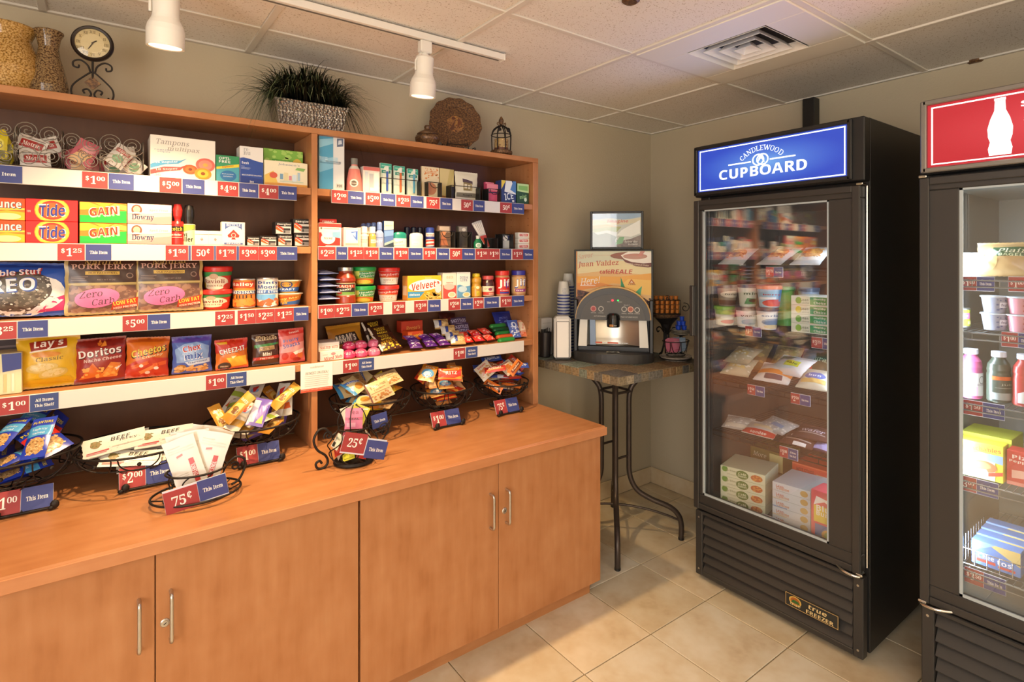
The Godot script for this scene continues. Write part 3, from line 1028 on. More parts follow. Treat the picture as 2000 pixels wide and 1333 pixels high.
func tub(called: String, label: String, group: String, at: Vector3, w: float, h: float, col: String, lid: String, ops: String) -> Node3D:   # at: foot, front; w at the rim
	var r := w / 2
	var c := at - Vector3(0, 0, r)
	return vessel(called, label, "tub", group, c, [
		["tub", [[0.0, 0.0], [r * 0.74, 0.0], [r * 0.76, 0.003], [r * 0.93, h - 0.014], [0.0, h - 0.014]], M.plastic, col],
		["lid", [[r * 0.95, h - 0.016], [r, h - 0.015], [r * 1.0, h - 0.004], [r * 0.97, h - 0.0005], [r * 0.9, h], [r * 0.88, h - 0.002], [0.0, h - 0.002]], M.plastic, lid],
	], [r * 0.765, r * 0.93, 0.004, h - 0.017, 190], ops)

func tin_can(called: String, label: String, group: String, at: Vector3, w: float, h: float, col: String, ops: String) -> Node3D:
	var r := w / 2
	return vessel(called, label, "can", group, at - Vector3(0, 0, r), [
		["body", [[r * 0.98, 0.004], [r * 0.98, h - 0.004]], M.card, col],
		["rim", [[0.0, 0.001], [r * 0.97, 0.0], [r, 0.001], [r, 0.004], [r * 0.975, 0.0055]], M.tin, "ffffff"],
		["rim", [[r * 0.975, h - 0.0055], [r, h - 0.004], [r, h - 0.0005], [r * 0.96, h], [r * 0.93, h - 0.003], [0.0, h - 0.003]], M.tin, "ffffff"],
	], [r * 0.98, r * 0.98, 0.005, h - 0.005, 200], ops)

func scroll(c: Vector3, r0: float, r1: float, a0: float, a1: float, ux := Vector3.RIGHT, uy := Vector3.UP, n := 26) -> Array:   # a spiral from radius r0 at angle a0 to r1 at a1
	var p := []
	for i in n + 1:
		var t := float(i) / n
		var a := lerpf(a0, a1, t)
		var r := lerpf(r0, r1, t)
		p.append(c + ux * cos(a) * r + uy * sin(a) * r)
	return p

func ring(c: Vector3, rx: float, rz: float, n := 40) -> Array:
	var p := []
	for i in n:
		p.append(c + Vector3(rx * cos(TAU * i / n), 0, rz * sin(TAU * i / n)))
	return p

func smooth(pts: Array, n := 6) -> Array:   # Catmull-Rom through the points
	var o := []
	for i in pts.size() - 1:
		var a: Vector3 = pts[maxi(i - 1, 0)]
		var b: Vector3 = pts[i]
		var c: Vector3 = pts[i + 1]
		var d: Vector3 = pts[mini(i + 2, pts.size() - 1)]
		for j in n:
			o.append(b.cubic_interpolate(c, a, d, float(j) / n))
	o.append(pts[-1])
	return o

func wire_bowl(label: String, at: Vector3, rx: float, rz: float, rim: float, deep: float) -> Node3D:   # a footed wrought-iron bowl; at: on the worktop, rim: height above it
	var o := thing("wire_bowl", label, "wire bowl", at, 0.0, "footed wire bowls on the worktop")
	var s := func(a: float, t: float): return Vector3(rx * cos(a) * cos(t * 1.48), rim - deep * sin(t * PI / 2), rz * sin(a) * cos(t * 1.48))
	part("rim", MB.new().tube(ring(Vector3(0, rim, 0), rx, rz, 56), 0.0036, 6, true), M.iron, o)
	part("hoop", MB.new().tube(ring(Vector3(0, rim - deep * 0.62, 0), rx * 0.8, rz * 0.8, 44), 0.002, 5, true), M.iron, o)
	part("hoop", MB.new().tube(ring(Vector3(0, rim - deep * 0.93, 0), rx * 0.42, rz * 0.42, 30), 0.002, 5, true), M.iron, o)
	for i in 9:
		var a := TAU * i / 9 + 0.2
		var loop := []
		for j in 15:   # a hanging petal that curls round a small ball
			var q := PI * j / 14.0
			loop.append(s.call(a - 0.3 * cos(q), 0.02 + 0.46 * sin(q)))
		for j in 9:
			var q := j / 8.0 * 4.2
			loop.append(s.call(a + 0.3 - 0.16 * (1 - cos(q)) * (1 - j / 14.0), 0.02 + 0.17 * sin(q * 0.75)))
		var m := MB.new().tube(smooth(loop, 2), 0.0021, 5)
		m.ball(s.call(a, 0.2), 0.0062, 8)
		part("petal_loop", m, M.iron, o)
		var rib := []
		for j in 7:
			rib.append(s.call(a + 0.35, 0.30 + 0.68 * j / 6.0))
		part("rib", MB.new().tube(rib, 0.0018, 5), M.iron, o)
	var low := rim - deep
	var st := MB.new()
	for k in 3:
		var h := []
		for j in 14:
			var t := j / 13.0
			h.append(Vector3(0.011 * cos(t * 7 + k * TAU / 3) * (0.4 + sin(t * PI)), lerpf(0.018, low + 0.004, t), 0.011 * sin(t * 7 + k * TAU / 3) * (0.4 + sin(t * PI))))
		st.tube(h, 0.004, 6)
	part("stem", st, M.iron, o)
	for k in 4:
		var a := TAU * k / 4 + 0.6
		var d := Vector3(cos(a), 0, sin(a))
		var m := MB.new()
		m.tube(smooth([Vector3(0, 0.02, 0), d * 0.02 + Vector3(0, 0.024, 0), d * 0.038 + Vector3(0, 0.008, 0), d * 0.048 + Vector3(0, 0.0045, 0), d * 0.054 + Vector3(0, 0.012, 0), d * 0.047 + Vector3(0, 0.015, 0)], 5), 0.0042, 6)
		part("foot", m, M.iron, o)
	return o

func easel(label: String, at: Vector3, w: float, kind: String, price: String):   # a leaning price card on an iron holder with leaf-shaped ends
	var o := thing("price_easel", label, "price sign", at, 0.0, "price signs in front of the baskets")
	var lean := Basis(Vector3.RIGHT, -0.42)
	var h := 0.062
	var iron := MB.new()
	iron.tube([Vector3(-w / 2, 0.004, 0.004), Vector3(w / 2, 0.004, 0.004)], 0.0032, 6)
	iron.tube([Vector3(0, 0.004, 0.002), Vector3(0, h * 0.8, -0.034)], 0.0028, 6).tube([Vector3(0, h * 0.72, -0.034), Vector3(0, 0.003, -0.042)], 0.0028, 6)
	part("holder", iron, M.iron, o)
	for s in [-1.0, 1.0]:
		var lf := MB.new()
		lf.ball(Vector3(s * (w / 2 + (0.004 if s > 0 else -0.016)), 0.0135, 0.010), Vector3(0.011, 0.013, 0.007), 10)
		lf.ball(Vector3(s * (w / 2 - 0.004), 0.006, 0.012), Vector3(0.008, 0.006, 0.006), 8)
		part("leaf_clip", lf, M.iron, o)
	var card := part("card", MB.new().tint("dfe3ea").box(lean * Vector3(0, h / 2, -0.001) + Vector3(0, 0.007, 0), Vector3(w, h, 0.002), 0.0, lean), M.card, o)
	var f := lean * Vector3(-w / 2, 0, 0.0002) + Vector3(0, 0.007, 0)
	price_ticket(card, f, Vector3(w * 0.48, 0, 0), lean * Vector3(0, h, 0), "R", price)
	price_ticket(card, f + Vector3(w * 0.48, 0, 0), Vector3(w * 0.52, 0, 0), lean * Vector3(0, h, 0), kind, "")

var kinds := {}

# packets: one of each kind is built with its print, the others are copies of it
func packet(kind: String, spec: Array, label: String, at: Vector3, turn: Basis, group: String, cat := "packet") -> Node3D:   # spec: [name, w, h, t, colour, ops]
	var o: Node3D
	if kinds.has(kind):
		o = copy(kinds[kind], label, at)
		o.set_meta("group", group)
	else:
		o = thing(spec[0], label, cat, at, 0.0, group)
		part("wrapper", pouch_mesh(spec[1], spec[2], spec[3], spec[0].length() + kinds.size(), spec[4], 8, 0.03), M.film, o)
		if spec[5] != "":
			print_on(o, pillow(spec[1], spec[2], spec[3], spec[0].length() + kinds.size(), 0.03), spec[1], spec[2], spec[5], 0.15, M.film)
		kinds[kind] = o
	o.basis = turn
	o.position = at - turn * Vector3(0, spec[2] / 2, 0)   # at: the packet's middle
	return o

# heaps: a packet is put down only where it touches neither the others nor the wirework
func apart(a: Array, b: Array) -> bool:   # boxes as [middle, basis, half size]
	var d: Vector3 = b[0] - a[0]
	if d.length() > a[2].length() + b[2].length():
		return true
	var ax := []
	for i in 3:
		ax.append(a[1][i])
		ax.append(b[1][i])
		for j in 3:
			ax.append(a[1][i].cross(b[1][j]))
	for n in ax:
		if n.length_squared() < 1e-6:
			continue
		var r := 0.0
		for i in 3:
			r += a[2][i] * absf(a[1][i].dot(n)) + b[2][i] * absf(b[1][i].dot(n))
		if absf(d.dot(n)) > r:
			return true
	return false

func settle(o: Vector3, specs: Array, group: String, n: int, sd: int, inside: Callable, propose: Callable, cat := "packet", boxes := []):   # inside(corner): whether a corner is allowed there; propose(rng, number): [place, turn, lowest height], let down from the place until it would touch
	var rng := RandomNumberGenerator.new()
	rng.seed = sd
	for put in n:
		var s: Array = specs[put % specs.size()]
		var half := Vector3(s[1][1] * 0.485, s[1][2] * 0.5, s[1][3] * 0.95)
		var best: Array = []
		for attempt in 16:
			var w: Array = propose.call(rng, put)
			var at: Vector3 = w[0]
			var low: Array = []
			while at.y > w[2]:
				var mine := [at, w[1], half]
				var ok := true
				for k in 8:
					var c: Vector3 = at + w[1] * (half * Vector3(1 if k & 1 else -1, 1 if k & 2 else -1, 1 if k & 4 else -1))
					if not inside.call(c):
						ok = false
						break
				if ok:
					for b in boxes:
						if not apart(mine, b):
							ok = false
							break
				if ok:
					low = mine
				elif not low.is_empty():
					break
				at.y -= 0.006
			if not low.is_empty() and (best.is_empty() or low[0].y < best[0].y):
				best = low
		if not best.is_empty():
			boxes.append(best)
			packet(s[0], s[1], s[2], o + best[0], best[1], group, cat)


# ---------------------------------------------------------------- wider bay of the shelves
func wire_box(label: String, at: Vector3, w: float, h: float, d: float):   # a small basket whose walls are wire spirals
	var o := thing("spiral_basket", label, "wire basket", at - Vector3(0, 0, d / 2), 0.0, "spiral wire baskets on the top shelf")
	var fr := MB.new()
	for y in [0.003]:
		fr.tube([Vector3(-w / 2, y, -d / 2), Vector3(w / 2, y, -d / 2), Vector3(w / 2, y, d / 2), Vector3(-w / 2, y, d / 2)], 0.0018, 5, true)
	for i in 4:
		fr.tube([Vector3(-w / 2, 0.003, -d / 2 + d * (i + 0.5) / 4), Vector3(w / 2, 0.003, -d / 2 + d * (i + 0.5) / 4)], 0.0012, 4)
	part("base", fr, M.wire, o)
	for s in 4:
		var m := MB.new()
		var span := w if s < 2 else d
		var base := Vector3(0, 0, (d / 2 if s == 0 else -d / 2)) if s < 2 else Vector3((w / 2 if s == 2 else -w / 2), 0, 0)
		var ux := Vector3.RIGHT if s < 2 else Vector3.BACK
		var cols := 2 if span > 0.09 else 2
		for i in cols:
			var r := span / cols * 0.55
			for row in 2:
				var cy := 0.004 + r * 0.95 + row * (h - r * 2.0) * 0.95 + (0.004 if (i + row) % 2 else 0.0)
				m.tube(scroll(base + ux * (-span / 2 + span * (i + 0.5) / cols) + Vector3(0, cy, 0), r * 0.12, r, 0.3 + i * 2 + row, 0.3 + i * 2 + row + TAU * 2.4, ux, Vector3.UP, 34), 0.0013, 5)
			m.tube(scroll(base + ux * (-span / 2 + span * (i + 0.1) / cols) + Vector3(0, h * 0.45, 0), 0.003, r * 0.6, 1.0, 1.0 + TAU * 1.6, ux, Vector3.UP, 22), 0.0012, 4)
		part("spiral_side", m, M.wire, o)


func stock_left():
	var z := 0.212
	var b := "boxes on the top shelf"
	# top shelf
	wire_box("spiral wire basket of yellow packets at the end of the top shelf", Vector3(-3.0941, 1.696, 0.21) * Vector3(1, 0, 1) + Vector3(0, 1.707, 0), 0.07, 0.125, 0.12)
	wire_box("spiral wire basket holding white and red medicine packets, beside the yellow packets", Vector3(-3.0026, 1.707, 0.212), 0.104, 0.132, 0.13)
	wire_box("spiral wire basket holding pink packets on the top shelf", Vector3(-2.9022, 1.707, 0.212), 0.088, 0.112, 0.13)
	wire_box("spiral wire basket holding white packets, beside the large flower-print box", Vector3(-2.8009, 1.707, 0.212), 0.112, 0.122, 0.13)
	var sp := [
		["yellow", "yellow_packet", 0.05, 0.075, 0.006, "d9c72a", "r .1 .1 .9 .35 7a7413;e .5 .65 .35 .2 efe36a;t COLD .5 .65 .5 .12 4b4a10 b", [[-6, 1.765, 0.0], [0, 1.78, 0.4], [8, 1.75, -0.4]], "yellow medicine packet in the end spiral basket"],
		["motrin", "medicine_packet", 0.072, 0.052, 0.006, "e3ddd6", "r .12 .25 .88 .72 a92a2a;t Motrin .5 .5 .6 .25 f0e6df F;r .1 .8 .9 .86 8d8a86", [[70, 1.738, 0.06], [62, 1.782, -0.3], [88, 1.785, 0.35]], "white medicine packet with a red band in the spiral basket"],
		["pink", "pink_packet", 0.06, 0.078, 0.007, "c96a78", "p e8c08c 0 0 .6 0 .9 .5 .3 .6;e .6 .65 .3 .18 e49aa0;t MIDOL .5 .45 .6 .14 8a2233 b", [[166, 1.77, -0.45], [148, 1.745, 0.5], [172, 1.73, -0.9]], "pink packet in the spiral wire basket"],
		["white", "white_packet", 0.055, 0.075, 0.006, "dcd8d2", "r .1 .62 .9 .8 b23c3c;e .5 .35 .3 .18 7fae8a;t ADVIL .5 .71 .6 .11 f3ece6 b", [[234, 1.768, -0.6], [256, 1.745, 0.9], [222, 1.74, 0.3], [248, 1.775, 0.2]], "white packet in the spiral basket beside the flower-print box"],
	]
	for s in sp:
		var k := 0
		for q in s[7]:
			var x: float = [[-3.0997, -3.0931, -3.0842], [-3.0132, -3.0233, -2.9931], [-2.8957, -2.9188, -2.8885], [-2.8064, -2.7757, -2.8222, -2.7862]][sp.find(s)][k]
			packet(s[0], [s[1], s[2], s[3], s[4], s[5], s[6]], s[8], Vector3(x, q[1], 0.175 - k * 0.022), Basis(Vector3.BACK, q[2]) * Basis(Vector3.RIGHT, -0.2), s[0] + " packets in spiral baskets")
			k += 1
	carton("tampon_box", "large white box printed with gerbera flowers and blue and red waves", "box", b, Vector3(-2.6327, 1.7058, 0.212), 0.1895, 0.1385, 0.12, "ebe6da", "t Tampons .33 .84 .5 .16 9a948c f 0 .2;t multipax .5 .7 .5 .13 a09a90 f 0 .2;t regular .2 .66 .28 .04 7d8fb0 s;t super .2 .61 .2 .035 7d8fb0 s;p 4f9ccb 0 .30 .2 .42 .45 .44 .55 .5 .42 .36 .22 .32 0 .2;p cf4b4b 0 .16 .2 .26 .45 .28 .56 .36 .44 .2 .22 .15 0 .06;t 18_Regular .24 .37 .34 .06 e9eef2 f 8;t 18_Super .24 .2 .34 .06 f3e6e4 f 8;t 36 .1 .06 .1 .06 6f79a8 s;e .84 .38 .155 .17 d9685c;e .84 .38 .11 .12 e78a76;e .84 .38 .04 .045 cda24a;e .60 .24 .115 .115 c9542b;e .60 .24 .08 .08 de6f35;e .60 .24 .03 .035 7b3a1a;e .80 .16 .135 .14 dd8f2a;e .80 .16 .09 .1 eeb23c;e .80 .16 .035 .04 8a4a1c")
	carton("eye_drops_box", "green and teal box with a yellow wave, next to the flower-print box", "box", b, Vector3(-2.4995, 1.7058, 0.21), 0.0733, 0.0939, 0.05, "3f9a6a", "r 0 .72 1 1 2f8f5a;p e8d23c 0 .55 1 .72 1 .60 0 .46;p 4fa6b6 0 0 1 0 1 .6 0 .46;t OPTI- .36 .89 .5 .1 eef2ea b;t FREE .36 .77 .5 .1 eef2ea b;t RepleniSH .5 .59 .5 .07 c9562e b 12;e .52 .24 .36 .2 2f74ad;t Multi-purpose .5 .3 .5 .05 dfeaf0 s;t solution .5 .22 .4 .05 dfeaf0 s")
	carton("lens_solution_box", "white over dark blue box, taller than the green box beside it", "box", b, Vector3(-2.4231, 1.7058, 0.212), 0.0784, 0.1331, 0.06, "e7e4de", "p 2d4f9f 0 0 1 0 1 .6 .7 .63 .4 .68 .15 .70 0 .68;p 263f8c 0 0 1 0 1 .14 0 .2;t re- .28 .92 .25 .07 8d8f93 f;t nu .3 .82 .3 .08 8d8f93 f;t fresh .22 .56 .3 .07 e8ebf2 b;r .05 .46 .2 .47 b9c3de;r .05 .42 .45 .43 b9c3de;r .05 .39 .4 .40 b9c3de;t MULTI-PURPOSE_SOLUTION .5 .23 .84 .035 e8ebf2 b;t 2oz .5 .06 .18 .05 e8ebf2 b", 0.0, "p 2d4f9f 0 0 1 0 1 .68 0 .66")
	carton("wipes_box", "bright green box standing behind the pale cream box", "box", b, Vector3(-2.3025, 1.7058, 0.165), 0.1424, 0.1436, 0.05, "7fb84a", "g a7d06a 40 3 0 0 1 1 .1;r .2 .62 .75 .74 4f9a34;t SUNSHINE .5 .68 .45 .07 c9e6a4 b;e .85 .6 .14 .2 d9b74a")
	carton("baby_kit_box", "pale cream box with an orange base and small pictures of bottles", "box", b, Vector3(-2.3045, 1.7058, 0.212), 0.1536, 0.0924, 0.05, "efe6c6", "p e2a24c 0 0 1 0 1 .1 0 .14;p e9c25e 0 .1 .3 .12 .2 .6 0 .4;t Johnson's .56 .88 .5 .1 7f8da3 f 0 .2;r .35 .28 .42 .5 7fa6c0;r .44 .24 .54 .56 e6d7a8;r .56 .26 .62 .44 d98c9c;r .64 .22 .74 .5 d4e2ea;r .76 .26 .82 .6 a9c6d8;e .2 .42 .09 .12 d9604a;r .35 .18 .9 .22 c9d6c0;p 8ab86a .7 .7 .9 .66 .95 .78 .75 .8")
	# second shelf
	b = "laundry boxes on the second shelf"
	var rows := [[0, "lower"], [1, "upper"]]
	var tops := [[437, 387], [438, 390], [442, 395], [444, 399]]
	var bases := [1.486, 0.0]
	for r in 2:
		var y0: float = [1.486, 1.5505][r]
		var nm: String = rows[r][1]
		carton("dryer_sheet_box", "%s orange dryer sheet box at the end of the laundry row" % nm, "box", b, Vector3(-3.0818, y0, 0.214), 0.0978, 0.0638, 0.09, "d8541f", "r 0 0 1 .45 e07a1e;p e3b72c 0 0 1 0 1 .36 .6 .44 .3 .36 0 .2;e .6 .16 .32 .16 e9dfa0;p e8c94a 0 .5 1 .56 1 .47 0 .42;t Bounce .52 .72 .84 .4 45566a b;t Bounce .51 .73 .82 .36 f4efe8 b")
		y0 = [1.486, 1.5513][r]
		carton("detergent_box", "%s red detergent box with blue lettering in a yellow ring" % nm, "box", b, Vector3(-2.9721, y0, 0.214), 0.1213, 0.0645, 0.09, "d8262a", "e .5 .5 .34 .62 e8a52a;e .5 .5 .32 .58 f0d24a;e .5 .5 .265 .46 dc3a28;e .5 .5 .22 .36 e2622c;t Tide .5 .5 .54 .62 f3efe9 bb 4 .1;t Tide .5 .5 .5 .56 2c3a8f b 4 .1;t new .06 .42 .07 .1 f0c0b8 s")
		y0 = [1.486, 1.5504][r]
		carton("detergent_box", "%s orange and green detergent box with red lettering" % nm, "box", b, Vector3(-2.8486, y0, 0.214), 0.1195, 0.0636, 0.09, "e07a22", "p f2b234 0 .62 .1 .62 .5 .78 .2 1 0 1;p f0a42c .3 1 .5 .76 .7 1;p f2c04a .75 1 .55 .78 1 .66 1 .9;p 1fa83c 0 0 1 0 1 .64 .74 .62 .5 .5 .25 .36 0 .36;t GAIN .52 .56 .66 .5 c2c6a8 b 8 .1;t GAIN .5 .58 .64 .46 f3e9da b 8 .1;t GAIN .5 .58 .6 .40 d2321f b 8 .1")
		y0 = [1.486, 1.5515][r]
		carton("softener_box", "%s pale pink and blue softener box with dark blue lettering" % nm, "box", b, Vector3(-2.7276, y0, 0.214), 0.1212, 0.0648, 0.09, "e9b7b0", "p bcd6d2 0 .55 .5 .5 1 .7 1 1 0 1;p e9d3cc 0 .5 1 .6 1 .7 0 .64;p e0938f 0 0 1 0 1 .42 .6 .34 .3 .16 0 .14;e .2 .7 .12 .26 7a4b36;e .2 .72 .08 .17 dcae94;p c9d8d8 .08 .5 .32 .5 .28 .58 .12 .58;t April_Fresh .7 .7 .44 .14 c9888c f 0 .2;t Downy .34 .3 .5 .34 2b3f66 F")
	vessel("lint_roller", "red lint roller with a wire hook, first of the pair by the laundry boxes", "lint roller", "lint rollers on the second shelf", Vector3(-2.6492, 1.4835, 0.2) * Vector3(1, 0, 1) + Vector3(0, 1.486, 0), [["roll", [[0.0, 0.0], [0.019, 0.0], [0.0195, 0.003], [0.0195, 0.07], [0.016, 0.078], [0.0, 0.079]], M.plastic, "c52a22"], ["handle", [[0.009, 0.078], [0.009, 0.085], [0.0125, 0.095], [0.0145, 0.115], [0.011, 0.135], [0.0, 0.138]], M.plastic, "c22b27"]], [0.0195, 0.0195, 0.004, 0.069, 150], "r 0 .62 1 .88 1d1b1a;t Scotch .5 .75 .8 .2 e9b13a b;r .1 .3 .9 .33 e9b0a0;t Lint_Roller .5 .45 .7 .1 f1ddd4 b")
	vessel("lint_roller", "lint roller with a black grip and a green and white label", "lint roller", "lint rollers on the second shelf", Vector3(-2.6164, 1.484, 0.2) * Vector3(1, 0, 1) + Vector3(0, 1.486, 0), [["roll", [[0.0, 0.0], [0.019, 0.0], [0.0195, 0.003], [0.0195, 0.068], [0.017, 0.07], [0.0, 0.071]], M.card, "cfd1a8"], ["handle", [[0.012, 0.07], [0.013, 0.08], [0.0155, 0.095], [0.0155, 0.118], [0.012, 0.133], [0.0, 0.136]], M.plastic, "211f1e"]], [0.0195, 0.0195, 0.002, 0.067, 150], "p 9cb84a 0 .6 1 .8 1 1 0 1;t lint .3 .5 .5 .2 26241f b;t roller .45 .26 .8 .24 26241f b")
	for q in 2:
		carton("matchbox_carton", ["small cream carton with a red crest, beside the lint rollers", "small cream carton with a red crest, beside the playing cards"][q], "box", "small cream cartons on the second shelf", [Vector3(-2.58, 1.486, 0.213), Vector3(-2.5389, 1.486, 0.213)][q], 0.0425, 0.049, 0.02, "e6dfd0", "r 0 .74 1 .77 7d766a;p c98a8a .38 .4 .5 .3 .62 .4 .5 .44;o .5 .4 .08 .1 .3 b9645e")
	carton("card_deck", "deck of playing cards with a red spade on a blue and white box", "card deck", "", Vector3(-2.4821, 1.4868, 0.213), 0.0756, 0.0814, 0.02, "e8e2d6", "r .05 .02 .95 .97 e9e5da;p 4d63a0 .14 .66 .14 .95 .86 .95 .86 .66 .8 .74 .66 .8 .5 .83 .34 .8 .2 .74;t BICYCLE .5 .88 .62 .12 eef0f2 F;p b8352f .5 .68 .62 .56 .76 .42 .72 .33 .6 .33 .54 .36 .6 .24 .4 .24 .46 .36 .4 .33 .28 .33 .24 .42 .38 .56;o .5 .43 .1 .1 .25 e6c7bb;p 4d63a0 .1 .02 .9 .02 .9 .1 .1 .1;t SPADES .5 .06 .6 .06 e9ecf0 F", 0.0, "r 0 0 1 1 d9d2c2")
	var bt := [[-2.4165, -2.3943 - -2.4385, 0], [-2.3647, -2.3347 - -2.3925, 0], [-2.3077, -2.2803 - -2.3329, 0], [-2.245, -2.2147 - -2.2748, 0], [-2.3131, -2.2821 - -2.3418, 1], [-2.2468, -2.2147 - -2.2785, 1]]
	var bh := [0.033, 0.037, 0.043, 0.048, 0.046, 0.055]
	var bl := ["smallest black battery pack, next to the playing cards", "black battery pack, second from the playing cards", "lower black battery pack of the shorter stack", "lower black battery pack of the stack by the divider", "upper black battery pack of the shorter stack", "upper black battery pack of the stack by the divider"]
	for i in 6:
		carton("battery_pack", bl[i], "batteries", "battery packs on the second shelf", Vector3(bt[i][0], 1.486 if bt[i][2] == 0 else 1.4864 + bh[i - 2], 0.205), bt[i][1], bh[i], 0.045, "24211f", "r .04 .03 .96 .66 d5d2cb;p d8602a .04 .62 .1 .62 .5 .2 .4 .16 .04 .4;p c9402a .04 .72 .2 .72 .66 .4 .5 .3;t Energizer .55 .82 .84 .2 e8e6e0 b;r .46 .08 .9 .3 8f8d8a;r .5 .32 .92 .5 2b2928;e .56 .2 .05 .1 3a3836")
	# third shelf
	pouch("cookie_bag", "big blue bag of chocolate sandwich cookies with a cookie picture", "cookie bag", "", Vector3(-3.048, 1.268, 0.2), 0.246, 0.158, 0.028, "2a56b4", "p 1d449c 0 .9 1 .9 1 1 0 1;e .50 .40 .35 .38 6d6a66 20;e .58 .36 .36 .36 efece4 18;e .48 .44 .33 .38 453d38 18;e .48 .44 .285 .33 5d554e 18;g 8d847a 70 4 .25 .2 .72 .6 .03;p cd3f78 .66 .06 .95 .1 .96 .42 .8 .3;p e9dfe4 .6 .1 .8 .14 .92 .3 .78 .36;t Double_Stuf .40 .80 .6 .12 b8392f b 5;t Double_Stuf .395 .805 .58 .11 f2e6e4 b 5;t OREO .34 .56 .64 .27 2c4fa3 b 5;t OREO .34 .565 .60 .23 eef1f4 b 5;e .93 .72 .02 .05 e4eaf2;e .95 .58 .016 .03 e4eaf2;e .9 .5 .016 .03 e4eaf2", 0.06, 0.0, -0.03, 3, M.film, "2145a0", 0.03)
	for q in 2:
		pouch("jerky_bag", ["brown and gold bag of pork jerky next to the blue cookie bag, pink oval sticker", "brown and gold bag of pork jerky next to the red soup tubs, pink oval sticker"][q], "jerky bag", "jerky bags on the third shelf", [Vector3(-2.8492, 1.264, 0.205), Vector3(-2.6707, 1.264, 0.205)][q], [0.193, 0.196][q], [0.176, 0.178][q], 0.018, "b49a5a", "r .05 .56 .95 .98 43271d;r .04 .53 .96 .55 d0b878;r .05 .05 .95 .51 6c4c40;g 8d6a58 60 9 .05 .05 .95 .5 .07;t Natural .5 .93 .5 .1 c9a85a f 5 .3;t PORK_JERKY .5 .83 .82 .12 d2a695 F;r .26 .70 .72 .76 d3ac46;t OLD_FASHIONED .5 .73 .4 .03 6b4a1a b;r .08 .6 .28 .61 9a7d6d;r .08 .63 .26 .64 9a7d6d;r .08 .66 .3 .67 9a7d6d;t NET_WT_4_OZ .54 .61 .24 .02 b89a88 s;o .86 .68 .05 .05 .3 9a7d6d;e .42 .29 .3 .17 dc6fa2 6;t Zero .34 .36 .3 .11 4a2c3a f 6 .2;t Carb .5 .23 .3 .11 4a2c3a f 6 .2;p b8391f .6 .06 .96 .12 .98 .29 .62 .2;t LOW_FAT .79 .20 .32 .07 e9c84a b 9;t HIGH_PROTEIN .79 .115 .32 .035 f0dcc8 b 9", 0.05, 0.0, 0.0, 5 + q, M.film, "ab9152", 0.02)
	tub("soup_tub", "upper red-lidded pasta tub with a tomato label", "red-lidded pasta tubs", Vector3(-2.5228, 1.3233, 0.205), 0.0971, 0.0891, "c93a2c", "cf2f27", "p 3f8a4a 0 .7 1 .8 1 .98 0 .95;e .5 .42 .36 .36 e3d9bc;e .5 .74 .1 .14 c9a284;t Ravioli .5 .5 .5 .2 8a3326 F;e .12 .3 .16 .2 c9a02c;e .86 .2 .14 .2 c43a2a;t pasta .5 .26 .4 .12 94603a f")
	tub("soup_tub", "lower red-lidded pasta tub with a tomato label", "red-lidded pasta tubs", Vector3(-2.5292, 1.2638, 0.207), 0.1093, 0.069, "c93a2c", "cf2f27", "p 3f8a4a 0 .7 1 .8 1 .98 0 .95;e .5 .42 .36 .36 e3d9bc;e .5 .74 .1 .14 c9a284;t Ravioli .5 .5 .5 .2 8a3326 F;e .12 .3 .16 .2 c9a02c;e .86 .2 .14 .2 c43a2a;t pasta .5 .26 .4 .12 94603a f")
	tin_can("chili_can", "orange-labelled can of chili", "", Vector3(-2.4394, 1.2638, 0.207), 0.0736, 0.1043, "d07a2e", "r 0 .58 1 .62 e9d9b0;p c9432a .12 .72 .9 .72 .9 .94 .12 .94;t Nalley .5 .83 .66 .16 f2e8d4 b;r .08 .48 .92 .6 3e4a7a;t ORIGINAL .5 .54 .76 .09 e9e4d8 b;t CHILI .5 .38 .6 .13 3a2a1a F;e .5 .12 .6 .18 b4521f;g e08a3a 26 5 .1 .02 .9 .28 .1")
	tin_can("stew_can", "white, blue and red labelled can of stew", "", Vector3(-2.3615, 1.2638, 0.207), 0.0753, 0.1064, "e3ddd2", "r .1 .46 1 .6 3a62a8;p b83a2c 0 .3 .16 .3 .16 1 0 1;t Dinty .6 .86 .6 .13 2f4d92 b;t Moore .6 .71 .6 .13 2f4d92 b;t BEEF_STEW .58 .53 .66 .09 eef0f2 b;p 6aa6d8 .2 .24 .8 .2 .8 .42 .2 .44;g b5643a 30 8 .1 .02 1 .24 .12")
	for q in 2:
		var at: Vector3 = [Vector3(-2.2798, 1.263, 0.16), Vector3(-2.2835, 1.312, 0.16)][q]
		vessel("meal_bowl", ["lower orange and blue microwave bowl by the divider", "upper orange and blue microwave bowl by the divider"][q], "bowl", "microwave bowls on the third shelf", at, [["bowl", [[0.0, 0.0], [0.030, 0.0], [0.033, 0.004], [0.043, 0.043], [0.0, 0.043]], M.card, ["d9913a", "c9a14a"][q]], ["film_lid", [[0.043, 0.043], [0.0485, 0.044], [0.0485, 0.0465], [0.044, 0.048], [0.0, 0.048]], M.plastic, "dcd6c6"]], [0.034, 0.042, 0.005, 0.042, 190], ["p 2f66a8 0 0 1 0 1 .5 .6 .34 .3 .2 0 .3;p d8622a .1 .7 .6 .5 .9 .74 .5 .9;t Easy_Mac .5 .6 .7 .24 f0dc7a b 8;g e8b04a 16 4 0 .1 .5 .4 .12", "p 2c5fae 0 0 1 0 1 .44 0 .36;e .5 .7 .17 .36 2c3f7a;e .5 .72 .13 .26 d9a03a;t KRAFT .5 .24 .5 .2 e8eef4 b;g d9722a 24 6 0 .5 .3 1 .1;g d9722a 24 7 .7 .5 1 1 .1"][q])
	# lowest shelf
	b = "snack bags on the lowest shelf of the wider bay"
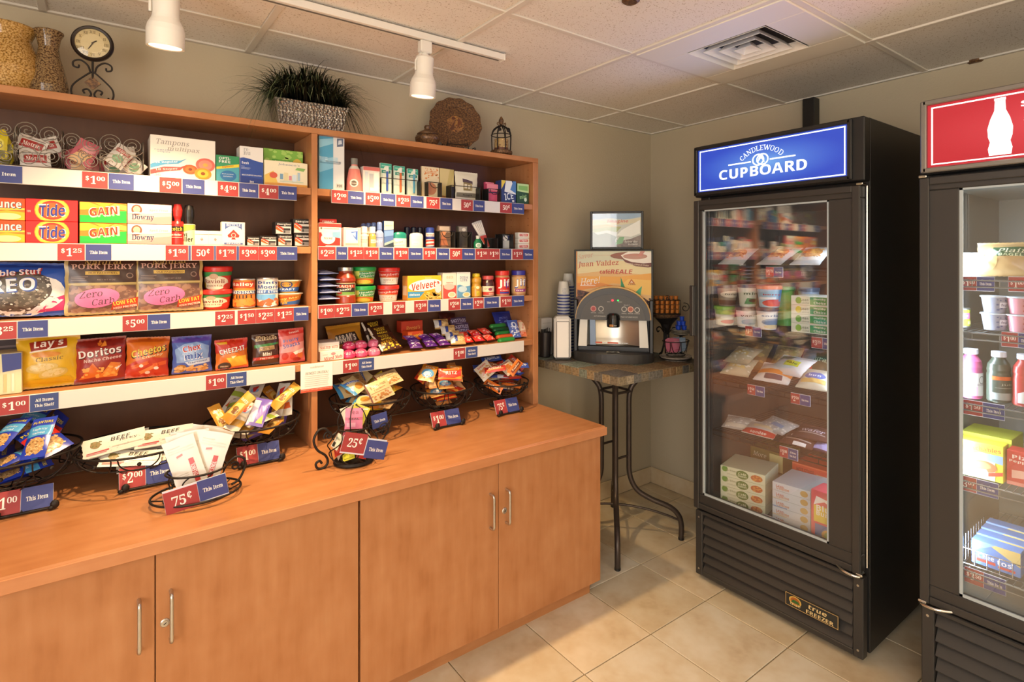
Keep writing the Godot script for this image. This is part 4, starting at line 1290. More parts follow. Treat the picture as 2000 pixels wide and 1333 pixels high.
	carton("cracker_pack", "yellow and white cracker sleeve lying at the end of the lowest shelf", "cracker pack", "", Vector3(-3.0958, 1.048, 0.205), 0.11, 0.118, 0.1, "dfd8b0", "r 0 0 .1 1 c9b04a;r .38 .1 .44 .9 c9ba7a;p 3f4a8f .62 .55 1 .6 1 1 .6 1;t Saltine_Lovers .25 .6 .1 .5 6d6038 s 90;o .2 .26 .18 .2 .1 8f8f88;r .5 .05 .56 .5 e9e4c8;r .64 .05 .7 .5 c9c08a;r .8 .05 .86 .5 e9e4c8")
	carton("snack_box", "dark wrapped snack pack behind the yellow cracker sleeve", "snack pack", "", Vector3(-3.0873, 1.048, 0.105), 0.15, 0.155, 0.07, "35262c", "r 0 .8 1 .84 6a5a60;r 0 .6 1 .62 59484e")
	pouch("chip_bag", "yellow potato chip bag with a red banner", "chip bag", b, Vector3(-2.9823, 1.049, 0.196), 0.152, 0.152, 0.03, "e2b324", "p 9a2f26 .22 .73 .80 .80 .78 .96 .2 .90;p efe3d2 .2 .7 .8 .77 .8 .8 .2 .73;t Lay's .5 .85 .46 .17 f3ece0 b 6 .15;e .46 .66 .24 .055 d98a1f;t Classic .52 .575 .44 .08 5a4718 f 4 .15;e .40 .40 .26 .10 d8b862 4;e .40 .41 .2 .07 e3c98a 4;e .58 .28 .24 .1 d3b256 8;e .58 .29 .19 .07 e0c585 8;p d9a41c .1 .1 .9 .06 .85 .2 .2 .18", 0.07, 0.0, 0.0, 11, M.film, "d8a41f")
	pouch("chip_bag", "dark red tortilla chip bag with white lettering", "chip bag", b, Vector3(-2.8543, 1.049, 0.197), 0.136, 0.138, 0.028, "9c2a20", "p 7d1d17 0 .8 1 .8 1 1 0 1;p d0712a .4 .82 .5 .96 .56 .84;p e08a34 .5 .8 .6 .96 .62 .82;t Doritos .5 .68 .86 .19 3a1712 b 5;t Doritos .49 .69 .84 .17 f0e9e2 b 5;t Nacho_Cheese .54 .53 .74 .07 e9c9bd b 4 .2;p d96a24 .08 .1 .34 .46 .56 .14;p e07c2c .44 .1 .7 .44 .9 .4 .8 .1;p e8913c .5 .16 .7 .36 .8 .16;g f0a850 30 4 .1 .12 .8 .36 .04;p f4e6da .76 .3 .92 .36 .8 .24", 0.07, 0.0, 0.02, 13, M.film, "8a2119")
	pouch("puff_bag", "orange cheese puff bag with yellow lettering", "chip bag", b, Vector3(-2.7338, 1.049, 0.197), 0.122, 0.13, 0.026, "d9701f", "p b8521a 0 .88 1 .88 1 1 0 1;t Cheetos .52 .66 .86 .2 2a211c b 12 .2;t Cheetos .51 .67 .82 .17 f0d04a b 12 .2;t Crunchy .6 .53 .5 .07 f3e4b0 b 10 .2;p c53a22 0 0 1 0 1 .46 .6 .5 .2 .42 0 .3;p dd6a2c .1 .3 .5 .42 .52 .34 .14 .22;p e8854a .3 .16 .7 .34 .74 .26 .34 .08;p e0602c .6 .34 .95 .4 .94 .3 .62 .26;e .34 .3 .05 .04 f2dfd0;e .7 .22 .06 .04 f2dfd0;e .5 .12 .06 .04 f0d4c4", 0.07, 0.0, -0.04, 17, M.film, "c9641c")
	pouch("snack_mix_bag", "blue and white snack mix bag with a purple top", "snack bag", b, Vector3(-2.6043, 1.049, 0.199), 0.121, 0.124, 0.026, "4a66b4", "p 5a4aa8 0 .84 1 .84 1 1 0 1;p 8aa9d8 .1 .3 .9 .3 .95 .7 .6 .84 .3 .8 .05 .66;p a9c2e4 .2 .5 .5 .8 .6 .5;t Chex .48 .68 .5 .18 eef0f4 b 8;t Chex .475 .685 .46 .16 c63c30 b 8;t mix .52 .47 .5 .2 eef0f4 b 4;t mix .515 .475 .46 .17 3858a8 b 4;p c9d8ea .3 .3 .95 .38 .95 .26 .4 .2;t Traditional .62 .3 .5 .05 3e5a9c b 6;e .2 .14 .14 .11 a97a3c;e .76 .1 .13 .07 c08a4a;e .48 .09 .1 .06 b98244;g d9b27a 40 6 .08 .05 .9 .2 .05", 0.06, 0.0, 0.0, 19, M.film, "4c3f96")
	pouch("cracker_bag", "red over orange cheese cracker bag", "snack bag", b, Vector3(-2.4815, 1.049, 0.203), 0.107, 0.104, 0.022, "d9711f", "p c5301f 0 .55 1 .66 1 1 0 1;r .05 .84 .36 .92 d9a82a;t CHEEZ-IT .5 .62 .82 .18 5a1810 b 7;t CHEEZ-IT .5 .63 .8 .16 f3eee4 b 7;p eab23a .3 .38 .95 .42 .95 .1 .5 .06;e .26 .1 .2 .14 3a3430;t ORIGINAL .26 .1 .24 .05 e9dcc0 b;p f2d9b0 .45 .42 .62 .44 .5 .34", 0.08, 0.0, 0.02, 23, M.film, "c02c1c")
	pouch("pretzel_bag", "dark brown pretzel bag with a green banner", "snack bag", b, Vector3(-2.3682, 1.049, 0.2), 0.096, 0.112, 0.022, "4f2d20", "p 3a2018 0 .8 1 .8 1 1 0 1;p d8c49a .1 .78 .9 .82 .85 .96 .12 .94;t SNYDER'S .5 .87 .7 .1 4a2a18 b 2;p 3f8a3c .05 .56 .95 .66 .95 .72 .05 .66;p c9a46a .2 .46 .8 .5 .78 .62 .24 .6;t PRETZELS .5 .54 .5 .08 5a3218 F 2;t Mini .5 .36 .32 .12 f0e6d6 b;p b8322a .02 .16 .98 .2 .98 .3 .02 .26;t PRETZELS .5 .22 .5 .05 f0d8c8 b", 0.08, 0.0, 0.0, 29, M.film, "452619")
	pouch("fruit_snack_bag", "pink and red fruit snack bag against the divider", "snack bag", b, Vector3(-2.2766, 1.049, 0.2), 0.092, 0.126, 0.016, "d86a62", "p c9332e 0 .78 1 .84 1 1 0 1;t Sunkist .6 .9 .4 .06 f3d8d0 b 5;p e8a09a 0 .3 1 .34 1 .6 0 .5;t Fruity .46 .66 .62 .12 4f63a8 b 8;t Snacks .46 .53 .66 .12 4f63a8 b 8;e .2 .2 .13 .1 b92f28;e .5 .18 .12 .1 c9453a;e .8 .2 .12 .1 d9703a;p f0dccf .5 .3 .95 .4 .9 .28 .6 .22;e .66 .08 .16 .06 a92a24", 0.07, 0.0, 0.03, 31, M.film, "c23a34", 0.03)


# ---------------------------------------------------------------- bay by the coffee table
func wire_holder(label: String, at: Vector3, w: float, h: float, d: float, loop := true):   # a black mesh pen-cup style holder with an open half-round front
	var o := thing("wire_holder", label, "holder", at - Vector3(0, 0, d / 2), 0.0, "black wire holders on the shelves")
	var m := MB.new()
	for y in [0.002, h]:
		m.tube([Vector3(-w / 2, y, -d / 2), Vector3(w / 2, y, -d / 2), Vector3(w / 2, y, d / 2), Vector3(-w / 2, y, d / 2)], 0.0017, 5, true)
	for x in [-1.0, 1.0]:
		for z in [-1.0, 1.0]:
			m.tube([Vector3(x * w / 2, 0.002, z * d / 2), Vector3(x * w / 2, h, z * d / 2)], 0.0017, 5)
	if loop:
		m.tube(scroll(Vector3(0, h, d / 2), w * 0.36, w * 0.36, PI, TAU, Vector3.RIGHT, Vector3.UP, 12), 0.0017, 5)
	part("frame", m, M.black, o)
	var s := MB.new()
	for x in [-1.0, 1.0]:
		s.box(Vector3(x * (w / 2 - 0.001), h / 2, 0), Vector3(0.0012, h - 0.004, d - 0.004))
	s.box(Vector3(0, h / 2, -d / 2 + 0.001), Vector3(w - 0.004, h - 0.004, 0.0012))
	part("mesh_side", s, M.black, o)


func stock_right():
	var b := "toiletries on the top shelf of the bay by the coffee table"
	carton("napkin_pack", "tall blue and white pack of dinner napkins against the divider", "napkin pack", b, Vector3(-2.1366, 1.7058, 0.214), 0.0993, 0.2127, 0.09, "dfe2e0", "p 4f9ec2 0 0 .55 0 .55 1 0 1;p 7fbcd6 0 .3 .55 .4 .55 .6 0 .5;p 8cc4da 0 .75 .55 .85 .55 .95 0 .9;t Kleenex .2 .55 .2 .5 b8dbe8 F 90;t 100_Count .44 .5 .12 .4 2c4a6a s 90;p 5f6f8a .7 .8 .95 .82 .95 .96 .7 .95;p c9d4dc .74 .84 .9 .86 .88 .93 .76 .92;r .66 .04 .94 .12 d3d0c8;t eco .8 .08 .2 .05 3a3a3a b", 0.0, "p 6aaccb 0 0 1 0 1 1 0 1")
	vessel("polish_remover_bottle", "clear pink bottle with a grey cap beside the napkin pack", "bottle", "", Vector3(-2.0406, 1.7058, 0.195), [["bottle", [[0.0, 0.0], [0.031, 0.0], [0.032, 0.003], [0.030, 0.05], [0.022, 0.092], [0.013, 0.105], [0.013, 0.112], [0.0, 0.112]], M.plastic, "df8478"], ["shoulder", [[0.0225, 0.0915], [0.0135, 0.1052], [0.0, 0.106]], M.plastic, "dcd6c8"], ["cap", [[0.0135, 0.110], [0.014, 0.135], [0.0, 0.136]], M.plastic, "77786f"]], [0.0315, 0.0305, 0.008, 0.052, 160], "e .55 .6 .2 .36 e6e0d4;e .55 .58 .13 .24 6a5a4c;t Cutex .55 .58 .24 .12 e9d9c8 b", 0.72)
	carton("travel_kit", "clear and white travel kit pouch beside the pink bottle", "travel kit", b, Vector3(-1.9753, 1.7058, 0.212), 0.0716, 0.1061, 0.035, "d8d6ce", "r .0 .86 1 1 c96a64;r .1 .1 .3 .8 bfc8ce;r .36 .05 .62 .74 a9b0b8;r .66 .1 .92 .8 e9e6de;r .4 .06 .9 .2 e9e5da")
	for i in 3:
		var x: float = [-1.9033, -1.8411, -1.777][i]
		var o := carton("toothbrush_card", ["teal toothbrush card with a blue brush, first in the wire holder", "teal toothbrush card with an orange brush, middle of the wire holder", "teal toothbrush card with a light blue brush, last in the wire holder"][i], "toothbrush", "toothbrush cards in a wire holder", Vector3(x, 1.7085, 0.19 - i * 0.004), 0.051, [0.128, 0.124, 0.118][i], 0.012, "cfe3d4", "p 3fa892 0 .84 1 .8 1 1 0 1;r .1 .9 .9 .94 8fd0bc;e .5 .62 .3 .3 e3ecdc;r .1 .68 .9 .78 2f8f7c;t reach .5 .73 .5 .06 e3f0ea b")
		var m := MB.new().tint(["3f5fb0", "cc6a3a", "57a6c8"][i])
		m.box(Vector3(0.004, 0.055, 0.0095), Vector3(0.009, 0.085, 0.006), 0.002).tint("e9ece6").box(Vector3(0.004, 0.105, 0.0095), Vector3(0.011, 0.024, 0.008), 0.002)
		part("brush", m, M.plastic, o)
	wire_holder("wide black wire holder of toothbrush cards", Vector3(-1.8458, 1.7058, 0.214), 0.178, 0.066, 0.06, false)
	wire_holder("black wire holder with a brown packet, next to the toothbrushes", Vector3(-1.6886, 1.7058, 0.216), 0.066, 0.066, 0.06)
	carton("bandage_packet", "orange lettered cream packet in the wire holder next to the toothbrushes", "packet", b, Vector3(-1.6911, 1.7058, 0.182), 0.0857, 0.1381, 0.012, "e3d3b0", "t bandage .5 .82 .7 .14 d97a3a f 8;g d98a4a 22 3 .05 .6 .95 .95 .06;e .5 .3 .34 .2 c98a6a")
	carton("bandage_packet", "plain cream packet leaning behind the tall shop-print bag", "packet", b, Vector3(-1.602, 1.7058, 0.17), 0.0791, 0.1393, 0.02, "d9c98f", "p c9b874 .3 0 .6 0 1 1 .7 1;p a5703a 0 0 1 0 1 .1 0 .12", 0.1)
	pouch("popcorn_bag", "cream bag printed with a little dark shop front, in a black wire holder", "bag", b, Vector3(-1.5046, 1.712, 0.192), 0.124, 0.124, 0.014, "e0dcc8", "p 4a3a52 .28 .74 .72 .66 .72 .54 .28 .6;r .3 .3 .7 .6 8a7a50;r .34 .38 .46 .54 d9d2bc;r .5 .36 .6 .52 d9d2bc;r .62 .3 .68 .58 b9a878;p 5a4a52 .28 .62 .72 .56 .72 .62 .28 .7;r .04 .06 .96 .22 7a7466;t bags .5 .14 .4 .07 3a3630 b;p c98a8a .88 .2 .98 .2 .98 .4 .9 .4", 0.05, 0.0, 0.0, 4, M.paper)
	wire_holder("wide black wire holder in front of the cream shop-print bag", Vector3(-1.5319, 1.7058, 0.218), 0.15, 0.06, 0.045, false)
	for i in 2:
		carton("razor_box", ["taller pink box behind the black wire holder", "shorter pink box with a dark band, in the black wire holder"][i], "box", b, [Vector3(-1.3699, 1.7058, 0.17), 0.0558, 0.1374, Vector3(-1.3673, 1.7058, 0.19), 0.0762, 0.1207].slice(i * 3, i * 3 + 3)[0], [0.05, 0.064][i], [0.098, 0.088][i], 0.016, "d4557a", "p e68a9c 0 .7 1 .6 1 1 0 1;r 0 .5 1 .58 3b2f5a")
	wire_holder("black wire holder of pink boxes", Vector3(-1.3744, 1.7058, 0.217), 0.07, 0.06, 0.05)
	carton("mint_tin", "yellow, white and blue mint pack near the end of the top shelf", "mint pack", b, Vector3(-1.2889, 1.7058, 0.212), 0.0877, 0.1078, 0.05, "2c3f78", "p e3c94a 0 .6 .3 1 0 1;p dfe6ee .2 .5 1 .4 .7 1 .3 1;p 4f7fc0 .6 .6 1 .45 1 1 .8 1;t ICE .5 .3 .6 .3 d9e4f0 b 12;e .8 .1 .08 .05 e9e9e9")
	carton("mint_tin", "green mint pack at the very end of the top shelf", "mint pack", b, Vector3(-1.2027, 1.7058, 0.212), 0.0723, 0.1001, 0.05, "27513c", "p b8d9a0 0 .62 1 .56 1 1 0 1;p 7fb86a .1 .7 .9 .66 .9 .9 .1 .9;t mint .5 .36 .6 .2 9acb8c b 10;e .7 .22 .12 .1 cfe3cf")
	# second shelf
	b = "toiletries on the second shelf of the bay by the coffee table"
	carton("first_aid_kit", "red and white first aid kit with a hanging tab", "first aid kit", b, Vector3(-2.1425, 1.4858, 0.212), 0.0882, 0.0919, 0.04, "e8e2da", "p c92f2a 0 0 .3 0 .1 .6 0 .6;r 0 .84 1 1 d23a34;t + .1 .78 .1 .1 3a2c2c b;r .2 .76 .9 .79 d9a09a;p c8342e .05 .05 .95 .05 .95 .5 .05 .5;e .4 .34 .32 .24 ece6de;t First_Aid .4 .36 .36 .1 b8403a b;p 7fb0d2 .6 .42 .95 .36 .95 .66 .6 .62")
	carton("kit_tab", "red hanging tab of a second first aid kit behind the first", "first aid kit", b, Vector3(-2.1357, 1.4858, 0.168), 0.0685, 0.1106, 0.02, "cf352f", "t FIRST_AID .5 .92 .7 .05 f0dcd6 b;e .5 .82 .3 .1 efe8e0")
	carton("razor_pack", "pale pink razor pack with a blue razor", "razor pack", b, Vector3(-2.0549, 1.4858, 0.212), 0.0707, 0.0771, 0.03, "e3c3c0", "r .1 .1 .9 .9 efdfd6;p 4a6fc0 .4 .8 .82 .84 .8 .3 .6 .5;p a9c6e4 .45 .72 .7 .78 .68 .5;r .1 .1 .9 .2 d9a49c;r .84 .05 .92 .95 d9c79a")
	var bl := ["white-capped cream lotion bottle next to the razor pack", "white-capped amber lotion bottle", "white-capped cream lotion bottle in the back row", "white-capped amber lotion bottle in the back row"]
	for i in 4:
		var at: Vector3 = [Vector3(-2.0021, 1.486, 0.2), Vector3(-1.9675, 1.486, 0.2), Vector3(-1.9999, 1.486, 0.145), Vector3(-1.9648, 1.486, 0.145)][i]
		vessel("lotion_bottle", bl[i], "bottle", "lotion bottles on the second shelf", at, [["bottle", [[0.0, 0.0], [0.0145, 0.0], [0.0152, 0.002], [0.0152, 0.046], [0.0105, 0.056], [0.0, 0.056]], M.plastic, ["d8d2c2", "c69a4e"][i % 2]], ["cap", [[0.010, 0.056], [0.0128, 0.058], [0.0122, 0.083], [0.0, 0.085]], M.plastic, "ece6d8"]], [0.0152, 0.0152, 0.006, 0.043, 170], ["r .1 .62 .9 .66 8a7a5a;t baby .5 .4 .6 .2 8a8f86 f", "r .4 .3 .9 .7 e6dcc4;t oil .6 .5 .3 .2 8a5a2a f"][i % 2])
	for i in 4:
		vessel("spray_bottle", ["blue spray bottle with a tall cap in the front row", "blue spray bottle behind the first blue one", "blue spray bottle third from the front", "blue spray bottle at the back of the row"][i], "bottle", "blue spray bottles on the second shelf", Vector3(-1.9367 - i * 0.006, 1.486, 0.2 - i * 0.042), [["bottle", [[0.0, 0.0], [0.0165, 0.0], [0.0172, 0.002], [0.0172, 0.058], [0.009, 0.070], [0.0, 0.07]], M.plastic, "8e9fc6"], ["cap", [[0.009, 0.07], [0.0105, 0.074], [0.0105, 0.098], [0.008, 0.104], [0.0, 0.105]], M.plastic, "6f87c0"]], [0.0172, 0.0172, 0.006, 0.054, 170], "t off .5 .4 .5 .2 e3e8f2 b;r .2 .7 .8 .74 5a6ea8")
	carton("lotion_tube", "upright blue and white lotion tube with a crimped end", "tube", b, Vector3(-1.895, 1.4858, 0.2), 0.0431, 0.1106, 0.02, "4c6ba6", "p c9cbb8 0 .66 1 .7 1 1 0 1;p 6f93c8 0 .4 1 .46 1 .66 0 .62;p 26384f 0 0 1 0 1 .26 0 .16;p 8aa6a8 0 .16 1 .3 1 .2 0 .06;t lotion .5 .84 .7 .06 8a8f80 s")
	vessel("deodorant", "white deodorant stick with a teal cap", "deodorant", "deodorant sticks on the second shelf", Vector3(-1.8435, 1.486, 0.195), [["stick", [[0.0, 0.0], [0.029, 0.0], [0.0296, 0.003], [0.0296, 0.039], [0.0, 0.039]], M.plastic, "e0dfd2"], ["cap", [[0.0296, 0.039], [0.0296, 0.056], [0.025, 0.063], [0.012, 0.067], [0.0, 0.0675]], M.plastic, "1f7f74"]], [0.0296, 0.0296, 0.004, 0.036, 130], "t Secret .5 .6 .6 .3 3a4a46 f 8 .3;p 8fb3a2 .1 .1 .9 .2 .9 .3 .1 .2", 0.55)
	vessel("deodorant", "all-white deodorant stick with a rounded cap", "deodorant", "deodorant sticks on the second shelf", Vector3(-1.7675, 1.486, 0.195), [["stick", [[0.0, 0.0], [0.031, 0.0], [0.0316, 0.003], [0.0316, 0.036], [0.0, 0.036]], M.plastic, "d2cfcb"], ["cap", [[0.0316, 0.0365], [0.0316, 0.052], [0.027, 0.061], [0.012, 0.065], [0.0, 0.0655]], M.plastic, "d9d6d0"]], [0.0316, 0.0316, 0.004, 0.033, 130], "e .55 .5 .28 .34 bcc6d2;t Dove .55 .5 .3 .2 8a93a6 f 0 .2", 0.55)
	for i in 4:
		vessel("shave_can", ["dark blue capped can in the back row, nearest the blue tube", "dark blue capped can in the back row, second from the blue tube", "dark blue capped can in the back row, third from the blue tube", "dark blue capped can in the back row, beside the striped can"][i], "spray can", "dark cans behind the deodorant sticks", Vector3(-1.7648 + i * 0.029, 1.486, 0.1 + i * 0.006), [["can", [[0.0, 0.0], [0.0135, 0.0], [0.0135, 0.066], [0.0, 0.066]], M.plastic, "23284a"], ["cap", [[0.0132, 0.066], [0.0132, 0.092], [0.010, 0.095], [0.0, 0.095]], M.plastic, "1b1d2f"]])
	vessel("shave_can", "shaving foam can with red and white diagonal stripes and a blue cap", "spray can", "", Vector3(-1.7036, 1.486, 0.2), [["can", [[0.0, 0.0], [0.0185, 0.0], [0.0185, 0.066], [0.0, 0.066]], M.plastic, "d8d2cc"], ["cap", [[0.018, 0.066], [0.018, 0.086], [0.014, 0.0895], [0.0, 0.09]], M.plastic, "2a3c8a"]], [0.0185, 0.0185, 0.002, 0.064, 300], "p 2a3170 0 .6 1 .6 1 .78 0 .78;p c0392f 0 .36 1 .5 1 .6 0 .48;p c0392f 0 .1 1 .26 1 .38 0 .22;p 2a3170 0 0 1 0 1 .12 0 .06;t Barbasol .5 .9 .3 .1 8a2a2a b")
	wire_holder("black wire holder of brown clear-wrapped combs", Vector3(-1.6273, 1.486, 0.217), 0.078, 0.075, 0.05)
	wire_holder("black wire holder of clear-wrapped sewing kits, second of the pair", Vector3(-1.5319, 1.486, 0.217), 0.064, 0.075, 0.05)
	carton("comb_packet", "clear packet with a brown comb in the wire holder", "packet", b, Vector3(-1.6268, 1.489, 0.19), 0.066, 0.098, 0.02, "6a5648", "p a86a48 .1 .1 .8 .1 .6 .5 .3 .6;e .6 .8 .2 .1 d9b49a;p b9a99a .1 .8 .9 .7 .9 .98 .1 .98;e .4 .66 .2 .1 c98a62", 0.0)
	carton("sewing_packet", "clear packet of sewing things in the second wire holder", "packet", b, Vector3(-1.5312, 1.489, 0.19), 0.052, 0.1, 0.02, "4b463e", "p 8f8a82 .1 .7 .9 .76 .9 .98 .1 .98;p 3b3833 .1 .1 .9 .1 .9 .6 .1 .5;e .6 .84 .2 .08 d0ccc4")
	vessel("mouthwash_bottle", "small green mouthwash bottle with a round label", "bottle", "", Vector3(-1.4602, 1.486, 0.205), [["bottle", [[0.0, 0.0], [0.020, 0.0], [0.0215, 0.004], [0.0215, 0.028], [0.010, 0.046], [0.0, 0.046]], M.plastic, "1f7a52"], ["cap", [[0.009, 0.046], [0.0095, 0.06], [0.0, 0.061]], M.plastic, "d9d9d0"]], [0.0215, 0.0215, 0.003, 0.028, 130], "e .6 .5 .3 .44 dfe8e0;e .6 .5 .2 .3 9cc0a8", 0.7)
	for i in 5:
		var o := thing("toothbrush", ["clear-wrapped toothbrush leaning furthest out of the fan", "clear-wrapped toothbrush, second in the fan", "clear-wrapped toothbrush in the middle of the fan", "clear-wrapped toothbrush, fourth in the fan", "clear-wrapped toothbrush standing nearest the navy holder"][i], "toothbrush", Vector3(-1.3967 - 0.002 + i * 0.007, 1.492, 0.19 - i * 0.006), 0.0, "fan of wrapped toothbrushes")
		o.rotation.z = 0.62 - i * 0.06
		part("sleeve", MB.new().tint("cfccc6").box(Vector3(0, 0.07, 0), Vector3(0.012, 0.138, 0.005), 0.002), M.film, o)
		part("handle", MB.new().tint("c8402f").box(Vector3(0, 0.035, 0.003), Vector3(0.008, 0.06, 0.004), 0.0015).tint("efe9e0").box(Vector3(0, 0.1, 0.003), Vector3(0.007, 0.06, 0.004), 0.0015), M.plastic, o)
	wire_holder("black wire holder at the foot of the fan of toothbrushes", Vector3(-1.3861, 1.486, 0.217), 0.06, 0.05, 0.05, false)
	wire_holder("navy and black wire holder beside the stacked toothpaste boxes", Vector3(-1.2973, 1.486, 0.217), 0.062, 0.07, 0.06)
	carton("cotton_pack", "white and navy packet in the wire holder beside the toothpaste", "packet", b, Vector3(-1.2931, 1.489, 0.19), 0.05, 0.064, 0.03, "c4c8c6", "p 2b3566 0 .62 1 .62 1 1 0 1;e .5 .8 .3 .2 e6e6e2")
	for i in 3:
		carton("toothpaste_box", ["bottom white and red toothpaste box of the stack", "middle white and red toothpaste box of the stack", "top white and red toothpaste box of the stack"][i], "toothpaste", "stack of toothpaste boxes", Vector3(-1.1922, 1.486 + i * 0.0275, 0.208), 0.075 - i * 0.001, 0.0268, 0.03, "e4dfd5", "p c23a34 .1 .3 .8 .34 .8 .8 .1 .76;t Colgate .45 .55 .56 .4 f4ece6 b")
	# third shelf
	b = "groceries on the third shelf of the bay by the coffee table"
	for i in 5:
		pouch("cookie_packet", ["bottom blue cookie packet of the stack by the divider", "second blue cookie packet of the stack by the divider", "middle blue cookie packet of the stack by the divider", "fourth blue cookie packet of the stack by the divider", "top blue cookie packet of the stack by the divider"][i], "cookie packet", "stack of blue cookie packets", Vector3(-2.1465 + [0.0, 0.003, -0.002, 0.004, -0.002][i], 1.274 + i * 0.0245, 0.225), 0.082, 0.15, 0.0115, "4f66b0", "p c9cbe2 .1 .02 .9 .02 .8 .2 .2 .2;e .5 .6 .3 .2 b08a5a;t cookies .5 .3 .6 .1 e3e6f2 b;r 0 .02 1 .1 9fabd4", 1.52, 0.04 * i, 0.0, 40 + i, M.film, "aab3d8")
	vessel("sauce_jar", "tall glass jar of red pasta sauce with a metal lid", "jar", b, Vector3(-2.0721, 1.263, 0.185), [["jar", [[0.0, 0.0], [0.036, 0.0], [0.039, 0.004], [0.039, 0.028], [0.0365, 0.032], [0.0365, 0.082], [0.039, 0.088], [0.038, 0.102], [0.027, 0.122], [0.026, 0.13], [0.0, 0.13]], M.film, "8f2f14"], ["lid", [[0.0285, 0.128], [0.0295, 0.13], [0.0295, 0.142], [0.0275, 0.1435], [0.0, 0.143]], M.tin, "d8d2c0"]], [0.0367, 0.0367, 0.033, 0.081, 170], "r 0 0 1 1 e3d6a4;r .04 .04 .96 .96 2a2320;p b02f22 .1 .62 .9 .62 .9 .86 .1 .86;t RAGU .5 .74 .6 .2 f0e0c8 F;t Chunky .5 .44 .5 .2 f0ead8 F 8;p 6f9a3f .1 .06 .9 .06 .9 .26 .1 .3;e .3 .2 .12 .12 b03a24")
	for i in 2:
		tub("soup_tub", ["lower green-lidded soup tub", "upper green-lidded soup tub"][i], "green-lidded soup tubs", [Vector3(-1.9892, 1.263, 0.212), Vector3(-1.9871, 1.3357, 0.212)][i], 0.098, [0.066, 0.071][i], "9fb83f", "1f9448", "p c9d66a 0 .6 .4 .6 .4 1 0 1;p 2f8a4a .38 .5 .9 .46 .96 .98 .4 .96;t Healthy .64 .82 .5 .2 eef4ea f 4 .2;t Choice .64 .62 .44 .2 eef4ea f 4 .2;e .5 .16 .4 .26 c9602a;e .5 .14 .24 .16 dfb13a;r 0 .3 .16 .5 c9cfd2")
		tub("soup_tub", ["lower white tub with a red lid and red upper band", "upper white tub with a red lid and red upper band"][i], "red and white soup tubs", [Vector3(-1.8827, 1.263, 0.21), Vector3(-1.8781, 1.3327, 0.21)][i], 0.092, [0.066, 0.07][i], "e3ded2", "d02c26", "p c22820 0 .5 1 .5 1 1 0 1;t Campbell's .5 .74 .76 .24 f4e9e2 f 2 .25;r .2 .54 .8 .58 d9a03a;t soup .5 .28 .36 .14 a8603a f;t AT_HAND .5 .12 .4 .08 8a7a6a s")
	carton("cheese_shells_box", "yellow box of shells and cheese with red lettering", "box", b, Vector3(-1.7355, 1.2628, 0.212), 0.1618, 0.1039, 0.05, "e7b62e", "p d9a024 0 0 1 0 1 .5 .7 .4 .3 .3 0 .2;p 3f8fc0 0 .1 .34 .1 .5 .34 0 .36;t deluxe .2 .23 .3 .1 e3eef2 b;e .52 .62 .5 .24 eaf0ec 6;t Velveeta .52 .62 .84 .3 c2361f b 7 .15;r .5 .86 .7 .95 d9c06a;p d9852f .5 .02 1 .06 1 .3 .7 .26;g f0cb6a 40 3 .5 .02 .98 .3 .08;e .9 .46 .1 .2 b8d0d8", 0.0, "p d99a4a 0 0 1 0 1 1 0 1;r .1 .2 .9 .6 e0c9a0")
	carton("oatmeal_carton", "tall pink and cream oatmeal cup carton", "carton", "oatmeal cartons on the third shelf", Vector3(-1.6125, 1.2628, 0.212), 0.069, 0.1153, 0.05, "e0d8cc", "p c9524a 0 0 1 0 1 .5 .6 .52 .2 .46 0 .54;t oats .5 .84 .5 .12 c9a878 f;e .46 .46 .4 .12 e6b8ac;e .66 .14 .3 .12 efe6d6;e .66 .15 .22 .08 e3c9a0;t berry .5 .62 .5 .06 b04a44 b")
	carton("oatmeal_carton", "tall blue and cream oatmeal cup carton", "carton", "oatmeal cartons on the third shelf", Vector3(-1.5396, 1.2628, 0.212), 0.0714, 0.1166, 0.05, "dfe0dc", "p 5f9ac2 0 0 1 0 1 .48 .6 .44 .2 .52 0 .5;t DISH .5 .8 .6 .1 8a9ab0 b;t LITE .5 .69 .5 .08 8a9ab0 b;e .4 .34 .34 .12 b9d3e0;e .7 .12 .3 .1 efe8da;e .7 .13 .22 .07 e0c486")
	for i in 4:
		vessel("honey_bottle", ["honey bottle with a yellow cap in the front row", "honey bottle directly behind the front one, only its yellow cap showing", "third honey bottle back, only its yellow cap showing", "rearmost honey bottle, only its yellow cap showing"][i], "bottle", "honey bottles with yellow caps", Vector3(-1.4594 - i * 0.03, 1.263, 0.19 - i * 0.044), [["bottle", [[0.0, 0.0], [0.024, 0.0], [0.0262, 0.004], [0.0262, 0.045], [0.0215, 0.053], [0.0215, 0.06], [0.0245, 0.072], [0.0235, 0.086], [0.016, 0.094], [0.0, 0.094]], M.film, "b98a2a"], ["cap", [[0.017, 0.094], [0.018, 0.096], [0.0172, 0.109], [0.0, 0.1105]], M.plastic, "dcbf22"]], [0.0264, 0.0264, 0.004, 0.052, 90], "o .6 .86 .3 .2 .3 d9a02a;r .46 .06 .8 .5 cbb42c;e .6 .86 .2 .14 e9dcae;t honey .63 .26 .26 .1 5a6a1f b 90")
